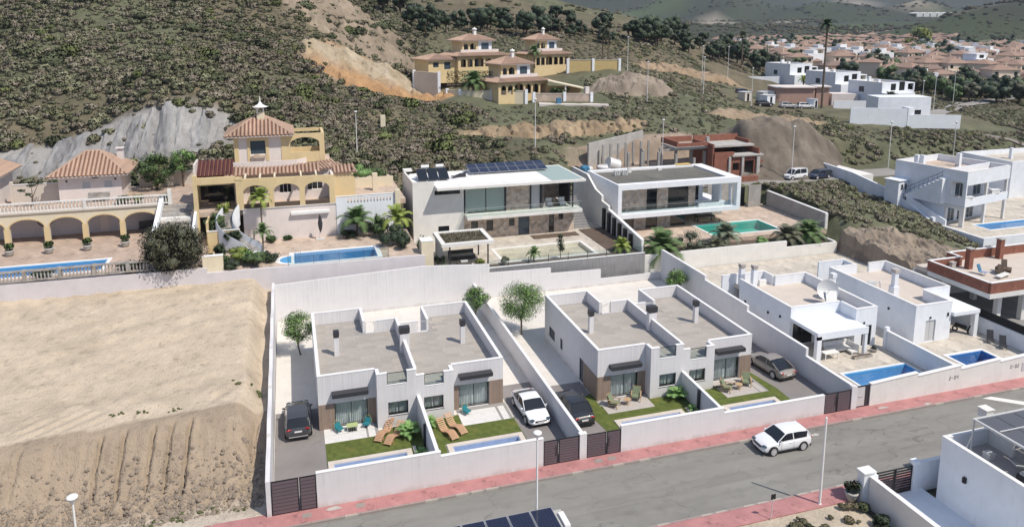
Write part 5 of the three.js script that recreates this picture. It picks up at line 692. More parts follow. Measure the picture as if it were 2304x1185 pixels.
function makeTree(name, label, category, [x, y, z], { r = 1.8, h = 3.2, n = 2600, leaf = 0.16, tone = 'mid', lobes = 16, trunk = 0.11, lean = 0.1, sy = 0.8, group, cloud, core = 0.42, bark = MT.bark } = {}) {
  const t = thing(name, label, category, [x, y, z], 0.0001 + rr(0, 6)); if (group) t.userData.group = group; const L = cloud ?? lobesOf(r, h, lobes);
  const tp = [[0, -0.2, 0], [lean * 0.4, h * 0.25, lean * 0.2], [lean, h * 0.55, 0]], br = [raw(new THREE.TubeGeometry(new THREE.CatmullRomCurve3(tp.map((p) => V(...p))), 8, trunk, 7))];
  for (const l of L.slice(0, 9)) br.push(bar([lean * 0.8, h * 0.45, 0], [mix(lean, l[0], 0.5), mix(h * 0.5, l[1], 0.55), l[2] * 0.5], trunk * 0.6, trunk * 0.4, 5), bar([mix(lean, l[0], 0.5), mix(h * 0.5, l[1], 0.55), l[2] * 0.5], [l[0], l[1], l[2]], trunk * 0.4, trunk * 0.15, 4));
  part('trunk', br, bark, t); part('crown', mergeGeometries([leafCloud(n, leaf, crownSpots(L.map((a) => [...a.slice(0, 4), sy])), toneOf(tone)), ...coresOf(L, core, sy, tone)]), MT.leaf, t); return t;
}
function shrub(label, [x, y, z], r, h, tone, n = 900, leaf = 0.14, category = 'shrub', name = 'shrub') {
  const t = thing(name, label, category, [x, y, z], 0.0001 + rr(0, 6)), L = []; for (let i = 0; i < 9; i++) { const a = rr(0, 6.28), k = Math.sqrt(rand()) * r * 0.62; L.push([Math.cos(a) * k, h * rr(0.3, 0.66), Math.sin(a) * k, r * rr(0.35, 0.5), h / r * 0.55]); }
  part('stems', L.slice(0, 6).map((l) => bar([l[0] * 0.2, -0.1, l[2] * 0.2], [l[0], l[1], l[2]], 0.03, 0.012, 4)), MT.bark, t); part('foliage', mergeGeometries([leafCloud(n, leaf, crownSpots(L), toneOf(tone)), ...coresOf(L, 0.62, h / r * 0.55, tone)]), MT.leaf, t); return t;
}
function frond(len, droop, tone, wid = 0.26) {           // one feathered palm leaf lying along +z
  const p = [], c = [], col = TONE[tone], N = 22, sp = (u) => V(0, Math.sin(u * 1.7) * len * 0.38 - droop * len * u * u * 0.9, u * len * (1 - 0.18 * u * u));
  const put = (a, b, d, k) => { p.push(...a.toArray(), ...b.toArray(), ...d.toArray()); for (let i = 0; i < 3; i++) c.push(col[0] * k, col[1] * k, col[2] * k); };
  for (let i = 0; i < N; i++) { const u = (i + 1) / (N + 1), a = sp(u), f = sp(Math.min(1, u + 0.04)).sub(a).normalize(), w = wid * len * (0.35 + 0.9 * Math.sin(Math.PI * (0.12 + 0.82 * u))) * 0.8, k = rr(0.75, 1.3); for (const s of [-1, 1]) { const tip = a.clone().add(V(s * w, -0.28 * w, w * 0.55)); put(a.clone().addScaledVector(f, -0.028 * len), a.clone().addScaledVector(f, 0.028 * len), tip, k * (s > 0 ? 1 : 0.85)); } }
  for (let i = 0; i < 8; i++) { const a = sp(i / 8), b = sp((i + 1) / 8), w = V(0.025 * (1 - i / 9), 0, 0); put(a.clone().sub(w), a.clone().add(w), b, 1.3); }
  const g = new THREE.BufferGeometry(); g.setAttribute('position', new THREE.Float32BufferAttribute(p, 3)); g.setAttribute('color', new THREE.Float32BufferAttribute(c, 3)); g.computeVertexNormals(); g.setAttribute('uv', new THREE.Float32BufferAttribute(new Float32Array(p.length / 3 * 2), 2)); return g;
}
const FRONDS = {}; const frondSet = (tone) => FRONDS[tone] ??= [0.35, 0.6, 0.85].map((d) => proto(frond(1, d, tone), MT.leaf));
function palm(label, [x, y, z], h, len, n, tone = 'mid', { lean = 0, dead = 0, r = 0.16, low = 0, group } = {}) {
  const t = thing('palm_tree', label, 'palm tree', [x, y, z], 0.0001 + rr(0, 6)); if (group) t.userData.group = group; const rings = [];
  if (h > 0.25) { for (let i = 0; i < 9; i++) rings.push(cyl(lean * i / 9, h * i / 9 - 0.1, h * (i + 1) / 9, 0, r * (1.12 - 0.02 * i), r * (0.96 - 0.02 * i), 9)); part('trunk', rings, MT.palmBark, t); } else part('trunk', ball(0, 0.05, 0, r * 1.4), MT.palmBark, t);
  for (let i = 0; i < n; i++) { const k = i / n, m = inst('frond', frondSet(tone)[k > 0.66 ? 2 : k > 0.3 ? 1 : 0], t, [lean, h, 0], i * 2.4); m.rotation.order = 'YXZ'; m.rotation.x = mix(-1.15, 0.25 + low, k) + rr(-0.1, 0.1); m.scale.setScalar(len * rr(0.85, 1.12)); }
  return t;
}
function pottedPlant(label, [x, y, z], s, tone, group) { const t = thing('potted_plant', label, 'potted plant', [x, y, z], 0.0001); if (group) t.userData.group = group; part('pot', raw(new THREE.LatheGeometry([[0.0, 0], [0.24, 0], [0.33, 0.2], [0.36, 0.42], [0.41, 0.46], [0.4, 0.56], [0.32, 0.56], [0.3, 0.46], [0, 0.46]].map(([a, b]) => new THREE.Vector2(a * s, b * s)), 16)), MT.concretePale, t); part('foliage', leafCloud(420, 0.16 * s, crownSpots([[0, 0.85 * s, 0, 0.42 * s], [0.15 * s, 1.0 * s, 0.1 * s, 0.3 * s], [-0.15 * s, 0.9 * s, -0.1 * s, 0.3 * s]]), toneOf(tone)), MT.leaf, t); return t; }

// ---------- the left villa: arcade, balustrades, pool ----------
struct('terrace', slab(rect(-48, -9.2, -93, -75.3), 4.2, 6.0, [rect(-40.1, -18.5, -81.5, -77.8)]), MT.terracotta, 'terracotta pool terrace of the left villa');
struct('terrace', bx(-48, -9.6, 8.9, 9.5, -101, -89.7), MT.terracotta, 'upper terrace of the left villa');
wallThing('grey retaining wall below the left villa beside the sandy plot', [wallF([[-48, 2.5], [-8.6, 2.5], [-8.6, 6.05], [-48, 6.35]], -75.5, -75.2)], null, MT.lav);
balustrade('weathered balustrade along the left pool above the sandy plot', -33, -13.8, 6.35, -75.35, MT.stoneGrey, 0.3, 0.78, 2.9);
pool('long blue pool of the left villa behind the weathered balustrade', -40, -18.6, -81.4, -77.9, 6.0, 1.3, { tile: MT.poolBlue, w: 0.35 });
{
  const t = thing('arcade', 'cream arcade with five arches behind the left pool', 'arcade', [-22, 6, -89.5]), arches = [[-37.3, -33.9], [-33.5, -30.1], [-29.7, -26.35], [-25.9, -22.6], [-22.15, -18.85], [-18.4, -15.0]];
  part('wall', wallF([[-40, 5.95], [-14.4, 5.95], [-14.4, 9.5], [-40, 9.5]], -89.8, -89.35, arches.map(([a, b]) => ['a', a, b, 5.96, 7.9, 0.95])), MT.cream, t);
  arches.forEach(([a, b]) => part('arch_trim', wallF([[a - 0.06, 7.9], ...[...Array(13)].map((_, i) => { const q = Math.PI * (1 - i / 12); return [(a + b) / 2 + Math.cos(q) * ((b - a) / 2 + 0.16), 7.9 + Math.sin(q) * 1.1]; }), [b + 0.06, 7.9], ...[...Array(13)].map((_, i) => { const q = Math.PI * i / 12; return [(a + b) / 2 + Math.cos(q) * (b - a) / 2, 7.9 + Math.sin(q) * 0.95]; })], -89.345, -89.31), MT.yellow, t));
  arches.forEach(([a]) => part('column', bx(a - 0.52, a - 0.02, 6.0, 7.9, -89.345, -89.28), MT.yellow, t));
  part('cornice', bx(-40, -14.4, 9.5, 9.68, -89.9, -89.2), MT.beige, t); part('back_wall', bx(-40, -14.4, 6, 9.4, -92.9, -92.7), MT.lav, t); part('ceiling', bx(-40, -14.4, 9.2, 9.35, -92.7, -89.81), MT.pinkwhite, t);
  for (const [a, b] of [[-24.7, -24.1], [-20.7, -20.1]]) part('fan', [bx(a, b, 8.75, 8.95, -91.2, -90.9), bx(a - 0.3, b + 0.3, 8.98, 9.02, -91.15, -90.95)], MT.rattan, t);
  part('door', bx(-21.6, -20.7, 6.05, 8.1, -92.695, -92.66), MT.pinkwhite, t);
  const w = thing('spoked_ornament', 'round spoked wheel hanging on the arcade wall', 'wall ornament', [-27.2, 7.9, -92.6]); part('rim', [raw(new THREE.TorusGeometry(0.72, 0.05, 6, 30).translate(-27.2, 7.9, -92.55)), raw(new THREE.TorusGeometry(0.2, 0.04, 6, 16).translate(-27.2, 7.9, -92.55))], MT.bark, w); for (let i = 0; i < 12; i++) part('spoke', bar([-27.2 + 0.2 * Math.cos(i * 0.5236), 7.9 + 0.2 * Math.sin(i * 0.5236), -92.55], [-27.2 + 0.7 * Math.cos(i * 0.5236), 7.9 + 0.7 * Math.sin(i * 0.5236), -92.55], 0.022), MT.bark, w); part('hub', ball(-27.2, 7.9, -92.55, 0.1), MT.black, w);
  single('sofa_bench', [bx(-17.4, -15.6, 6.0, 6.5, -91.6, -90.8), bx(-17.4, -15.6, 6.5, 7.2, -91.8, -91.61)], MT.rattan, 'dark bench under the rightmost arch', 'bench');
}
balustrade('pale balustrade on top of the arcade', -40, -13.7, 9.68, -89.4, MT.warmWhite, 0.34, 0.8, 8.9);
for (const [x, z, l] of [[-28.65, -85.5, 'first potted bush from the left before the arcade'], [-24.95, -85.3, 'second potted bush before the arcade, below the wall wheel'], [-21.35, -85.3, 'third potted bush from the left before the arcade'], [-17.75, -85.6, 'fourth potted bush, in the shade before the arcade']]) pottedPlant(l, [x, 6.0, z], 1.15, 'mid', 'stone potted bushes in front of the arcade');
{
  const t = thing('tiled_house', 'small pinkish house with a terracotta hip roof above the arcade', 'house', [-22.4, 9.5, -96]);
  part('wall', [wallF([[-25.8, 9.4], [-19.3, 9.4], [-19.3, 12.6], [-25.8, 12.6]], -94.0, -93.8, [['r', -23.4, -22.5, 11.0, 11.9], ['r', -21.1, -20.2, 11.0, 11.9]]), bx(-25.8, -25.6, 9.4, 12.6, -99, -94.01), bx(-19.5, -19.3, 9.4, 12.6, -99, -94.01), bx(-25.59, -19.51, 9.4, 12.6, -99, -98.8)], MT.pinkwhite, t);
  windowF(t, -23.4, -22.5, 11.0, 11.9, -93.9, { frame: MT.whitePaint, glass: MT.shutter, n: 1 }); windowF(t, -21.1, -20.2, 11.0, 11.9, -93.9, { frame: MT.whitePaint, glass: MT.shutter, n: 1 });
  const rf = hipRoof(t, -26.7, -18.4, -99.8, -93.0, 12.65, 2.35, MT.roofTile); const c = part('chimney', [bx(-20.2, -19.5, 12.8, 14.6, -97.9, -97.2), bx(-20.1, -19.6, 14.6, 15.0, -97.8, -97.3), bx(-20.3, -19.4, 15.0, 15.1, -98, -97.1)], MT.pinkwhite, rf); part('house_sign', bx(-22.3, -21.6, 12.2, 12.36, -93.798, -93.76), MT.bark, t); part('wall_lamp', [bx(-25.0, -24.85, 11.9, 12.1, -93.798, -93.7), bx(-19.95, -19.8, 11.9, 12.1, -93.798, -93.7)], MT.black, t);
  const b = thing('stone_bench', 'grey stone bench against the small pinkish house', 'bench', [-21.6, 9.5, -93.4]); part('seat', bx(-22.8, -20.6, 9.9, 10.0, -93.7, -93.1), MT.stoneGrey, b); part('backrest', bx(-22.8, -20.6, 10.0, 10.5, -93.78, -93.701), MT.stoneGrey, b); for (const x of [-22.6, -20.9]) part('leg', bx(x, x + 0.15, 9.5, 9.9, -93.6, -93.15), MT.stoneGrey, b);
  const l = thing('tiled_house', 'white house with a tiled eave cut by the left edge', 'house', [-36, 9.5, -96]); part('wall', [wallS([[-99, 9.4], [-93.4, 9.4], [-93.4, 13.0], [-99, 13.0]], -32.1, -31.9), bx(-42, -32.11, 9.4, 13, -93.6, -93.4)], MT.pinkwhite, l); hipRoof(l, -43, -31.2, -100, -92.6, 13.05, 2.6, MT.roofTile); part('door', bx(-32.9, -32.2, 9.5, 11.8, -93.398, -93.35), MT.pale, l);
  wallThing('cream garden wall left of the small pinkish house', [bx(-30.6, -25.85, 9.4, 11.7, -94.9, -94.7), bx(-30.9, -30.61, 9.4, 12.1, -95, -94.6)], cap([[-30.6, -25.85, 11.7, -94.9, -94.7]], 0.05, 0.06), MT.beige);
  wallThing('beige garden wall between the left villa and the yellow villa', [bx(-18.6, -10.6, 9.3, 11.2, -100.4, -100.2)], cap([[-18.6, -10.6, 11.2, -100.4, -100.2]], 0.04, 0.05), MT.beige);
}
{ // open flight of steps right of the arcade
  const t = thing('garden_steps', 'broad garden steps with white parapets right of the arcade', 'steps', [-12.4, 6, -85]); for (let i = 0; i < 12; i++) part('step', bx(-14.2, -10.7, 5.9, 9.45 - i * 0.29, -89.6 + i * 0.8, -88.8 + i * 0.8), i % 4 === 3 ? MT.warmWhite : MT.stoneGrey, t);
  part('parapet', [wallS([[-89.9, 5.9], [-80.2, 5.9], [-80.2, 7.0], [-89.3, 10.3], [-89.9, 10.3]], -14.65, -14.22), wallS([[-86.5, 5.9], [-80.2, 5.9], [-80.2, 7.0], [-86.5, 9.6]], -10.68, -10.4)], MT.white, t); part('post', bx(-13.75, -13.35, 9.5, 11.3, -89.6, -89.2), MT.warmWhite, t);
}
makeTree('olive_tree', 'big dark olive tree overhanging the retaining wall', 'tree', [-11.7, 5.6, -76.4], { r: 3.2, h: 2.6, n: 19000, leaf: 0.18, tone: 'olive', lobes: 54, core: 0.36, trunk: 0.22, sy: 0.95, lean: 0.3 });
makeTree('bushy_tree', 'dark spreading tree between the left villa and the yellow villa', 'tree', [-16.2, 9.5, -98], { r: 2.6, h: 2.6, n: 4500, leaf: 0.18, tone: 'mid', lobes: 18, trunk: 0.16 });
makeTree('bushy_tree', 'fresh green tree beside the red dark tiled garage roof', 'tree', [-13.3, 9.5, -99], { r: 1.9, h: 3.4, n: 3000, leaf: 0.17, tone: 'fresh', lobes: 12, trunk: 0.13 });
makeTree('cloud_pruned_tree', 'small cloud pruned tree on the upper left terrace', 'tree', [-28.3, 9.5, -92.8], { cloud: [[-0.9, 2.0, 0, 0.4, 0.4], [0.1, 2.5, 0.1, 0.55, 0.35], [0.9, 2.65, 0, 0.45, 0.35], [-0.3, 1.5, 0.2, 0.35, 0.4]], h: 2.2, n: 800, leaf: 0.12, tone: 'dark', trunk: 0.09, sy: 0.4 });
for (const [p, r, h, tone, l] of [[[-30.2, 9.5, -97.5], 1.6, 1.9, 'yellow', 'olive yellow bush behind the cream garden wall'], [[-26.5, 9.4, -101], 2.2, 2.2, 'mid', 'broad green bush left of the small tiled roof'], [[-18.8, 9.5, -91.2], 1.0, 1.3, 'grey', 'pale flowering bush beside the small pinkish house'], [[-17.3, 9.5, -90.8], 0.9, 1.5, 'yellow', 'bright green bush behind the upper balustrade'], [[-14.4, 9.5, -90.6], 0.8, 1.3, 'mid', 'small green bush at the end of the upper balustrade'], [[-23.2, 6.3, -76.4], 1.3, 0.7, 'dark', 'low dark palm like bush in front of the left pool'], [[-15.8, 6.0, -76.8], 1.6, 0.9, 'dark', 'dark hedge plants beside the olive tree']]) shrub(l, p, r, h, tone);

// ---------- the yellow villa ----------
struct('terrace', slab([[-8.7, -86], [12.9, -86], [12.9, -75.4], [-8.7, -75.4]], 4.4, 5.3, [rect(-0.3, 8.3, -79.9, -76.4)]), MT.salmon, 'salmon pool terrace of the yellow villa');
struct('terrace', bx(-11, 12.9, 8.5, 9.1, -101, -86.2), MT.salmon, 'upper terrace of the yellow villa');
wallThing('grey retaining wall below the yellow villa pool', [wallF([[-8.6, 2.5], [13.2, 2.5], [13.2, 5.35], [-8.6, 5.55]], -75.5, -75.2)], null, MT.lav);
{
  const t = pool('blue pool with a rounded end below the yellow villa', -0.3, 8.3, -79.9, -76.4, 5.3, 1.3, { tile: MT.poolBlue, w: 0.5 });
  part('rounded_end', slab([...Array(17)].map((_, i) => { const a = Math.PI / 2 + Math.PI * i / 16; return [-0.79 + Math.cos(a) * 1.5, -77.9 - Math.sin(a) * 1.5]; }), 5.2, 5.335), MT.coping, t); part('rounded_step', slab([...Array(17)].map((_, i) => { const a = Math.PI / 2 + Math.PI * i / 16; return [-0.6 + Math.cos(a) * 1.15, -77.9 - Math.sin(a) * 1.15]; }), 5.3, 5.345), MT.poolBlue, t);
  part('ladder', [tube([[-0.1, 4.9, -79.7], [-0.1, 5.9, -79.9], [-0.1, 6.0, -80.2], [-0.1, 5.36, -80.4]], 0.025), tube([[0.4, 4.9, -79.7], [0.4, 5.9, -79.9], [0.4, 6.0, -80.2], [0.4, 5.36, -80.4]], 0.025)], MT.steel, t);
  const g = thing('glass_fence', 'clear glass fence along the pool of the yellow villa', 'fence', [4, 5.5, -75.4]); for (let i = 0; i < 5; i++) { const x = -0.9 + i * 2.55; part('post', bar([x, 5.4, -75.4], [x, 6.5, -75.4], 0.025), MT.anthracite, g); if (i < 4) part('pane', bx(x + 0.05, x + 2.5, 5.5, 6.45, -75.41, -75.39), MT.clearPane, g); } part('handrail', bar([-0.9, 6.5, -75.4], [9.3, 6.5, -75.4], 0.02), MT.steel, g);
}
{
  const t = thing('yellow_villa', 'yellow villa with terracotta roofs, a tower and an arcade above its pool', 'house', [-1.5, 5.3, -90]);
  part('basement_wall', wallF([[-5.6, 5.2], [4.65, 5.2], [4.65, 9.1], [-5.6, 9.1]], -86.2, -86), MT.pinkwhite, t); part('awning_case', bx(-0.4, 3.9, 8.15, 8.45, -85.998, -85.6), MT.whitePaint, t); part('floor_edge', bx(-6.2, 4.75, 9.1, 9.2, -86.3, -85.9), MT.warmWhite, t);
  const ar = [[-5.45, -2.75], [-2.15, 0.65], [1.25, 4.0]];
  part('arcade', [wallF([[-6.2, 9.2], [4.6, 9.2], [4.6, 12.55], [-6.2, 12.65]], -86.2, -85.9, ar.map(([a, b]) => ['a', a, b, 9.21, 11.1, 0.75])), bx(-6.25, -5.45, 12.55, 12.85, -86.25, -85.85)], MT.yellow, t);
  part('parapet', ar.map(([a, b]) => bx(a, b, 9.2, 9.7, -86.15, -85.95)), MT.bark, t);
  part('balcony_rail', bx(-6.2, -5.9, 9.2, 12.5, -89.4, -86.21), MT.yellow, t); part('side_wall', bx(4.3, 4.6, 9.2, 12.4, -89.4, -86.21), MT.pinkwhite, t);
  part('wall', [wallF([[-6.6, 9.1], [4.6, 9.1], [4.6, 12.7], [-6.6, 12.7]], -89.6, -89.4, [['r', -1.6, -0.2, 10.0, 12.0], ['a', 1.6, 3.4, 10.2, 11.5, 0.5], ['r', -4.9, -4.0, 9.2, 11.6]]), bx(-6.6, -6.4, 9.1, 12.7, -97, -89.61), bx(4.4, 4.6, 9.1, 12.7, -97, -89.61)], MT.pinkwhite, t);
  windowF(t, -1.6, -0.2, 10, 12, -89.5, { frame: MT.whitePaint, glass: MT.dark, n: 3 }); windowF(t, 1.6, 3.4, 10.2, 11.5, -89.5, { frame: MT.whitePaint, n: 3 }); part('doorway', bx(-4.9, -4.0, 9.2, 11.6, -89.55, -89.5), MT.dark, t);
  part('pergola_beam', [[-5.2], [-3.6], [-2.0], [0.9], [2.6]].map(([x]) => bx(x - 0.1, x + 0.1, 12.5, 12.75, -89.4, -86)), MT.cream, t);
  // skirt roof, balcony with curved front, terrace, tower
  tiledRoof(t, [[[-7.4, 12.55, -88.2], [3.2, 12.55, -88.2], [-6.6, 13.3, -90.0], [3.2, 13.3, -90.0]], [[3.2, 12.75, -88.6], [6.0, 12.75, -90.2], [2.9, 13.4, -90.3], [4.6, 13.4, -91.2]], [[-7.4, 12.55, -94], [-7.4, 12.55, -88.2], [-6.6, 13.3, -94], [-6.6, 13.3, -90.0]]], MT.roofTile, 'skirt_roof');
  part('terrace_floor', bx(-6.6, 4.6, 12.9, 13.15, -97, -90.0), MT.salmon, t);
  const cv = []; for (let i = 0; i <= 20; i++) { const k = i / 20; cv.push([-6.6 + 8.4 * k, -90.0 - 0.0 + 0.35 * Math.sin(k * Math.PI) - (k > 0.85 ? (k - 0.85) * 7 : 0)]); }
  part('balcony_parapet', slab([...cv, ...cv.slice().reverse().map(([x, z]) => [x - 0.02, z - 0.16])], 13.15, 13.85), MT.pinkwhite, t);
  part('tower_wall', [wallF([[-6.4, 13.1], [-0.6, 13.1], [-0.6, 16.7], [-6.4, 16.7]], -91.2, -91, [['r', -4.7, -2.9, 14.5, 16.2]]), bx(-6.4, -6.2, 13.1, 16.7, -96.8, -91.21), bx(-0.8, -0.6, 13.1, 16.7, -96.8, -91.21), bx(-6.19, -0.81, 13.1, 16.7, -96.8, -96.6)], MT.pinkwhite, t);
  part('quoin', [bx(-6.45, -5.95, 13.15, 16.6, -90.995, -90.93), bx(-1.15, -0.5, 13.15, 16.6, -90.995, -90.93), bx(-5.0, -4.7, 13.7, 16.5, -90.995, -90.93), bx(-2.9, -2.55, 13.7, 16.5, -90.995, -90.93), bx(-4.7, -2.9, 16.2, 16.5, -90.995, -90.94)], MT.yellow, t);
  windowF(t, -4.7, -2.9, 14.5, 16.2, -91.1, { frame: MT.cream, glass: MT.blueGlass, n: 1 }); part('window_box', [bx(-4.6, -3.0, 14.1, 14.4, -90.98, -90.7), bx(-4.2, -3.7, 14.4, 14.55, -90.95, -90.75)], MT.salmon, t);
  const rf = hipRoof(t, -7.4, 0.3, -97.5, -90.2, 16.85, 2.1, MT.roofTile);
  const ch = part('chimney', [bx(-3.8, -2.9, 17.6, 19.3, -93.6, -92.9)], MT.cream, rf); part('chimney_cap', [...[[-3.7, -93.5], [-3.0, -93.5], [-3.7, -93.0], [-3.0, -93.0]].map(([x, z]) => bx(x - 0.07, x + 0.07, 19.3, 19.9, z - 0.07, z + 0.07)), raw(new THREE.LatheGeometry([[0.0, 1.35], [0.05, 1.3], [0.06, 0.75], [0.13, 0.6], [0.28, 0.38], [0.62, 0.16], [0.9, 0.1], [0.92, 0.0], [0, 0]].map(([a, b]) => new THREE.Vector2(a, b)), 8).translate(-3.35, 19.9, -93.25))], MT.whitePaint, ch);
  part('portico', [wallF([[-0.5, 13.1], [3.9, 13.1], [3.9, 16.8], [-0.5, 16.8]], -91.2, -90.95, [['a', -0.1, 3.3, 14.55, 15.6, 0.75], ['r', -0.1, 3.3, 13.12, 13.3]]), bx(3.6, 3.9, 13.1, 16.8, -96, -91.21), bx(-0.5, 3.59, 16.4, 16.8, -96, -95.75), bx(-0.5, 3.59, 13.1, 14.4, -96, -95.8)], MT.yellow, t);
  part('portico_parapet', bx(-0.1, 3.3, 13.3, 14.5, -91.1, -90.99), MT.pinkwhite, t);
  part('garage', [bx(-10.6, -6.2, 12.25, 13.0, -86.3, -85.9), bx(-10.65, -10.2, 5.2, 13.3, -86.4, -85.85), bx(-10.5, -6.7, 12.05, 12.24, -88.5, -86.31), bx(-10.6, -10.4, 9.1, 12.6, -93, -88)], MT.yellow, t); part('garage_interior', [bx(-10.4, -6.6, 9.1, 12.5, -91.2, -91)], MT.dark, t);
  tiledRoof(t, [[[-10.5, 12.75, -88.4], [-6.6, 12.75, -88.4], [-10.5, 14.0, -91.4], [-6.6, 14.0, -91.4]]], MT.roofTileDark, 'garage_roof'); part('garage_parapet', bx(-10.7, -10.5, 12.2, 14.2, -91.6, -88), MT.pinkwhite, t);
  part('side_wing', [wallF([[4.65, 9.1], [7.2, 9.1], [7.2, 11.4], [6.6, 12.3], [4.65, 12.3]], -88.6, -88.4), bx(7.0, 7.2, 9.1, 11.4, -92, -88.61)], MT.yellow, t); tiledRoof(t, [[[4.6, 12.3, -88.2], [7.3, 12.3, -88.2], [4.6, 12.9, -90], [7.3, 12.9, -90]], [[7.35, 12.3, -88.2], [7.35, 11.6, -91], [6.9, 12.9, -88.6], [6.9, 12.6, -91]]], MT.roofTile, 'wing_roof');
  // curved outer stair
  const path = (k) => [-6.7 + 2.5 * k * k - 1.15 * Math.sin(Math.PI * Math.min(1, k * 1.1)), mix(9.1, 5.45, k), mix(-86.2, -80.7, k)], side = (k, o) => { const a = path(k), b = path(Math.min(1, k + 0.01)), c = path(Math.max(0, k - 0.01)), d = Math.hypot(b[0] - c[0], b[2] - c[2]); return [a[0] + o * -(b[2] - c[2]) / d * -1, a[1], a[2] + o * (b[0] - c[0]) / d * -1]; };
  const st = part('outer_stair', [...Array(20)].map((_, i) => { const k = (i + 0.5) / 20, l = side(k, -0.75), r = side(k, 0.75); return beam([l[0], l[1] - 1.0, l[2]], [r[0], r[1] - 1.0, r[2]], 0.36, 2.0); }), MT.stoneGrey, t);
  for (const o of [-0.85, 0.85]) part('stair_parapet', grid(24, 4, (u, v) => { const q = [[-0.1, -1.6], [-0.1, 0.75], [0.1, 0.75], [0.1, -1.6], [-0.1, -1.6]][Math.round(v * 4)], p = side(u, o + q[0]); return [p[0], p[1] + q[1], p[2]]; }), MT.white, t);
  part('landing', bx(-5.6, -3.2, 5.25, 5.62, -81.1, -80.2), MT.white, t);
}
wallThing('yellow garden wall under the curved stair of the yellow villa', [bx(-9.2, -5.9, 5.2, 7.6, -83.3, -83.1), bx(-9.3, -9.1, 5.2, 8.6, -86, -83.31)], cap([[-9.2, -5.9, 7.6, -83.3, -83.1]], 0.04, 0.06), MT.yellow);
wallThing('yellow garden wall block with a wooden gate beside the olive tree', [bx(-9.0, -7.1, 5.4, 7.1, -76.1, -75.55)], cap([[-9.0, -7.1, 7.1, -76.1, -75.55]], 0.03, 0.05), MT.cream);
wallThing('white slotted fence wall right of the yellow villa basement', [wallF([[4.7, 5.2], [11.6, 5.2], [11.6, 9.85], [4.7, 9.75]], -86.2, -86, [...Array(14)].map((_, i) => ['r', 6.0 + i * 0.38, 6.16 + i * 0.38, 9.0, 9.6]))], cap([[4.7, 11.6, 9.86, -86.2, -86]], 0.03, 0.05), MT.white);
wallThing('yellow pillars and low walls right of the yellow villa', [bx(11.6, 12.2, 5.2, 10.3, -86.3, -85.7), bx(9.6, 10.2, 9.1, 11.3, -92, -91.4), bx(5, 12.5, 9.1, 10.3, -94.2, -94)], null, MT.cream);
wallThing('cream block wall between the yellow villa and the modern house', [bx(12.9, 14.2, 3.2, 6.7, -77.2, -75.6)], cap([[12.9, 14.2, 6.7, -77.2, -75.6]], 0.03, 0.06), MT.cream);
{ const u = thing('parasol', 'closed grey parasol beside the yellow villa pool', 'parasol', [2.6, 5.3, -84.6]); part('pole', bar([2.6, 5.4, -84.6], [2.85, 8.3, -84.6], 0.03), MT.steel, u); part('canopy', raw(new THREE.LatheGeometry([[0.02, 0], [0.2, 0.5], [0.28, 1.1], [0.16, 1.9], [0.02, 2.2]].map(([a, b]) => new THREE.Vector2(a, b)), 10).translate(2.75, 6.1, -84.6)), MT.anthracite, u); part('base', bx(2.2, 3.2, 5.3, 5.45, -84.9, -84.3), MT.galv, u); }
palm('slender palm with a yellow green head before the first arch', [-3.6, 5.3, -84.8], 5.2, 1.6, 22, 'yellow', { r: 0.09 });
palm('small palm beside the curved stair', [-3.5, 5.3, -82.2], 2.0, 1.3, 18, 'mid', { r: 0.07 });
palm('tall bird of paradise palm against the white fence wall', [6.9, 5.3, -84.6], 1.6, 2.6, 22, 'mid', { r: 0.12 });
palm('broad palm with pale leaves left of the modern house', [11.3, 5.3, -82.5], 2.2, 2.2, 22, 'yellow', { r: 0.14 });
for (const [p, r, h, tone, l] of [[[-8.2, 6.8, -84.8], 1.3, 2.2, 'dark', 'dark clipped bush under the yellow garage beam'], [[-7.6, 8.0, -86.8], 1.0, 2.4, 'yellow', 'yellow red leaved shrub in the garage opening'], [[-7.4, 6.4, -83.9], 1.1, 1.6, 'mid', 'green shrub above the yellow garden wall'], [[-7.9, 5.4, -80.9], 0.8, 1.7, 'dark', 'narrow dark shrub against the yellow garden wall'], [[-6.0, 5.3, -79.0], 1.7, 1.7, 'yellow', 'bright green shrub mass below the curved stair'], [[-4.2, 5.3, -77.2], 1.9, 1.6, 'mid', 'green shrub beside the rounded pool end'], [[-2.9, 5.3, -77.9], 1.2, 1.3, 'dark', 'dark shrub touching the rounded pool end'], [[-6.4, 5.3, -76.5], 1.3, 1.2, 'dark', 'dark shrub above the grey retaining wall'], [[-2.6, 5.3, -85.2], 0.9, 0.9, 'mid', 'low shrub at the foot of the pink basement wall'], [[-0.9, 5.3, -85.5], 0.6, 0.6, 'mid', 'tiny red flowered shrub at the pink basement wall'], [[5.8, 5.3, -84.2], 1.2, 1.3, 'dark', 'dark round shrub under the white fence wall'], [[8.4, 5.3, -84.4], 1.6, 2.2, 'dark', 'dark glossy shrub behind the yellow villa pool'], [[9.6, 5.3, -83.5], 1.5, 2.0, 'mid', 'leafy green shrub behind the yellow villa pool'], [[11.0, 5.3, -80.6], 1.9, 2.6, 'dark', 'dense dark shrub at the right of the yellow villa terrace'], [[11.6, 5.3, -78.2], 1.3, 2.0, 'dark', 'dark shaded shrub near the cream block wall'], [[8.4, 9.1, -97.5], 2.6, 2.6, 'fresh', 'bright green tree like bush behind the yellow villa'], [[11.0, 8.9, -98], 2.0, 2.2, 'mid', 'green bush right behind the yellow villa'], [[13.7, 3.2, -79.6], 1.4, 3.4, 'mid', 'tall bush left of the pergola with the planted roof']]) shrub(l, p, r, h, tone, 1100, 0.17);

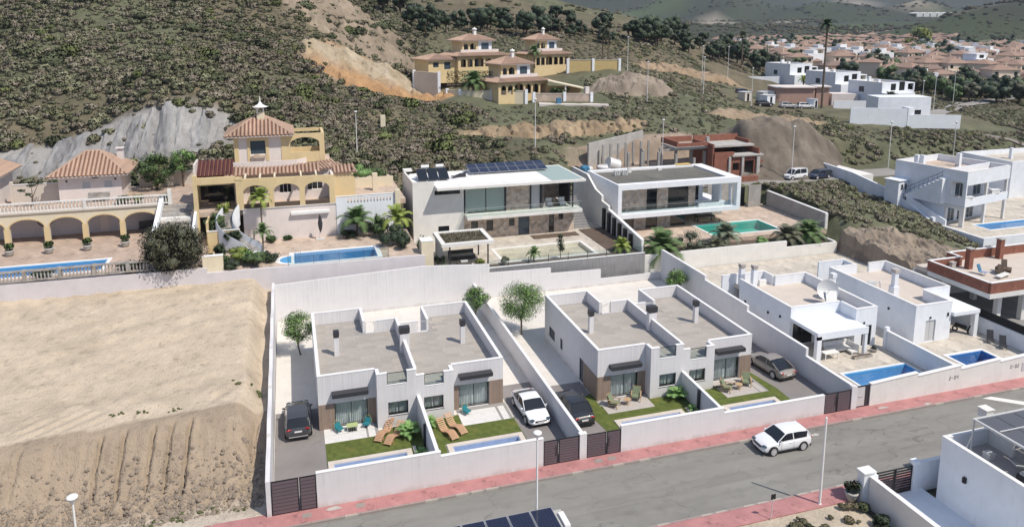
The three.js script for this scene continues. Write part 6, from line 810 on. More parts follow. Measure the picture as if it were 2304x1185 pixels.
// ---------- first modern house ----------
struct('terrace', slab(rect(13.3, 39.4, -98, -75.5), 1.8, 3.0, [rect(22.4, 34.2, -82.4, -76.9)]), MT.coral, 'pale paved terrace of the first modern house');
wallThing('dark concrete retaining wall of the first modern house', [wallF([[13.2, -0.5], [39.5, -0.5], [39.5, 3.05], [13.2, 3.15]], -75.5, -75.2)], cap([[20, 39.5, 3.12, -75.5, -75.2]], 0.01, 0.03), MT.concreteDark);
pool('pale cream pool of the first modern house', 22.8, 33.9, -82.0, -77.2, 3.0, 0.45, { tile: MT.poolPale, rim: MT.warmWhite, w: 0.4, water: M(0.97, 0.97, 0.93, { transmission: 1, thickness: 0, roughness: 0.1 }), down: 0.3 });
{
  const t = thing('modern_house', 'two storey modern house with solar panels on its flat roof', 'house', [25, 3, -90]);
  part('wall', [wallF([[13.9, 2.9], [20.3, 2.9], [20.3, 10.1], [16.6, 10.1], [16.6, 10.75], [13.9, 10.75]], -87.2, -87, [['r', 16.6, 19.85, 9.0, 9.55], ['r', 17.0, 18.4, 3.05, 5.0]]), wallS([[-95, 2.9], [-87.21, 2.9], [-87.21, 10.75], [-95, 10.75]], 13.9, 14.1), bx(14.11, 35.2, 2.9, 9.9, -95, -94.8), bx(35.0, 35.2, 2.9, 5.9, -94.79, -87.2), bx(20.1, 20.29, 6.4, 9.9, -94.79, -87.21)], MT.warmWhite, t);
  windowF(t, 16.6, 19.85, 9.0, 9.55, -87.1, { n: 1 }); windowF(t, 17.0, 18.4, 3.05, 5.0, -87.1, { n: 1, name: 'door' });
  part('stone_wall', wallF([[20.31, 2.9], [35.1, 2.9], [35.1, 5.9], [20.31, 5.9]], -87.2, -86.98, [['r', 27.45, 28.95, 2.95, 5.4], ['r', 26.2, 26.95, 4.3, 5.3], ['r', 23.2, 24.1, 3.9, 5.3], ['r', 21.2, 22.1, 3.9, 5.3], ['r', 31.6, 32.35, 2.95, 5.4], ['r', 32.95, 33.6, 4.6, 5.45]]), MT.stone, t);
  windowF(t, 27.45, 28.95, 2.95, 5.4, -87.08, { n: 1, glass: MT.blueGlass, name: 'door' }); windowF(t, 26.2, 26.95, 4.3, 5.3, -87.08, { n: 1 }); windowF(t, 23.2, 24.1, 3.9, 5.3, -87.08, { n: 1 }); windowF(t, 21.2, 22.1, 3.9, 5.3, -87.08, { n: 1 }); windowF(t, 31.6, 32.35, 2.95, 5.4, -87.08, { n: 1, name: 'door' }); windowF(t, 32.95, 33.6, 4.6, 5.45, -87.08, { n: 1 });
  part('balcony_slab', bx(20.35, 35.6, 5.92, 6.32, -87.3, -85.3), MT.warmWhite, t); part('roof_slab', [slab([[16.62, -95.2], [36, -95.2], [36, -85.2], [16.62, -85.2]], 9.92, 10.22)], MT.warmWhite, t); part('roof_surface', slab([[13.95, -94.9], [31.4, -94.9], [31.4, -86.6], [16.7, -86.6], [16.7, -87.05], [13.95, -87.05]], 10.225, 10.24), MT.coping, t); part('roof_membrane', slab([[31.5, -94.6], [35.7, -94.6], [35.7, -85.5], [31.5, -85.5]], 10.226, 10.25), MT.plasticGreen, t);
  part('roof_parapet', [bx(13.9, 16.6, 10.5, 10.8, -87.02, -86.99), bx(13.9, 15.0, 10.76, 11.0, -95, -93.8)], MT.warmWhite, t);
  windowF(t, 20.5, 23.2, 6.4, 9.85, -87.2, { glass: MT.greenGlass, n: 1 }); windowF(t, 23.2, 25.7, 6.4, 9.85, -87.2, { glass: MT.greenGlass, n: 1 });
  part('stone_pier', bx(25.85, 29.0, 6.33, 9.9, -87.6, -87.1), MT.stone, t); part('dark_panel', [bx(25.71, 25.84, 6.33, 9.9, -87.4, -87.0), bx(29.01, 29.2, 6.33, 9.9, -87.4, -87.0), bx(30.5, 30.75, 6.33, 9.9, -87.4, -87.0)], MT.anthracite, t); windowF(t, 29.2, 30.5, 6.33, 9.85, -87.3, { glass: MT.shutter, n: 1 });
  part('lounge_wall', [bx(30.8, 35.0, 6.33, 9.9, -92.2, -92), bx(30.8, 31, 6.33, 9.9, -91.99, -87.5)], MT.stone, t); part('lounge_post', [bx(34.6, 34.75, 6.33, 9.9, -86.5, -86.35), bx(34.8, 35.0, 6.33, 9.9, -91.9, -88)], MT.anthracite, t);
  const gl = part('glass_balustrade', [bx(20.4, 35.5, 7.3, 7.34, -85.4, -85.36)], MT.steel, t); for (let i = 0; i < 6; i++) part('pane', bx(20.4 + i * 2.52, 22.88 + i * 2.52, 6.33, 7.3, -85.39, -85.37), MT.clearPane, gl); part('pane', bx(20.37, 20.39, 6.33, 7.3, -86.9, -85.4), MT.clearPane, gl);
  for (const x of [31.6, 33.4]) { const s = thing('lounge_chair', x < 32 ? 'left pale armchair on the open upper lounge' : 'right pale armchair on the open upper lounge', 'armchair', [x, 6.33, -88]); part('seat', bx(x, x + 0.8, 6.33, 6.8, -88.4, -87.6), MT.warmWhite, s); part('backrest', bx(x, x + 0.8, 6.8, 7.3, -88.4, -88.2), MT.warmWhite, s); }
  const pv = thing('solar_array', 'two rows of dark solar panels on the first modern house', 'solar panels', [27.6, 10.25, -94]); for (let j = 0; j < 2; j++) for (let i = 0; i < 8; i++) { const x = 22.3 + i * 1.35, z = -91.6 - j * 1.4, y = 10.5 + j * 0.36; const f = part('panel_frame', beam([x + 0.66, y, z], [x + 0.66, y + 0.34, z - 1.36], 1.32, 0.05), MT.steel, pv); part('cell_sheet', beam([x + 0.66, y + 0.035, z - 0.03], [x + 0.66, y + 0.365, z - 1.33], 1.26, 0.02), MT.pvCell, f); } part('stand', [...Array(9)].map((_, i) => bx(22.3 + i * 1.35 - 0.03, 22.3 + i * 1.35 + 0.03, 10.25, 11.0, -94.2, -94.1)), MT.steel, pv);
  const co = thing('solar_collector', 'black flat water collectors on the left end of the modern roof', 'solar collectors', [17, 10.3, -91]); for (let i = 0; i < 3; i++) part('collector', beam([15.7 + i * 1.35, 10.45, -89.4], [15.7 + i * 1.35, 11.5, -91.4], 1.25, 0.1), MT.dark, co); for (const x of [16.3, 18.2]) part('tank', raw(new THREE.CylinderGeometry(0.28, 0.28, 1.0, 14).rotateZ(Math.PI / 2).translate(x, 11.7, -91.7)), MT.galv, co); part('stand', [bar([15.2, 10.2, -91.4], [15.2, 11.4, -91.4], 0.04), bar([19, 10.2, -91.4], [19, 11.4, -91.4], 0.04)], MT.steel, co);
  single('tool_pile', [beam([19.6, 10.5, -90.4], [21.4, 10.35, -91.5], 0.5, 0.12), beam([20.3, 10.3, -91.8], [21.9, 10.9, -91.0], 0.7, 0.08), bx(20.7, 21.5, 10.25, 10.7, -91.2, -90.8)], MT.anthracite, 'pile of dark loose roof gear beside the solar panels', 'roof gear');
  const st = thing('garden_steps', 'dark outside steps at the right end of the first modern house', 'steps', [36.4, 3, -89]); for (let i = 0; i < 12; i++) part('step', bx(35.3, 37.6, 2.9, 3.25 + i * 0.27, -87.6 - (i + 1) * 0.42, -87.6 - i * 0.42), MT.concreteDark, st); part('handrail', bar([35.3, 4.2, -87.5], [35.3, 7.4, -92.6], 0.03), MT.steel, st);
}
wallThing('stepped pale wall between the two modern houses', [wallS([[-98, 1.8], [-75.6, 1.8], [-75.6, 4.55], [-85.2, 5.9], [-85.2, 6.4], [-87.4, 6.6], [-87.4, 7.3], [-89.6, 7.7], [-92.5, 9.2], [-98, 9.2]], 39.2, 39.5)], [beam([39.35, 4.6, -75.6], [39.35, 5.95, -85.15], 0.4, 0.07)], MT.warmWhite);
for (let i = 0; i < 6; i++) single('wall_planter', [bx(38.9, 39.18, 3.0, 4.6 + 0.25 * i, -78.5 - i * 1.6, -77.9 - i * 1.6)], MT.black, ['narrow black upright planter nearest the street by the stepped wall', 'second black upright planter from the street by the stepped wall', 'third black upright planter from the street by the stepped wall', 'fourth black upright planter from the street by the stepped wall', 'fifth black upright planter from the street by the stepped wall', 'black upright planter farthest from the street by the stepped wall'][i], 'planter', 'upright planters along the stepped wall');
struct('garden_bed', bx(20.2, 39.2, 2.9, 3.06, -76.7, -75.55), MT.bark, 'planted strip along the dark retaining wall'); struct('garden_bed', bx(35.8, 39.1, 2.9, 3.07, -87, -76.72), MT.bark, 'shaded planted strip beside the stepped pale wall'); struct('garden_bed', bx(28.8, 35, 2.9, 3.05, -86.2, -84.6), MT.bark, 'bare planting bed behind the cream pool');
{ const g = thing('glass_fence', 'smoked glass fence on the dark concrete retaining wall', 'fence', [30, 3.1, -75.4]); for (let i = 0; i < 9; i++) { part('post', bx(20.2 + i * 2.4 - 0.03, 20.2 + i * 2.4 + 0.03, 3.1, 4.0, -75.43, -75.37), MT.anthracite, g); if (i < 8) part('pane', bx(20.26 + i * 2.4, 22.54 + i * 2.4, 3.16, 3.95, -75.41, -75.39), MT.pane, g); } }
{
  const t = thing('pergola', 'white pergola with a planted green roof by the cream pool', 'pergola', [18.3, 3, -79]);
  part('roof_frame', slab(rect(15.3, 21.3, -81.7, -76.5), 5.55, 5.9, [rect(15.8, 20.8, -81.2, -77)]), MT.warmWhite, t); part('ceiling', bx(15.8, 20.8, 5.5, 5.6, -81.2, -77), MT.warmWhite, t); part('soil', bx(15.8, 20.8, 5.601, 5.75, -81.2, -77), MT.bark, t); const gr = part('green_roof', leafCloud(2600, 0.12, () => [rr(15.9, 20.7), 5.78 + rand() * 0.1, rr(-81.1, -77.1), 0, 1, 0], toneOf('olive')), MT.leaf, t); gr.userData.kind = 'stuff';
  for (const [x, z] of [[16.3, -77.0], [20.7, -77.0], [20.5, -80.6]]) part('post', bx(x - 0.07, x + 0.07, 3, 5.55, z - 0.07, z + 0.07), MT.anthracite, t); part('side_wall', bx(15.5, 16.1, 3, 5.5, -81.4, -80), MT.warmWhite, t);
  const s = thing('garden_sofa', 'grey brown rattan sofa group under the planted pergola', 'sofa', [18.3, 3, -78.3]); part('base', [bx(16.8, 19.8, 3.0, 3.45, -80.3, -79.3), bx(17.2, 18.8, 3, 3.4, -77.7, -77.0)], MT.rattan, s); part('backrest', bx(16.8, 19.8, 3.45, 3.9, -80.5, -80.31), MT.rattan, s); part('cushion', bx(17.0, 19.6, 3.46, 3.55, -80.2, -79.4), MT.concrete, s); part('tray', [bx(17.6, 18.4, 3.41, 3.6, -77.5, -77.15)], MT.galv, s);
  shrub('olive green shrub beside the rattan sofa', [19.9, 3, -77.3], 0.7, 0.9, 'yellow', 700, 0.12); shrub('dark shrub inside the pergola corner', [15.3, 3, -77.9], 0.8, 1.7, 'dark', 700, 0.12); shrub('bright fern at the left corner of the pergola', [15.4, 3, -76.3], 0.8, 0.8, 'fresh', 600, 0.14);
}
shrub('round pale green shrub on the planted strip', [22.5, 3.06, -76.2], 0.7, 1.2, 'grey', 700, 0.14); palm('small spreading palm on the planted strip', [25.9, 3.06, -76.2], 0.9, 1.1, 18, 'mid', { r: 0.1 }); makeTree('young_tree', 'slim dark young tree beside the cream pool', 'tree', [29.2, 3.06, -76.2], { cloud: [[0, 1.6, 0, 0.55], [0.1, 2.2, 0, 0.5], [0, 2.7, 0.1, 0.35], [-0.15, 1.2, 0, 0.4]], h: 2.2, n: 900, leaf: 0.13, tone: 'dark', trunk: 0.05 }); palm('bright yellow green palm bush at the foot of the stepped wall', [37.2, 3.06, -76.8], 0.5, 1.5, 26, 'yellow', { r: 0.12 });

// ---------- second modern house ----------
struct('terrace', slab(rect(39.7, 70.4, -96, -81.0), 1.0, 1.9, [rect(53.2, 64.2, -88.1, -82.3)]), MT.salmon, 'salmon paved terrace of the second modern house'); struct('garden_bed', bx(39.7, 67.6, 0.4, 1.35, -80.99, -76.3), MT.bark, 'planted bank below the second modern house');
wallThing('long white retaining wall below the second modern house, stepped at right', [wallF([[39.6, -1.6], [67.8, -1.6], [67.8, 1.65], [60.0, 1.65], [60.0, 2.5], [39.6, 2.5]], -76.3, -76), bx(67.5, 67.8, -1, 1.7, -82, -76.31)], cap([[67.5, 67.8, 1.7, -82, -76.31]], 0.03, 0.05), MT.warmWhite);
pool('turquoise pool of the second modern house', 53.6, 63.9, -87.7, -82.7, 1.9, 1.2, { tile: MT.poolTeal, rim: MT.warmWhite, w: 0.35, water: MT.waterTeal, down: 0.1 });
{
  const t = thing('modern_house', 'white box framed modern house with a flat gravel roof', 'house', [50, 2, -91]), z = -86.5;
  part('frame', [wallF([[41.2, 4.05], [60.0, 4.05], [60.0, 8.75], [41.2, 8.75]], z - 0.9, z, [['r', 41.75, 59.4, 4.65, 8.0]]), wallS([[-97, 4.05], [z - 0.91, 4.05], [z - 0.91, 8.75], [-97, 8.75]], 41.2, 41.45), bx(41.5, 60, 4.05, 4.45, -97, z - 0.92), bx(41.5, 60, 8.05, 8.3, -97, z - 0.92), bx(41.46, 60, 4.46, 8.04, -97.2, -97.01), bx(41.46, 57, 8.31, 8.75, -97, -96.7)], MT.white, t); part('side_window', [bx(41.1, 41.198, 5.2, 7.8, -96, -95.2)], MT.dark, t);
  part('roof_rim', [bx(41.45, 58.3, 8.31, 8.72, -96.69, -96.2), bx(58.3, 60, 8.31, 8.72, -97, z - 0.92)], MT.coping, t); part('gravel_roof', bx(41.5, 58.29, 8.31, 8.45, -96.2, z - 0.92), MT.gravelRoof, t);
  part('facade', [bx(42.6, 46.6, 4.46, 8.04, -89, -88.8), bx(48.2, 49.9, 4.46, 8.04, -89, -88.8), bx(53.1, 54.2, 4.46, 8.04, -89, -88.8)], MT.stone, t); for (const [a, b] of [[41.5, 42.6], [46.6, 48.2], [49.9, 53.1]]) windowF(t, a, b, 4.5, 8.0, -88.85, { n: b - a > 2 ? 2 : 1, name: 'glazed_door' });
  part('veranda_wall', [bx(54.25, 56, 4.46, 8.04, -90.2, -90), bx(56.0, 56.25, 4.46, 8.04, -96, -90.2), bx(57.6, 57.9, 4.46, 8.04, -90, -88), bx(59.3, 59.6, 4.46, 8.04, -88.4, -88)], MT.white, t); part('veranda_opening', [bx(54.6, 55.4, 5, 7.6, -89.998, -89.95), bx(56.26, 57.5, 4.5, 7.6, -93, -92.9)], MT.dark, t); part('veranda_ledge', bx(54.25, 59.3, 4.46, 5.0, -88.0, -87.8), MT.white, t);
  const gl = part('glass_balustrade', [bx(41.8, 59.4, 5.5, 5.54, z - 0.5, z - 0.46)], MT.steel, t); for (let i = 0; i < 7; i++) part('pane', bx(41.8 + i * 2.51, 44.28 + i * 2.51, 4.66, 5.5, z - 0.49, z - 0.47), MT.clearPane, gl);
  part('ground_floor_wall', [bx(44.6, 46.4, 1.9, 4.04, -88.7, -88.5), bx(48.2, 50.2, 1.9, 4.04, -88.7, -88.5), bx(41.4, 42.3, 1.9, 4.04, -97, -88.5), bx(42.31, 60, 1.9, 4.04, -93.2, -93)], MT.stoneGrey, t); for (const [a, b] of [[42.3, 44.6], [46.4, 48.2], [50.2, 52.6]]) windowF(t, a, b, 1.95, 4.0, -88.6, { n: 1, name: 'glazed_door' });
  part('side_plinth', bx(40.6, 41.39, 1.9, 5.4, -96, -88.5), MT.concreteDark, t);
  part('garden_wall', [bx(56.6, 60.8, 1.9, 4.04, -92.3, -92.1), bx(60.1, 65.2, 1.9, 5.9, -95.2, -95.0), bx(67.0, 69.2, 1.9, 5.3, -94.7, -94.5)], MT.concrete, t); part('dark_gate', bx(65.21, 66.99, 1.9, 4.9, -95.6, -95.5), MT.dark, t);
  for (const [x, s] of [[44.3, 0], [45.5, 1]]) { const a = thing('air_conditioner', s ? 'right air conditioner box on the gravel roof' : 'left air conditioner box on the gravel roof', 'air conditioner', [x, 8.45, -93.6]); part('case', bx(x - 0.4, x + 0.4, 8.5, 9.2, -93.8, -93.4), MT.galv, a); part('fan_grille', raw(new THREE.TorusGeometry(0.22, 0.03, 6, 18).translate(x, 8.85, -93.39)), MT.anthracite, a); }
  single('roof_vent', [bx(46.7, 47.2, 8.45, 9.15, -95.2, -94.9), bx(51.7, 52.3, 8.45, 8.8, -95.6, -95.2)], MT.warmWhite, 'white roof vents at the back of the gravel roof', 'roof vent');
  single('roof_sheet', beam([55.5, 8.83, -96.9], [58.0, 8.83, -97.0], 0.9, 0.04), MT.amber, 'ochre sheet lying on the rear edge of the gravel roof house', 'sheet');
  const d = thing('dining_table', 'wooden garden table under the second modern house', 'table', [56.2, 1.9, -89.5]); part('tabletop', bx(54.8, 57.8, 2.6, 2.7, -90, -89), MT.bark, d); for (const x of [54.9, 57.6]) for (const zz of [-89.9, -89.2]) part('leg', bx(x, x + 0.1, 1.9, 2.6, zz, zz + 0.1), MT.bark, d); for (const [x, k] of [[55.1, 'left'], [57.0, 'right']]) { const b = thing('garden_bench', k + ' wooden bench at the garden table of the second modern house', 'bench', [x + 0.5, 1.9, -88.5]); part('seat', bx(x, x + 1.2, 2.3, 2.38, -88.7, -88.3), MT.teak, b); part('leg', [bx(x, x + 0.08, 1.9, 2.3, -88.65, -88.35), bx(x + 1.1, x + 1.18, 1.9, 2.3, -88.65, -88.35)], MT.teak, b); }
}
wallThing('dark grey side wall at the right of the turquoise pool', [wallS([[-94.4, 0.5], [-81.2, 0.5], [-81.2, 4.0], [-94.4, 4.3]], 70.2, 70.5)], [beam([70.35, 4.34, -94.4], [70.35, 4.04, -81.2], 0.42, 0.08)], MT.concrete);
{ const g = thing('glass_fence', 'smoked glass fence at the end of the turquoise pool terrace', 'fence', [67.5, 1.9, -81.2]); part('post', [bx(70.1, 70.5, 0.5, 4.0, -81.3, -81.1)], MT.warmWhite, g); for (let i = 0; i < 2; i++) part('pane', bx(65.2 + i * 2.5, 67.6 + i * 2.5, 1.95, 3.0, -81.21, -81.19), MT.pane, g); part('handrail', bx(65.2, 70.1, 3.0, 3.04, -81.22, -81.18), MT.steel, g); }
wallThing('grey stone wall under the turquoise pool terrace', [bx(52, 70.1, 0.4, 1.85, -81.3, -81.02)], null, MT.stoneGrey);
palm('large feathery palm leaning over the white retaining wall', [43.0, 1.3, -77.6], 1.0, 3.3, 44, 'mid', { r: 0.28, low: 0.1 }); palm('spiky blue green palm in front of the turquoise pool', [53.0, 1.3, -79.2], 1.4, 2.4, 30, 'grey', { r: 0.2 });
palm('low palm between the olive bush and the spiky palm', [50.8, 1.3, -77.9], 0.4, 1.9, 24, 'olive', { r: 0.16 }); palm('wide dark palm at the wall step', [61.8, 1.3, -78.2], 0.7, 2.5, 34, 'olive', { r: 0.2 }); palm('green yellow palm right of the wall step', [65.2, 1.3, -78.4], 0.8, 2.6, 36, 'mid', { r: 0.2 });
makeTree('olive_bush', 'round grey green olive bush beside the large feathery palm', 'shrub', [47.6, 1.2, -78.3], { r: 2.0, h: 1.5, n: 4200, leaf: 0.13, tone: 'grey', lobes: 16, trunk: 0.12, sy: 0.9 }); shrub('bright green rounded bush before the turquoise pool', [57.3, 1.3, -77.8], 1.3, 1.7, 'fresh', 1600, 0.14); shrub('tall green bush behind the second modern house', [62.6, 4.2, -99.5], 1.4, 3.0, 'dark', 1400, 0.17);
for (const [x, z, r] of [[51.6, -77, 0.7], [63.5, -77.2, 0.9], [59.5, -77.6, 0.8]]) shrub('low dark ground plant behind the white retaining wall', [x, 1.3, z], r, 0.7, 'dark', 400, 0.14).userData.group = 'low dark plants behind the white retaining wall';
// ---------- white villa on the right, local metres: x along its front, z back ----------
{
  const t = thing('white_villa', 'large white two storey villa with outer steps and a long balcony', 'house', [91.5, 1, -78.3], 0.2);
  part('wall', [wallS([[-11, 0], [-2.8, 0], [-2.8, 8.1], [-11, 8.1]], 0, 0.25), wallS([[-2.8, 3.0], [0, 3.0], [0, 8.1], [-2.8, 8.1]], 0, 0.25, [['a', -2.2, -0.5, 4.3, 6.2, 0.3]]), wallF([[0.25, 0], [10.8, 0], [10.8, 8.1], [0.25, 8.1]], -3.0, -2.8, [['r', 0.9, 2.6, 0.05, 2.3], ['r', 3.3, 4.6, 0.05, 2.3], ['r', 5.6, 7.4, 0.05, 2.3], ['r', 2.2, 4.6, 3.4, 5.8], ['r', 6.8, 8.8, 3.4, 5.8]]), wallS([[-11, 0], [-3.0, 0], [-3.0, 8.1], [-11, 8.1]], 10.55, 10.8), bx(0.25, 10.55, 0, 8.1, -11, -10.8)], MT.white, t);
  part('front_band', [bx(0.25, 10.8, 6.1, 8.1, -0.25, 0), bx(0.25, 10.8, 2.95, 4.15, -0.22, 0), bx(0.25, 10.8, 2.95, 3.15, -2.8, -0.22), bx(10.55, 10.8, 2.95, 4.15, -2.8, -0.22), bx(10.55, 10.8, 6.1, 8.1, -2.8, -0.25)], MT.white, t);
  part('roof_deck', bx(0.2, 10.6, 7.0, 7.15, -10.9, -0.2), MT.salmon, t); part('coping', cap([[0, 0.25, 8.1, -11, 0], [0.3, 10.5, 8.1, -0.25, 0], [10.55, 10.8, 8.1, -11, -0.3], [0.3, 10.5, 8.1, -11, -10.8]], 0.02, 0.05), MT.coping, t);
  for (const x of [0.2, 5.3, 10.5]) { part('column', bx(x - 0.18, x + 0.18, 0, 2.95, -0.4, -0.04), MT.warmWhite, t); if (x > 1) part('column', bx(x - 0.18, x + 0.18, 4.16, 6.1, -0.4, -0.04), MT.warmWhite, t); }
  for (const [a, b, y0, y1] of [[0.9, 2.6, 0.05, 2.3], [3.3, 4.6, 0.05, 2.3], [5.6, 7.4, 0.05, 2.3], [2.2, 4.6, 3.4, 5.8], [6.8, 8.8, 3.4, 5.8]]) windowF(t, a, b, y0, y1, -2.85, { glass: MT.blueGlass, frame: MT.whitePaint, name: 'glazed_door' });
  part('window_trim', wallS([[-2.35, 4.2], [-0.35, 4.2], [-0.35, 6.6], [-2.35, 6.6]], -0.04, -0.001, [['a', -2.2, -0.5, 4.3, 6.2, 0.3]]), MT.warmWhite, t);
  part('arcade_trim', [wallS([[-2.79, 0], [0, 0], [0, 2.94], [-2.79, 2.94]], -0.02, 0.2, [['a', -2.6, -0.6, 0.02, 2.2, 0.3]])], MT.warmWhite, t);
  for (const [x, z] of [[1.2, -8.4], [1.7, -7.8], [8.2, -6.2]]) part('chimney', [bx(x - 0.3, x + 0.3, 7.15, 9.2, z - 0.3, z + 0.3)], MT.white, t);
  const st = part('outer_steps', [...Array(10)].map((_, i) => bx(-1.2, -0.02, 3.0, 3.5 + i * 0.36, -8.3 + i * 0.55, -7.75 + i * 0.55)), MT.white, t); part('handrail', [bar([-1.2, 4.3, -8.4], [-1.2, 7.9, -2.7], 0.035), bar([-1.2, 3.8, -8.4], [-1.2, 7.4, -2.7], 0.025), ...[...Array(9)].map((_, i) => bar([-1.2, 3.3 + i * 0.43, -8.2 + i * 0.66], [-1.2, 4.3 + i * 0.43, -8.2 + i * 0.66], 0.02))], MT.darkMetal, st);
  part('lower_steps', [wallS([[-7.8, 0], [-1.6, 0], [-1.6, 0.9], [-7.8, 3.3]], -1.5, -1.25), wallS([[-7.8, 0], [-2.6, 0], [-2.6, 0.5], [-7.8, 3.0]], -1.24, -0.02)], MT.white, t);
  part('side_store', [bx(-2.4, -0.02, 0, 5.4, -10.8, -8.6), bx(-2.6, 0.0, 5.4, 5.5, -11, -8.4)], MT.white, t); windowF(t, -1.9, -1.3, 3.9, 4.9, -8.56, { frame: MT.whitePaint, n: 1 }); windowF(t, -1.0, -0.4, 3.9, 4.9, -8.56, { frame: MT.whitePaint, n: 1 });
  part('roof_gear', [bx(4.4, 6.2, 7.15, 7.5, -4, -3), bar([4.5, 7.2, -4.5], [4.5, 8.0, -4.5], 0.04), bar([4.5, 8, -4.5], [5.4, 8, -4.5], 0.04), bx(8.6, 9.4, 7.15, 7.7, -1.8, -1.2)], MT.anthracite, t);
  for (const [x, k] of [[1.2, 'left'], [7.8, 'right']]) { const p = thing('balcony_planter', 'white table like planter on the villa balcony, ' + k + ' one', 'planter', [91.5 + x * 0.98 - 0.08, 5.15, -78.4 - x * 0.2]); part('box', bx(91.3 + x * 0.98 - 0.7, 91.3 + x * 0.98 + 0.8, 5.16, x > 2 ? 5.7 : 5.35, -78.75 - x * 0.2, -78.25 - x * 0.2), MT.warmWhite, p); part('lid', bx(91.3 + x * 0.98 - 0.75, 91.3 + x * 0.98 + 0.85, x > 2 ? 5.71 : 5.36, x > 2 ? 5.76 : 5.41, -78.8 - x * 0.2, -78.2 - x * 0.2), MT.white, p); }
  struct('terrace', slab([[88.9, -97], [118, -97], [118, -72.5], [89.9, -72.5], [88.6, -80]], -0.4, 1.0, [rect(94.2, 110, -80.5, -77.3)].map((r) => r.map(([x, z]) => [x, z + 1.2]))), MT.coral, 'pale terrace of the white villa with its pool');
  pool('light blue pool in front of the white villa', 94.4, 109.6, -79.0, -76.3, 1.0, 1.2, { tile: MT.poolBlue, w: 0.3 });
  wallThing('white boundary wall falling along the scrub left of the white villa', [wallS([[-108, 1], [-97, 1], [-89, -1], [-80, -1.5], [-72.3, -1.5], [-72.3, 1.35], [-80.5, 1.4], [-88.5, 4.4], [-97, 5.6], [-108, 6.1]], 88.5, 88.8), bx(88.8, 112, -1.5, 1.4, -72.6, -72.3)], null, MT.white);
  single('gate_post', [bx(87.6, 88.1, 0.2, 2.4, -80.3, -79.8)], MT.white, 'small white post at the foot of the villa boundary wall', 'post');
  struct('paved_yard', bx(88.9, 93, 3.4, 5.0, -107, -97.2), MT.warmWhite, 'bright white paved yard beside the upper road');
  const v2 = thing('white_villa', 'white house behind the large white villa, cut by the right edge', 'house', [118, 1, -92]); part('wall', [bx(114.5, 135, -1, 7.2, -90.3, -90), bx(114.5, 114.8, -1, 7.2, -100, -90.31), bx(114.81, 135, -1, 7.2, -100, -99.7)], MT.white, v2); part('roof_deck', bx(114.8, 135, 6.2, 6.35, -99.7, -90.3), MT.coral, v2); part('chimney', [bx(121, 121.5, 6.35, 8.3, -96, -95.5), bx(126, 126.6, 6.35, 8.2, -95, -94.4)], MT.white, v2); part('garden_wall', bx(112.5, 130, -1, 3.4, -84.2, -84), MT.white, v2); part('window', bx(120, 122, 3, 4.6, -89.998, -89.95), MT.dark, v2);
}
// ---------- upper road, van and pickup, lamps ----------
{ const p = [], q = []; for (let i = 0; i <= 60; i++) { const x = 58 + i * 0.75; p.push([x, -105.8 + 1.2 * sst(58, 64, x)]); q.unshift([x, -99.2]); } struct('upper_road', slab([...p, ...q].map(([x, z]) => [x, z]).reverse(), 3.6, 4.06), M(0.36, 0.34, 0.315, { map: TX.asphalt }), 'pale concrete road above the modern houses'); }
carShape({ L: 4.4, W: 1.8, H: 1.8, style: 'van', paint: CP.white, label: 'white small van parked on the upper road', category: 'van', name: 'parked_van', at: [80.9, 4.07, -101.6], turn: -Math.PI / 2 + 0.12 });
{ const t = carShape({ L: 4.2, W: 1.8, H: 1.5, style: 'van', paint: CP.navy, label: 'dark blue pickup parked behind the white small van', category: 'pickup', name: 'parked_pickup', at: [85.2, 4.07, -100.9], turn: -Math.PI / 2 + 0.12 }); part('cargo_bed', bx(-0.88, 0.88, 0.7, 1.25, -2.05, -0.3), MT.anthracite, t); }
for (const [x, z, h, l] of [[9.3, -109, 6.6, 'right behind the yellow villa'], [38.2, -112, 8.4, 'behind the first modern house'], [59.1, -107.6, 8.6, 'before the building site'], [79.4, -100.6, 9.2, 'beside the white small van'], [104.9, -106.3, 9.6, 'on the upper road left of the white villa'], [122.5, -108.5, 8.6, 'behind the white villa at right'], [71.5, -137.5, 8.6, 'beside the spoil heaps'], [94, -152.5, 9.0, 'on the far track before the pines'], [104.5, -170.5, 9.6, 'left of the far white houses'], [107.6, -152.8, 9.2, 'at the far brown house'], [119.5, -181.5, 9.6, 'behind the walled plot of the far houses'], [143.5, -137, 9, 'on the far road, nearest one'], [160, -149, 9, 'on the far road, second one'], [183, -164, 9, 'on the far road, third one'], [78, -160.5, 8, 'at the end of the long yellow wall']]) lampPost('thin white street lamp ' + l, x, ground(x, z) - 0.1, z, h, 0, 'thin street lamps on the slopes');
{ const x = 14.8, z = -122, y = ground(x, z); single('marker_pillar', [bx(x - 0.4, x + 0.4, y - 0.3, y + 2.6, z - 0.3, z + 0.3)], MT.cream, 'lone cream pillar on the scrub below the orange earth', 'pillar'); }
const farRoad = (name, label, pts, w, m) => struct(name, grid(pts.length * 6, 2, (u, v) => { const k = u * (pts.length - 1), i = Math.min(pts.length - 2, Math.floor(k)), f = k - i, x = mix(pts[i][0], pts[i + 1][0], f), z = mix(pts[i][1], pts[i + 1][1], f), dx = pts[i + 1][0] - pts[i][0], dz = pts[i + 1][1] - pts[i][1], l = Math.hypot(dx, dz), o = (v - 0.5) * w, X = x - dz / l * o, Z = z + dx / l * o; return [X, ground(X, Z) + 0.25, Z]; }), m, label);
farRoad('far_road', 'pale road running past the far white houses', [[146, -138], [160, -147], [185, -162], [215, -172], [260, -182]], 4.2, M(0.36, 0.345, 0.325, { map: TX.asphalt })); farRoad('far_road', 'narrow track with a kerb at the right edge', [[142, -124], [150, -118], [160, -111], [172, -103]], 1.6, M(0.34, 0.29, 0.27, { map: TX.soil }));
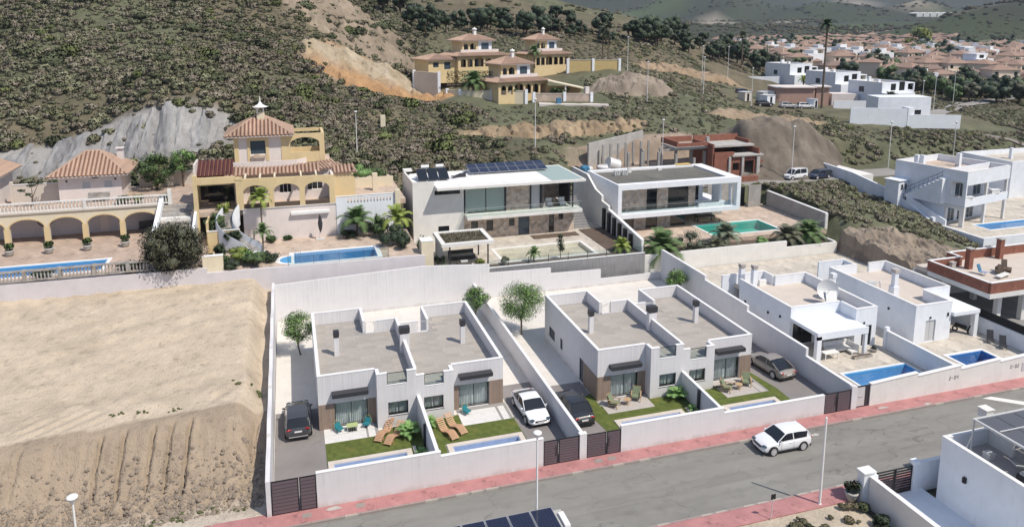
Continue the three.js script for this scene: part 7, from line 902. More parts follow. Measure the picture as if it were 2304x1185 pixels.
// ---------- building site ----------
const gy = (x, z) => ground(x, z) + 0.1;
{
  const t = thing('concrete_retaining_wall', 'raw concrete retaining wall of the building site', 'wall', [52, 7, -114]); part('wall', [wallF([[46.5, 5], [58.6, 5], [58.6, 11.2], [46.5, 9.9]], 0, 0.4).rotateY(0.26).translate(2.9 - 0.0, 0, -101)], MT.concretePale, t); for (let i = 0; i < 7; i++) { const x = 50.5 + i * 1.25, z = -113.4 + (i * 1.25 + 3) * 0.27; part('buttress', bx(x - 0.16, x + 0.16, 5, 9.6 + i * 0.12, z, z + 0.25), MT.concrete, t); }
  const c = thing('concrete_pillars', 'rows of raw concrete pillars on the building site', 'pillars', [60, 5.6, -108]); for (const [x, z, h] of [[55.3, -107.5, 3.2], [58.0, -106.8, 3.3], [60.9, -106.2, 3.4], [63.8, -105.4, 3.5], [53.6, -109, 3], [56.6, -109.5, 3.2], [59.5, -109, 3.3], [62.2, -108.6, 3.6], [64.6, -107.8, 3.6], [66.2, -106.2, 3.6]]) part('pillar', bx(x - 0.2, x + 0.2, 5, gy(x, z) + h, z - 0.2, z + 0.2), MT.concrete, c); part('beam', [bx(59.2, 67, 9.0, 9.3, -107, -106.7), bx(59.2, 67, 9.0, 9.25, -109.2, -108.9)], MT.concrete, c);
  const b = thing('brick_shell', 'half built red brick house with a stepped parapet', 'house', [70, 5, -107]); part('wall', [bx(66.5, 75.5, 4.5, 9.2, -111, -110.7), bx(75.2, 75.5, 4.5, 9.2, -110.69, -104), bx(66.5, 66.8, 4.5, 10.2, -110.69, -104.2), wallF([[66.8, 4.5], [75.2, 4.5], [75.2, 8.0], [70.5, 8.0], [70.5, 8.8], [66.8, 8.8]], -104.3, -104, [['r', 70.3, 71.6, 5.6, 6.9], ['r', 72.6, 74.4, 4.5, 7.2]])], MT.brick, b); part('parapet', [bx(60.6, 66.4, 9.8, 10.7, -111, -110.7), bx(60.6, 60.9, 9.8, 10.7, -110.69, -105.5), bx(66.81, 75.5, 9.2, 10.7, -111, -110.7), bx(60.91, 66.4, 9.8, 10.4, -105.8, -105.5), bx(75.2, 75.5, 9.2, 10.2, -110.69, -107)], MT.brick, b); part('slab', [bx(60.5, 75.6, 9.3, 9.6, -110.69, -105.81), bx(70, 76, 8.0, 8.25, -105.8, -103.6)], MT.concretePale, b); part('concrete_frame', [bx(69.4, 69.8, 4.5, 8.0, -104, -103.7), bx(71.9, 72.3, 4.5, 8.0, -104, -103.7), bx(74.8, 75.4, 4.5, 8.0, -104, -103.7), bx(67.4, 67.9, 9.61, 10.9, -108, -107.5)], MT.concretePale, b); part('lintel_shadow_room', [bx(67, 75, 4.5, 4.9, -110, -104.4)], MT.concrete, b);
  wallThing('brick faced earth bank wall right of the brick shell', [wallF([[75.6, 4], [83.5, 4], [83.5, 5.2], [75.6, 7.2]], -105.2, -104.9)], null, MT.brick);
  single('concrete_hump', (() => { const g = new THREE.SphereGeometry(1, 20, 10).scale(5.2, 2.2, 1.2).rotateZ(-0.28).translate(79.5, 4.4, -106.0); return raw(g); })(), MT.concretePale, 'sloping pale mortar heap between brick shell and mound', 'heap');
  single('brick_pile', [bx(76, 84, 4.0, 4.7, -103.6, -102.6), bx(70.5, 74, 4.1, 4.9, -102.9, -102)], MT.brick, 'low piles of red bricks beside the upper road', 'bricks');
  const s = thing('mortar_silo', 'toppled blue white mortar silo on the building site', 'silo', [50.6, 6.6, -109.5]); part('tank', raw(new THREE.CylinderGeometry(1.1, 1.1, 2.0, 20).rotateZ(1.25).translate(51, gy(51, -109.5) + 1.0, -109.5)), MT.galv, s); part('cone', raw(new THREE.CylinderGeometry(1.08, 0.25, 2.0, 20).rotateZ(-1.9).translate(49.1, gy(50, -109.5) + 0.55, -109.5)), MT.silver, s);
  for (const [x, z, l, m, r] of [[44.8, -110.5, 'black rubble sack left of the silo', MT.black, 0.7], [46.2, -110, 'dark blue barrel heap left of the silo', MT.blue, 0.85], [47.2, -110.2, 'white sack left of the silo', MT.galv, 0.5], [77.4, -110.5, 'light blue plastic drum on the earth mound', MT.poolLav, 0.7]]) { const g = new THREE.IcosahedronGeometry(r, 2), p = g.attributes.position; for (let i = 0; i < p.count; i++) { const k = 0.75 + 0.5 * vnoise(p.getX(i) * 3 + x, p.getZ(i) * 3 + p.getY(i) * 2); p.setXYZ(i, p.getX(i) * k, p.getY(i) * k * 0.8, p.getZ(i) * k); } g.computeVertexNormals(); single('rubble_sack', raw(g.translate(x, gy(x, z) + (l.includes('mound') ? 3.4 : 0.4), z)), m, l, 'sack'); }
}
// ---------- yellow villas on the slope ----------
function slopeVilla(label, x, y, z, turn, wing) {
  const t = thing('hill_villa', label, 'house', [x, y, z], turn), ar = [[-6.4, -5.2], [-4.9, -3.7], [-3.3, -1.2], [-0.8, 0.6], [1.0, 2.4], [2.8, 4.2]];
  part('wall', [wallF([[-7, -4], [4.6, -4], [4.6, 3.0], [-7, 3.0]], -0.25, 0, ar.map(([a, b]) => ['a', a, b, 0.02, 1.6, (b - a) / 2])), bx(-7, -6.7, -4, 3, -9, -0.26), bx(4.3, 4.6, -4, 3, -9, -0.26), bx(-6.69, 4.29, 0, 3, -2.4, -2.2)], MT.yellow, t); part('porch_floor', bx(-6.7, 4.3, -0.2, 0.0, -2.2, -0.26), MT.terracotta, t); part('doorway', ar.map(([a, b]) => bx(a + 0.1, b - 0.1, 0.02, 2, -2.19, -2.15)), MT.dark, t);
  tiledRoof(t, [[[-7.6, 3.0, 0.6], [5.2, 3.0, 0.6], [-5.4, 3.9, -1.9], [3.0, 3.9, -1.9], 0.4, 0.16], [[5.2, 3.0, 0.6], [5.2, 3.0, -9], [3.0, 3.9, -1.9], [3.0, 3.9, -8], 0.4, 0.16], [[-7.6, 3.0, -9], [-7.6, 3.0, 0.6], [-5.4, 3.9, -8], [-5.4, 3.9, -1.9], 0.4, 0.16]]);
  part('balcony', [bx(-5.6, 3.2, 3.7, 3.95, -8, -1.6), bx(-5.6, 3.2, 3.95, 4.6, -1.75, -1.6), bx(3.05, 3.2, 3.95, 4.6, -8, -1.76)], MT.pinkwhite, t);
  part('tower_wall', [wallF([[-4.6, 3.9], [2.2, 3.9], [2.2, 7.0], [-4.6, 7.0]], -3.2, -3, [['a', -4.2, -3.2, 4, 5.6, 0.5], ['a', -2.8, -1.4, 4, 5.6, 0.6], ['r', -0.2, 1.5, 4.5, 6.3]]), bx(-4.6, -4.4, 3.9, 7, -8, -3.21), bx(2.0, 2.2, 3.9, 7, -8, -3.21)], MT.yellow, t); part('white_wall', bx(-0.9, 2.25, 3.9, 7, -2.995, -2.95), MT.white, t); part('window', [bx(-0.2, 1.5, 4.5, 6.3, -2.945, -2.9)], MT.blueGlass, t); part('opening', [bx(-4.2, -1.4, 4, 6.2, -4.4, -4.2)], MT.dark, t);
  const rf = hipRoof(t, -5.4, 3.0, -8.8, -2.2, 7.0, 1.7, MT.roofTile, 0.4), c = part('chimney', [bx(-1.0, -0.4, 8, 9.6, -5.4, -4.8), raw(new THREE.SphereGeometry(0.55, 10, 6).scale(1, 0.7, 1).translate(-0.7, 10.0, -5.1)), cyl(-0.7, 9.6, 10.6, -5.1, 0.2, 0.1, 8)], MT.whitePaint, rf);
  if (wing) { part('wing_wall', [wallF([[-13, -4], [-7.05, -4], [-7.05, 2.2], [-13, 2.2]], -1.25, -1, [['r', -12, -10.8, 0.2, 1.5], ['r', -9.6, -8.2, -0.4, 1.5]]), bx(-13, -12.8, -4, 2.2, -8, -1.26)], MT.yellow, t); part('window', [bx(-12, -10.8, 0.2, 1.5, -1.2, -1.15), bx(-9.6, -8.2, -0.4, 1.5, -1.2, -1.15)], MT.blueGlass, t); hipRoof(t, -13.6, -6.6, -8.6, -0.4, 2.25, 1.3, MT.roofTile); }
  return t;
}
slopeVilla('nearest yellow hill villa with an arcade and chimney, lowest of three', 47.5, 15.5, -143.6, 0.28).scale.set(1.05, 0.86, 1); slopeVilla('yellow hill villa behind to the left with a broad tiled roof', 44.4, 20.0, -163.4, 0.28, true).scale.set(1.15, 0.84, 1); slopeVilla('yellow hill villa behind to the right above the long yellow wall', 61.6, 20.0, -165.4, 0.28).scale.set(0.9, 0.84, 0.9);
{ const f = (l, pts, y0, y1, m) => { const t = thing('garden_wall', l, 'wall', [pts[0][0], y0, pts[0][1]]); pts.slice(1).forEach((p, i) => { const a = pts[i]; part('wall', beam([a[0], (y0 + y1) / 2, a[1]], [p[0], (y0 + y1) / 2, p[1]], 0.3, y1 - y0), m, t); }); part('coping', pts.slice(1).map((p, i) => { const a = pts[i]; return beam([a[0], y1 + 0.06, a[1]], [p[0], y1 + 0.06, p[1]], 0.42, 0.1); }), MT.beige, t); for (const p of pts) part('pier', bx(p[0] - 0.3, p[0] + 0.3, y0, y1 + 0.35, p[1] - 0.3, p[1] + 0.3), MT.white, t); return t; };
  f('beige garden wall below the nearest hill villa', [[31.4, -148.6], [33.6, -146.4], [39.8, -144.4], [46.4, -142.0]], 12.6, 16.2, MT.cream); f('pink drive wall with a dark red gate before the nearest hill villa', [[48, -141.8], [54, -140], [59.3, -138.4]], 13.2, 15.6, MT.salmon); f('long yellow wall on the slope right of the hill villas', [[63.8, -163.4], [69.5, -161.6], [75.5, -159.8]], 17.6, 21.2, MT.ochre); f('grey shaded wall left of the hill villas', [[26.5, -160], [30.6, -153]], 13.4, 19.4, MT.beige);
  const c = thing('carport', 'pink carport with a sloping roof and red floor', 'carport', [56, 14, -140]); part('roof', [beam([51.5, 18.2, -143.2], [58.6, 16.6, -141], 3.4, 0.2)], MT.cream, c); part('pillar', [bx(58.2, 59.0, 13, 17, -139.6, -138.8), bx(54.4, 54.7, 13, 17.4, -141, -140.7)], MT.pinkwhite, c); part('floor', beam([50, 14.0, -142.3], [58, 13.9, -140], 2.2, 1.0), MT.redFloor, c); part('back_wall', beam([51.5, 15.5, -144.4], [58.6, 15.3, -142.2], 0.2, 3), MT.ochre, c);
  single('blue_container', bx(51.7, 52.6, 13.4, 15.0, -138.6, -138), MT.blue, 'small grey blue box beside the pink drive', 'container'); struct('drive', beam([48.5, 13.2, -140], [62, 13.0, -136.2], 3.0, 1.4), MT.pinkwhite, 'pink paved drive of the hill villas');
  const dk = thing('screen_hedge', 'dark green screen behind the beige garden wall', 'hedge', [38, 17, -149]); part('foliage', leafCloud(1600, 0.3, () => { const k = rand(); return [mix(32, 45, k), rr(17.6, 20), mix(-151.5, -147.5, k) + rr(-0.6, 0.6), 0, 0.4, 1]; }, toneOf('dark')), MT.leaf, dk); part('stems', bar([32, 17, -151.5], [45, 17, -147.5], 0.3), MT.bark, dk);
  palm('large palm in the garden of the nearest hill villa', [36.5, 15, -146.6], 2.6, 3.4, 34, 'mid', { r: 0.3 }); palm('palm before the right hill villa', [55.5, 19.5, -163.5], 3.6, 2.2, 24, 'mid', { r: 0.2 }); palm('tall thin palm at the end of the long yellow wall', [74, 19, -163], 9.5, 2.3, 24, 'olive', { r: 0.16 }); palm('tall thin palm beside the other at the long yellow wall', [72.8, 19, -163.6], 8.2, 1.8, 20, 'olive', { r: 0.16 });
  for (const [x, z, r] of [[41, -144.8, 1.2], [44.3, -143.6, 1.3], [52.8, -141.9, 1.3], [54.5, -141.6, 1.4]]) shrub('round shrub in the gardens of the hill villas', [x, 15.4, z], r, 1.7, 'mid', 600, 0.22).userData.group = 'round shrubs of the hill villas';
}
// ---------- white cube houses in the middle distance ----------
function cubeHouse(label, x, y, z, turn, w = 9, d = 11, h = 6.2) {
  const t = thing('white_cube_house', label, 'house', [x, y, z], turn); part('wall', [bx(-w / 2, -w / 2 + 0.3, -2, h, -d, 0), wallF([[-w / 2 + 0.3, -2], [w / 2, -2], [w / 2, h], [-w / 2 + 0.3, h]], -0.3, 0, [['r', -1.5, 0.3, 3.3, 5.0], ['r', 1.4, 3.4, 3.2, 5.4]]), bx(w / 2 - 0.3, w / 2, -2, h, -d, -0.31), bx(-w / 2 + 0.31, w / 2 - 0.31, -2, h, -d, -d + 0.3), bx(-w / 2, w / 2, -2, 2.8, 0.01, 2.2)], MT.white, t); part('roof_deck', bx(-w / 2 + 0.3, w / 2 - 0.3, h - 0.7, h - 0.5, -d + 0.3, -0.3), MT.coral, t);
  windowF(t, -1.5, 0.3, 3.3, 5.0, -0.1, { n: 1 }); windowF(t, 1.4, 3.4, 3.2, 5.4, -0.1, { n: 2 }); part('window', [bx(-1.2, 1.2, 0.3, 2.3, 2.2, 2.24)], MT.dark, t); part('side_window', bx(-w / 2 - 0.03, -w / 2 - 0.001, 2.6, 4.0, -7, -5.4), MT.blueGlass, t);
  part('pergola', [bx(w / 2 + 0.01, w / 2 + 2.4, 4.9, 5.15, -3, 0), bx(w / 2 + 2.1, w / 2 + 2.4, 2.4, 4.9, -0.3, 0), bx(w / 2 + 2.1, w / 2 + 2.4, 2.4, 4.9, -3, -2.7), bx(w / 2 + 0.01, w / 2 + 2.4, -2, 3.2, -4, 0.0)], MT.white, t); part('roof_box', [bx(-3, -2.4, h - 0.5, h + 1.0, -6, -5.4), bx(-0.6, 0, h - 0.5, h + 0.9, -8, -7.4), bx(-2, -1.2, h - 0.5, h + 0.5, -4, -3.4)], MT.white, t); return t;
}
cubeHouse('farthest white cube house, left of three behind the brown house', 155, 11, -195.2, 0.1); cubeHouse('middle white cube house with a corner pergola', 149.5, 10.4, -168.4, 0.1, 9.4, 11, 6.0); cubeHouse('right white cube house above the walled white plot', 146.4, 9.8, -148.4, 0.1, 9, 10.5, 5.4);
{ const t = thing('garden_wall', 'long white garden wall left of the farthest cube house', 'wall', [140, 11, -198]); part('wall', [beam([128, 11.4, -203.2], [149, 11.6, -197.2], 0.3, 3.2)], MT.white, t);
  const w = thing('walled_plot', 'white walled plot with a low white building at its back', 'wall', [130, 8, -128]); part('wall', [beam([118, 9.4, -131.4], [129.8, 9.2, -127.4], 0.3, 4.4), beam([129.8, 8.6, -127.4], [141.2, 8.4, -124.2], 0.3, 3.0), bx(129.7, 131.4, 6, 11.6, -129, -127.2)], MT.white, w); part('house_block', [beam([128, 11.2, -136], [139.5, 11.2, -132.6], 5.5, 4.4)], MT.white, w); part('glazed_front', beam([131.8, 9.6, -128.4], [134, 9.6, -128.0], 0.1, 2.6), MT.dark, w); part('yard', beam([130, 8.3, -130.5], [141, 8.1, -127], 5, 0.1), MT.coral, w);
  const b = thing('brown_house', 'brown flat roofed house with a pale cornice in the middle distance', 'house', [127, 9, -159]); part('wall', [beam([120.8, 11, -163], [130.5, 11, -160.2], 6, 4.8), beam([130.8, 11, -159.4], [134, 11, -158.4], 4, 5.0)], MT.brownWall, b); part('cornice', [beam([120.4, 13.55, -162.8], [130.6, 13.55, -159.9], 6.6, 0.3), beam([130.4, 13.7, -159.1], [134.2, 13.7, -158], 4.4, 0.3)], MT.pinkwhite, b); part('door', [beam([121.9, 10, -159.75], [123.9, 10, -159.15], 0.1, 2.6), beam([126, 10, -158.5], [128.8, 10, -157.7], 0.1, 2.4)], MT.pinkwhite, b); part('annex', beam([134.6, 10.4, -158], [141, 10.4, -156], 4, 3), MT.pinkwhite, b); part('low_wall', [beam([131.5, 9.4, -152.5], [139.5, 9.4, -150.2], 0.3, 2.2), beam([141, 9.6, -149.8], [143, 9.6, -149.2], 1.6, 3)], MT.white, b);
  for (const [x, z, m, l] of [[117.5, -151.8, CP.silver, 'silver far car left of the brown house'], [122.4, -151.6, CP.white, 'white far car before the brown house'], [112, -153.8, CP.black, 'dark far car among parked vans left of the brown house'], [113, -164, CP.navy, 'dark blue far car on the site left of the brown house'], [140.5, -178.4, CP.silver, 'silver far car by the farthest cube house']]) carShape({ paint: m, label: l, at: [x, ground(x, z) + 0.05, z], turn: 1.3, plate: false });
  for (const [x, z, s, l, m] of [[114.5, -156, 3.2, 'white site cabin left of the brown house', MT.white], [117, -160.5, 4.5, 'long grey site cabin left of the brown house', MT.galv], [108.5, -157, 2.4, 'pale stacked pallets beside the far site', MT.beige], [124.6, -151.9, 1.4, 'white box shelter before the brown house', MT.white]]) { const c = thing('site_cabin', l, 'cabin', [x, ground(x, z), z], 0.3); part('body', bx(-s / 2, s / 2, 0, 2.2, -1.1, 1.1), m, c); part('roof', bx(-s / 2 - 0.1, s / 2 + 0.1, 2.2, 2.32, -1.2, 1.2), MT.galv, c); part('door', bx(-0.4, 0.4, 0.1, 1.9, 1.1, 1.13), MT.dark, c); }
  palm('very tall palm with a thin trunk before the brown house', [126.3, 9, -150.5], 20, 2.6, 30, 'dark', { r: 0.26 }); palm('second tall palm behind the far white houses', [146, 10, -214], 15, 2.6, 30, 'olive', { r: 0.24 }); palm('blue green palm before the right cube house', [139.5, 9.6, -142.5], 2.2, 2.4, 24, 'grey', { r: 0.2 }); palm('small palms before the farthest cube house', [151.3, 11, -189], 1.6, 2, 20, 'yellow', { r: 0.2 });
}
// ---------- far village ----------
const VR = [M(0.29, 0.195, 0.15), M(0.21, 0.15, 0.125)], vWalls = [M(0.62, 0.49, 0.40), M(0.66, 0.57, 0.47), M(0.60, 0.50, 0.36), MT.white, M(0.55, 0.43, 0.35)];
function villageHouse(i) {
  const t = thing('village_house', '', 'house', [0, -500, 0], 0.001), w = 9 + i * 1.2, d = 8, h = i % 2 ? 5.6 : 3.4, m = vWalls[i % 5];
  if (i === 3) { part('wall', [bx(-w / 2, w / 2, -3, h + 1, -d, 0)], MT.white, t); part('roof', bx(-w / 2 + 0.3, w / 2 - 0.3, h + 1.0, h + 1.05, -d + 0.3, -0.3), MT.coral, t); part('roof_block', bx(-2, 1, h + 1.05, h + 2.6, -d + 1, -2), MT.white, t); }
  else { part('wall', bx(-w / 2, w / 2, -3, h, -d, 0), m, t); const e = 0.5, x0 = -w / 2 - e, x1 = w / 2 + e, z0 = -d - e, z1 = e, q = (z1 - z0) / 2, r0 = [x0 + q, h + 1.8, (z0 + z1) / 2], r1 = [x1 - q, h + 1.8, (z0 + z1) / 2]; part('roof', [poly([[x0, h, z1], [x1, h, z1], r1, r0]), poly([[x1, h, z1], [x1, h, z0], r1]), poly([[x1, h, z0], [x0, h, z0], r0, r1]), poly([[x0, h, z0], [x0, h, z1], r0])], i === 4 ? VR[1] : VR[0], t); part('porch', [bx(-w / 2 + 0.5, w / 2 - 3, h * 0.45, h * 0.5, 0.01, 2.2), bx(-w / 2 + 0.5, -w / 2 + 0.9, -3, h * 0.45, 1.8, 2.2), bx(w / 2 - 3.4, w / 2 - 3, -3, h * 0.45, 1.8, 2.2)], m, t); part('chimney', bx(1.5, 2.1, h, h + 2.4, -4, -3.4), m, t); }
  for (const [a, y] of [[-w / 2 + 1, 0.9], [-0.6, 0.9], [w / 2 - 2.2, 0.9], ...(h > 5 ? [[-w / 2 + 1, 3.6], [w / 2 - 2.2, 3.6]] : [])]) part('window', bx(a, a + 1.2, y, y + 1.3, 0.003, 0.05), MT.dark, t); part('side_window', bx(w / 2 + 0.003, w / 2 + 0.05, 1, 2.2, -5, -3.6), MT.dark, t); return t;
}
const vKinds = ['pinkish far village house with a terracotta hip roof', 'two storey pale far village house with a terracotta roof', 'cream low far village house with a tiled roof', 'white flat roofed far village house', 'tall beige far village house with a brown tiled roof'], vProto = vKinds.map((l, i) => { const t = villageHouse(i); t.userData.label = l; t.userData.group = 'houses of the far village: ' + l; return t; });
const vRest = [], vUsed = [0, 0, 0, 0, 0]; let nHouse = 0;
for (let d = 268; d < 770; d += 13.5) for (let s = 0.27 * d + 6; s < 0.73 * d; s += rr(9.5, 14.5)) {
  const D = d + rr(-6, 6), dens = fbm(D / 60, s / 60, 2), q = s / D; if (dens < 0.27 || (D < 330 && q < 0.43) || (D > 560 && q > 0.6) || (D < 300 && q < 0.52)) continue;
  const [x, z] = fromValley(D, s), i = rand() < 0.1 ? 3 : pick([0, 0, 1, 1, 2, 4]), at = [x, ground(x, z) + 0.1, z], turn = pick([0, 1.57, -1.57, 0.3, -0.3, 0.8]) + rr(-0.15, 0.15); nHouse++; if (nHouse > 296) { vRest.push([at, turn, i]); continue; }
  if (!vUsed[i]++) { vProto[i].position.set(...at); vProto[i].rotation.y = turn; } else dup(vProto[i], at, turn);
}
for (const p of vProto) p.scale.setScalar(0.82);
{ // the rest of the village, behind the nearer houses
  const tone = (g, r, gg, b) => { const q = raw(g), n = q.attributes.position.count, c = new Float32Array(n * 3); for (let i = 0; i < n; i++) c.set([r, gg, b], i * 3); q.setAttribute('color', new THREE.BufferAttribute(c, 3)); return q; }, rf = tone(new THREE.ConeGeometry(6.6, 1.6, 4).rotateY(Math.PI / 4).scale(1.1, 1, 0.85).translate(0, 4.6, 0), 0.28, 0.19, 0.15), g = mergeGeometries([tone(new THREE.BoxGeometry(8.6, 7, 6.6).translate(0, 0.3, 0), 0.62, 0.5, 0.41), rf, ...[-2.6, 0, 2.6].map((x) => tone(new THREE.BoxGeometry(1.1, 1.2, 0.1).translate(x, 1.8, 3.34), 0.03, 0.035, 0.04))]);
  const m = new THREE.InstancedMesh(g, MT.scrub, vRest.length), o = new THREE.Object3D(), c = new THREE.Color(); vRest.forEach(([at, turn, i], k) => { o.position.set(...at); o.rotation.y = turn; o.scale.set(rr(0.85, 1.2), i === 1 ? 1.3 : rr(0.85, 1.05), 1); o.updateMatrix(); m.setMatrixAt(k, o.matrix); const v = i === 3 ? 1.5 : rr(0.75, 1.15); c.setRGB(v, v * rr(0.93, 1.05), v * rr(0.9, 1.08)); m.setColorAt(k, c); }); m.name = 'village_houses'; m.userData = { kind: 'stuff', label: 'farthest tiled houses of the village, too small to tell apart' }; m.castShadow = m.receiveShadow = true; scene.add(m);
}
function villaFar(l, d, s, w) { const [x, z] = fromValley(d, s), t = thing('far_white_house', l, 'house', [x, ground(x, z), z], 0.2); part('wall', [bx(-w / 2, w / 2, -2, 4.5, -8, 0), bx(-w / 2 + 1, w / 4, 4.5, 7, -7, -1)], MT.white, t); part('window', [bx(-w / 4, 0, 1, 3, 0.003, 0.1), bx(1, w / 4, 1, 3, 0.003, 0.1), bx(-w / 4, 0, 5, 6.4, -0.997, -0.9)], MT.dark, t); part('roof', bx(-w / 2 - 0.2, w / 2 + 0.2, 4.5, 4.7, -8.2, -7.01), MT.coral, t); }
villaFar('lone white modern house left above the far village', 620, 196, 17); villaFar('white modern house at the right edge of the village', 420, 262, 15); villaFar('white house by the right edge trees', 330, 212, 13);
{ const [x, z] = fromValley(1500, 925), y = 55, t = thing('greenhouse', 'long row of white greenhouses on the far right hillside', 'greenhouse', [x, y, z], -0.3); for (let i = 0; i < 16; i++) part('bay', [poly([[-110 + i * 14, 0, 0], [-98 + i * 14, 0, 0], [-98 + i * 14, 7, 0], [-104 + i * 14, 9, 0], [-110 + i * 14, 7, 0]]), poly([[-110 + i * 14, 7, 0], [-104 + i * 14, 9, 0], [-104 + i * 14, 9, -30], [-110 + i * 14, 7, -30]]), poly([[-104 + i * 14, 9, 0], [-98 + i * 14, 7, 0], [-98 + i * 14, 7, -30], [-104 + i * 14, 9, -30]]), bx(-110 + i * 14, -98 + i * 14, -25, 0, -30, -0.1)], MT.whitePaint, t); t.position.y = Math.max(...[-110, -60, 0, 60, 110].map((q) => ground(x + q * 0.955, z + q * 0.295))) + 1; }
// ---------- far trees: a few builds, then copies ----------
function tuftCol(q) { const v = rr(0.75, 1.3); q[4] = rand() < 0.55 ? [0.15 * v, 0.165 * v, 0.10 * v] : [0.22 * v, 0.20 * v, 0.14 * v]; return q; }
function farTree(name, label, r, h, n, tone, sy) { return makeTree(name, label, 'tree', [0, -500, 0], { r, h, n, leaf: 0.5, tone, lobes: 16, trunk: 0.2, sy, core: 0.75 }); }
const pineP = [0, 1, 2].map((i) => { const t = farTree('pine_tree', 'dark green pine among the pines at the hill foot', [2.6, 3.2, 2.2][i], [3.4, 4.4, 4.2][i], 900, i === 1 ? 'pine' : 'dark', 0.95); t.userData.group = 'pines at the hill foot'; return t; }), vTree = [0, 1, 2].map((i) => { const t = farTree('village_tree', 'rounded tree between the far village houses', [3, 3.8, 2.4][i], [3, 4, 3.4][i], 800, ['mid', 'dark', 'olive'][i], 0.9); t.userData.group = 'trees between the far village houses'; return t; });
const usedT = new Map(); function plant(list, x, z, k = 1) { const p = pick(list), y = ground(x, z) - 0.2, t = usedT.has(p) ? dup(p, [x, y, z], rr(0, 6)) : p; usedT.set(p, 1); t.position.set(x, y, z); t.scale.setScalar(k * rr(0.8, 1.25)); }
for (let i = 0; i < 46; i++) { const k = i / 45, x = mix(22, 92, k) + rr(-2, 2), z = -190 + rr(-16, 4) - 10 * Math.sin(k * 3); plant(pineP, x, z - (i % 3) * 5, 0.95); }
for (let i = 0; i < 44; i++) { const k = i / 43; plant(pineP, mix(96, 158, k) + rr(-3, 3), mix(-206, -228, k) + rr(-9, 9), 1.0); }
for (let i = 0; i < 36; i++) { const d = rr(215, 262), s = d * rr(0.53, 0.70), [x, z] = fromValley(d, s); plant(vTree, x, z, 1.1); }
for (let i = 0; i < 235; i++) { const d = rr(265, 740), s = d * rr(0.28, 0.72), [x, z] = fromValley(d, s); plant(vTree, x, z, rr(0.9, 1.5)); }
{ const [x, z] = fromValley(560, 306); makeTree('broad_tree', 'broad yellow brown tree behind the far village', 'tree', [x, ground(x, z), z], { r: 12, h: 8, n: 2500, leaf: 1.2, tone: 'yellow', lobes: 18, trunk: 0.6 }); }
// ---------- scrub: uncountable low bushes ----------
function bushShape(k) { // a dented clump with leaf tufts
  const g = raw(new THREE.IcosahedronGeometry(0.86, 2)), p = g.attributes.position, c = new Float32Array(p.count * 3);
  for (let i = 0; i < p.count; i++) { const x = p.getX(i), y = p.getY(i), z = p.getZ(i), n = 0.62 + 0.55 * fbm(x * 2.3 + k * 7 + 20, z * 2.3 + y * 1.7 + 20, 3) + 0.18 * (vnoise(x * 9 + 40 + k, z * 9 + y * 7 + 40) - 0.5); p.setXYZ(i, x * n, Math.max(-0.2, y * n * 0.78 + 0.22), z * n); const s = 0.7 + 0.3 * vnoise(x * 7 + 60, z * 7 + y * 5 + 60); c.set([s, s, s], i * 3); }
  g.computeVertexNormals(); g.setAttribute('color', new THREE.BufferAttribute(c, 3));
  const l = leafCloud(300, 0.26, () => { const d = dirU(), n = (0.62 + 0.5 * fbm(d[0] * 2.3 + k * 7 + 20, d[2] * 2.3 + d[1] * 1.7 + 20, 3)) * rr(0.82, 1.08); return [d[0] * n, Math.abs(d[1]) * n * 0.85 + 0.12, d[2] * n, d[0], Math.abs(d[1]), d[2]]; }, () => { const s = rr(0.8, 1.25); return [s, s, s]; });
  return mergeGeometries([g, l]);
}
function scrub(name, label, spots, k) {
  const g = bushShape(k), m = new THREE.InstancedMesh(g, MT.scrub, spots.length), o = new THREE.Object3D(), c = new THREE.Color(); spots.forEach(([x, y, z, s, col], i) => { o.position.set(x, y, z); o.rotation.set(0, rand() * 6.28, 0); o.scale.set(s * rr(0.85, 1.25), s * rr(0.65, 1.0), s * rr(0.85, 1.25)); o.updateMatrix(); m.setMatrixAt(i, o.matrix); c.setRGB(...col); m.setColorAt(i, c); });
  m.name = name; m.userData = { kind: 'stuff', label }; m.castShadow = m.receiveShadow = true; scene.add(m);
}
const scrubCol = (x, z) => { const a = fbm(x / 34 + 4, z / 34, 3), q = rand(), v = rr(0.75, 1.25); if (q < clamp(0.3 + 2.2 * (0.5 - a), 0.08, 0.7)) return [0.245 * v, 0.215 * v, 0.165 * v]; if (q < 0.38) return [0.27 * v, 0.245 * v, 0.185 * v]; if (q < 0.5 + 0.5 * sst(0.5, 0.7, a)) return [0.225 * v, 0.228 * v, 0.145 * v]; if (q < 0.96) return [0.195 * v, 0.196 * v, 0.118 * v]; return [0.16 * v, 0.18 * v, 0.075 * v]; };
const inside = (x, z, m = 0.8) => PADS.some(([x0, x1, z0, z1]) => x > x0 - m && x < x1 + m && z > z0 - m && z < z1 + m);
const HOUSES = [[29, 64, -176, -138.5], [62, 77, -166, -158], [46, 62, -142, -135], [118, 165, -206, -126], [104, 130, -168, -150], [44, 77, -116, -103]];
function tryScrub(n, x0, x1, z0, z1, size, keep) { const s = []; for (let i = 0; i < n; i++) { const x = rr(x0, x1), z = rr(z0, z1); if (inside(x, z) || HOUSES.some(([a, b, c, d]) => x > a && x < b && z > c && z < d) || Math.hypot((x - 83) / 13.5, (z + 110) / 9.7) < 1) continue; const a = Math.abs(aside(x, z)) / away(x, z); if (a > 0.82) continue; const [m, k] = bareAt(x, z); if (rand() < m * (k === 5 ? 0.4 : 0.95) || rand() > keep(x, z)) continue; const q = size * Math.pow(rand(), 1.6) * 1.3 + size * 0.45; s.push([x, ground(x, z) - 0.08 * q, z, q, scrubCol(x, z)]); } return s; }
const patchy = (x, z) => (0.12 + 0.75 * sst(0.42, 0.62, fbm(x / 9 + 2, z / 9, 3))) * (0.45 + 0.55 * sst(0.4, 0.6, fbm(x / 40, z / 25 + 7, 2)));
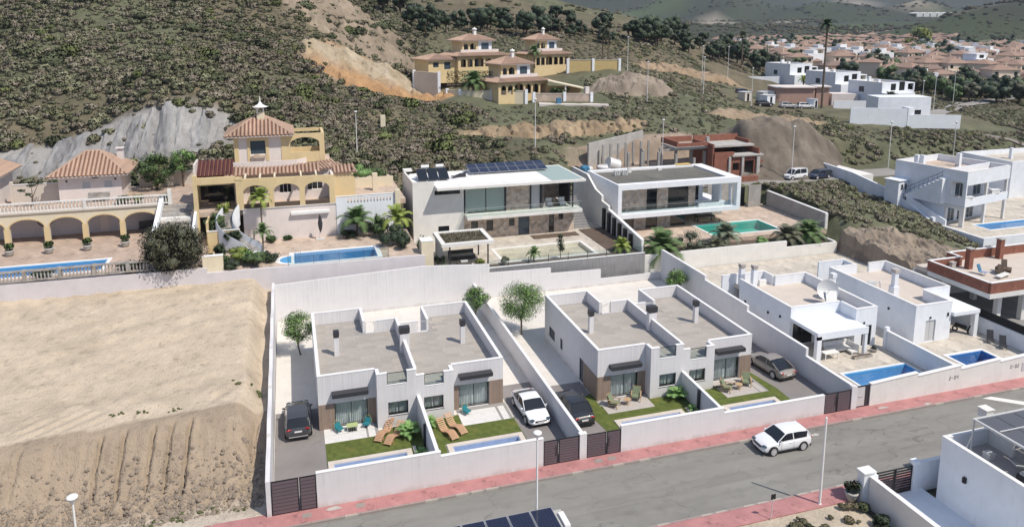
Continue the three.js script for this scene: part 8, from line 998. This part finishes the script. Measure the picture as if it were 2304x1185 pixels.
scrub('scrub_bushes', 'low green and brown scrub bushes on the left hillside', tryScrub(20000, -85, 34, -212, -97, 0.74, (x, z) => (0.22 + 0.78 * sst(0.34, 0.56, fbm(x / 11, z / 11, 3))) * (1 - 0.6 * sst(0.5, 0.66, fbm(x / 30 + 0.5 * z / 30, z / 60, 3)))), 1);
scrub('scrub_bushes_006', 'larger dark bushes here and there on the left hillside', tryScrub(520, -80, 34, -205, -98, 1.35, () => 1).map((q) => { const v = rr(0.7, 1.2); q[4] = rand() < 0.75 ? [0.10 * v, 0.115 * v, 0.062 * v] : [0.15 * v, 0.18 * v, 0.07 * v]; return q; }), 4);
scrub('grass_tufts', 'dry grass tufts between the bushes on the left hillside', tryScrub(12000, -70, 34, -200, -97, 0.34, () => 1).map((q) => { const v = rr(0.8, 1.25); q[4] = rand() < 0.6 ? [0.24 * v, 0.215 * v, 0.155 * v] : [0.18 * v, 0.19 * v, 0.115 * v]; return q; }), 2);
scrub('scrub_bushes_002', 'low scrub bushes on the slopes in the middle of the view', tryScrub(21000, 6, 235, -212, -99, 0.62, patchy), 2);
scrub('grass_tufts_002', 'small grey green tufts over the middle slopes', tryScrub(26000, 6, 235, -205, -98, 0.3, (x, z) => 0.35 + 0.65 * sst(0.35, 0.55, fbm(x / 6, z / 6, 3))).map(tuftCol), 6);
scrub('scrub_bushes_003', 'low scrub bushes on the lot beside the white villa', tryScrub(2600, 66, 90, -99, -63, 0.5, (x, z) => 0.25 + 0.75 * sst(0.4, 0.6, fbm(x / 4, z / 4, 3))), 3);
scrub('scrub_bushes_004', 'distant scrub on the hills behind the pines', tryScrub(11000, -30, 240, -340, -196, 0.95, patchy), 4);
{ const s = []; for (let i = 0; i < 9000; i++) { const d = 300 + 1900 * Math.pow(rand(), 1.4), a = d * rr(-0.1, 0.78), [x, z] = fromValley(d, a); if (fbm(x / 130, z / 130, 3) < 0.46) continue; const k = rr(1.2, 2.8) * (d > 900 ? 1.7 : 1); s.push([x, ground(x, z) - 0.2, z, k, scrubCol(x, z).map((v) => v * 0.75)]); } scrub('scrub_bushes_005', 'dark dots of trees and scrub over the far valley and hills', s, 5); }
{ const s = []; for (const [x, z, r] of [[-4.3, -55.3, 0.35], [-12.5, -52.6, 0.16], [-10.8, -52.4, 0.14], [-8.7, -52.2, 0.14], [-6, -44.6, 0.2], [-8, -44.4, 0.24], [-9.5, -44.2, 0.22], [-4.2, -44.3, 0.16]]) for (let i = 0; i < 8; i++) { const X = x + rr(-1, 1) * r * 3, Z = z + rr(-1, 1) * r * 1.6; s.push([X, sandY(X, Z), Z, r * rr(0.3, 0.8), [0.15, 0.18, 0.07]]); } for (let i = 0; i < 50; i++) { const x = rr(24, 33), z = rr(-33.4, -30); s.push([x, 0.25, z, rr(0.1, 0.42), pick([[0.16, 0.15, 0.09], [0.10, 0.12, 0.06], [0.22, 0.19, 0.12]])]); } scrub('weed_tufts', 'small weeds on the sandy plot and the vacant ground', s, 6); }
// rubble: loose clods at the foot of the raked cut
{ const g = raw(new THREE.IcosahedronGeometry(1, 1)), p = g.attributes.position; for (let i = 0; i < p.count; i++) { const k = 0.7 + 0.6 * vnoise(p.getX(i) * 2 + 9, p.getZ(i) * 2 + p.getY(i) + 9); p.setXYZ(i, p.getX(i) * k, p.getY(i) * k * 0.75, p.getZ(i) * k); } g.computeVertexNormals(); const n = 4200, m = new THREE.InstancedMesh(g, M(0.40, 0.33, 0.26, { map: TX.soil }), n), o = new THREE.Object3D(); for (let i = 0; i < n; i++) { const x = rr(-24, -2.9), t = rand(), z = mix(edgeZ(x) + 2.2, -44.2, Math.pow(t, 0.45)), s = 0.025 + 0.13 * Math.pow(rand(), 3); o.position.set(x, sandY(x, z), z); o.rotation.set(rr(0, 6), rr(0, 6), rr(0, 6)); o.scale.setScalar(s); o.updateMatrix(); m.setMatrixAt(i, o.matrix); } m.name = 'earth_clods'; m.userData = { kind: 'stuff', label: 'loose earth clods on the raked cut of the sandy plot' }; m.castShadow = m.receiveShadow = true; scene.add(m); }
for (const [x, y, z, r, h, tone, l] of [[-8.6, 7.4, -85.0, 1.3, 1.9, 'mid', 'leafy shrub on the slope under the dark tiled garage'], [-6.6, 6.6, -82.4, 1.1, 1.4, 'dark', 'dark shrub tucked inside the bend of the curved stair'], [-4.9, 5.3, -78.8, 1.2, 1.5, 'fresh', 'light green shrub between the stair foot and the pool'], [-7.7, 5.3, -77.6, 1.2, 1.5, 'mid', 'green shrub behind the wooden gate block'], [10.2, 5.3, -79.4, 1.5, 2.4, 'dark', 'large dark shrub right of the blue rounded pool'], [9.9, 5.3, -85.2, 1.1, 2.8, 'mid', 'tall leafy shrub at the white slotted fence']]) shrub(l, [x, y, z], r, h, tone, 1500, 0.17);
// ---------- trees and plants of the new plots ----------
makeTree('young_tree', 'bright green young tree behind the leftmost new house', 'tree', [-0.1, 0.13, -65.6], { r: 1.75, h: 2.7, n: 9000, leaf: 0.105, core: 0, tone: 'fresh', lobes: 34, trunk: 0.07, lean: -0.4 });
makeTree('young_tree', 'bright green young tree left of the long low wall', 'tree', [17.1, 0.13, -68.6], { r: 1.5, h: 2.3, n: 7500, leaf: 0.105, core: 0, tone: 'fresh', lobes: 28, trunk: 0.07 });
makeTree('young_tree', 'largest bright green young tree on the gravel yard', 'tree', [20.5, 0.13, -63.9], { r: 2.45, h: 3.4, n: 15000, leaf: 0.11, core: 0, tone: 'fresh', lobes: 48, trunk: 0.09, lean: 0.1 });
makeTree('young_tree', 'bright green young tree peeking behind the rightmost new house', 'tree', [39.6, 0.13, -68.2], { r: 1.4, h: 2.2, n: 6500, leaf: 0.105, core: 0, tone: 'fresh', lobes: 26, trunk: 0.07 });
function fern(label, x, z, len, n) { const t = thing('fern', label, 'fern', [x, 0.17, z], 0.0001 + rr(0, 6)); part('root', ball(0, 0, 0, 0.1), MT.bark, t); for (let i = 0; i < n; i++) { const m = inst('frond', frondSet('fresh')[i % 2], t, [0, 0.05, 0], i * 2.4); m.rotation.order = 'YXZ'; m.rotation.x = mix(-1.15, -0.2, i / n); m.scale.setScalar(len * rr(0.8, 1.15)); } }
fern('bright fern beside the wooden loungers left of the party wall', 7.2, -49.4, 1.2, 20); fern('bright fern right of the party wall behind the loungers', 8.9, -50.3, 0.9, 14); fern('bright fern in the corner of the lawn by the party wall', 28.7, -48.5, 1.2, 16); fern('small fern at the foot of the party wall near the street', 28.9, -46.3, 0.6, 12); fern('small fern at the street end of the lounger party wall', 7.7, -46.6, 0.7, 10);
for (const [x, z, k] of [[7.3, -46.9, 'left lounger lawn'], [8.7, -45.6, 'right lounger lawn'], [28.6, -45.9, 'left armchair lawn']]) single('stone_edging', bx(x - 0.1, x + 0.1, 0.17, 0.3, z - 0.9, z + 0.6), MT.beige, 'short stone edging at the bed of the ' + k, 'edging');
pottedPlant('potted bush standing left of the near white gate pier', [32.95, 0.12, -33.95], 1.05, 'dark');
shrub('dark bush in the shade of the near garden wall', [33.0, 0.1, -31.5], 0.7, 0.8, 'dark', 700, 0.12);
renderer.render(scene, camera);
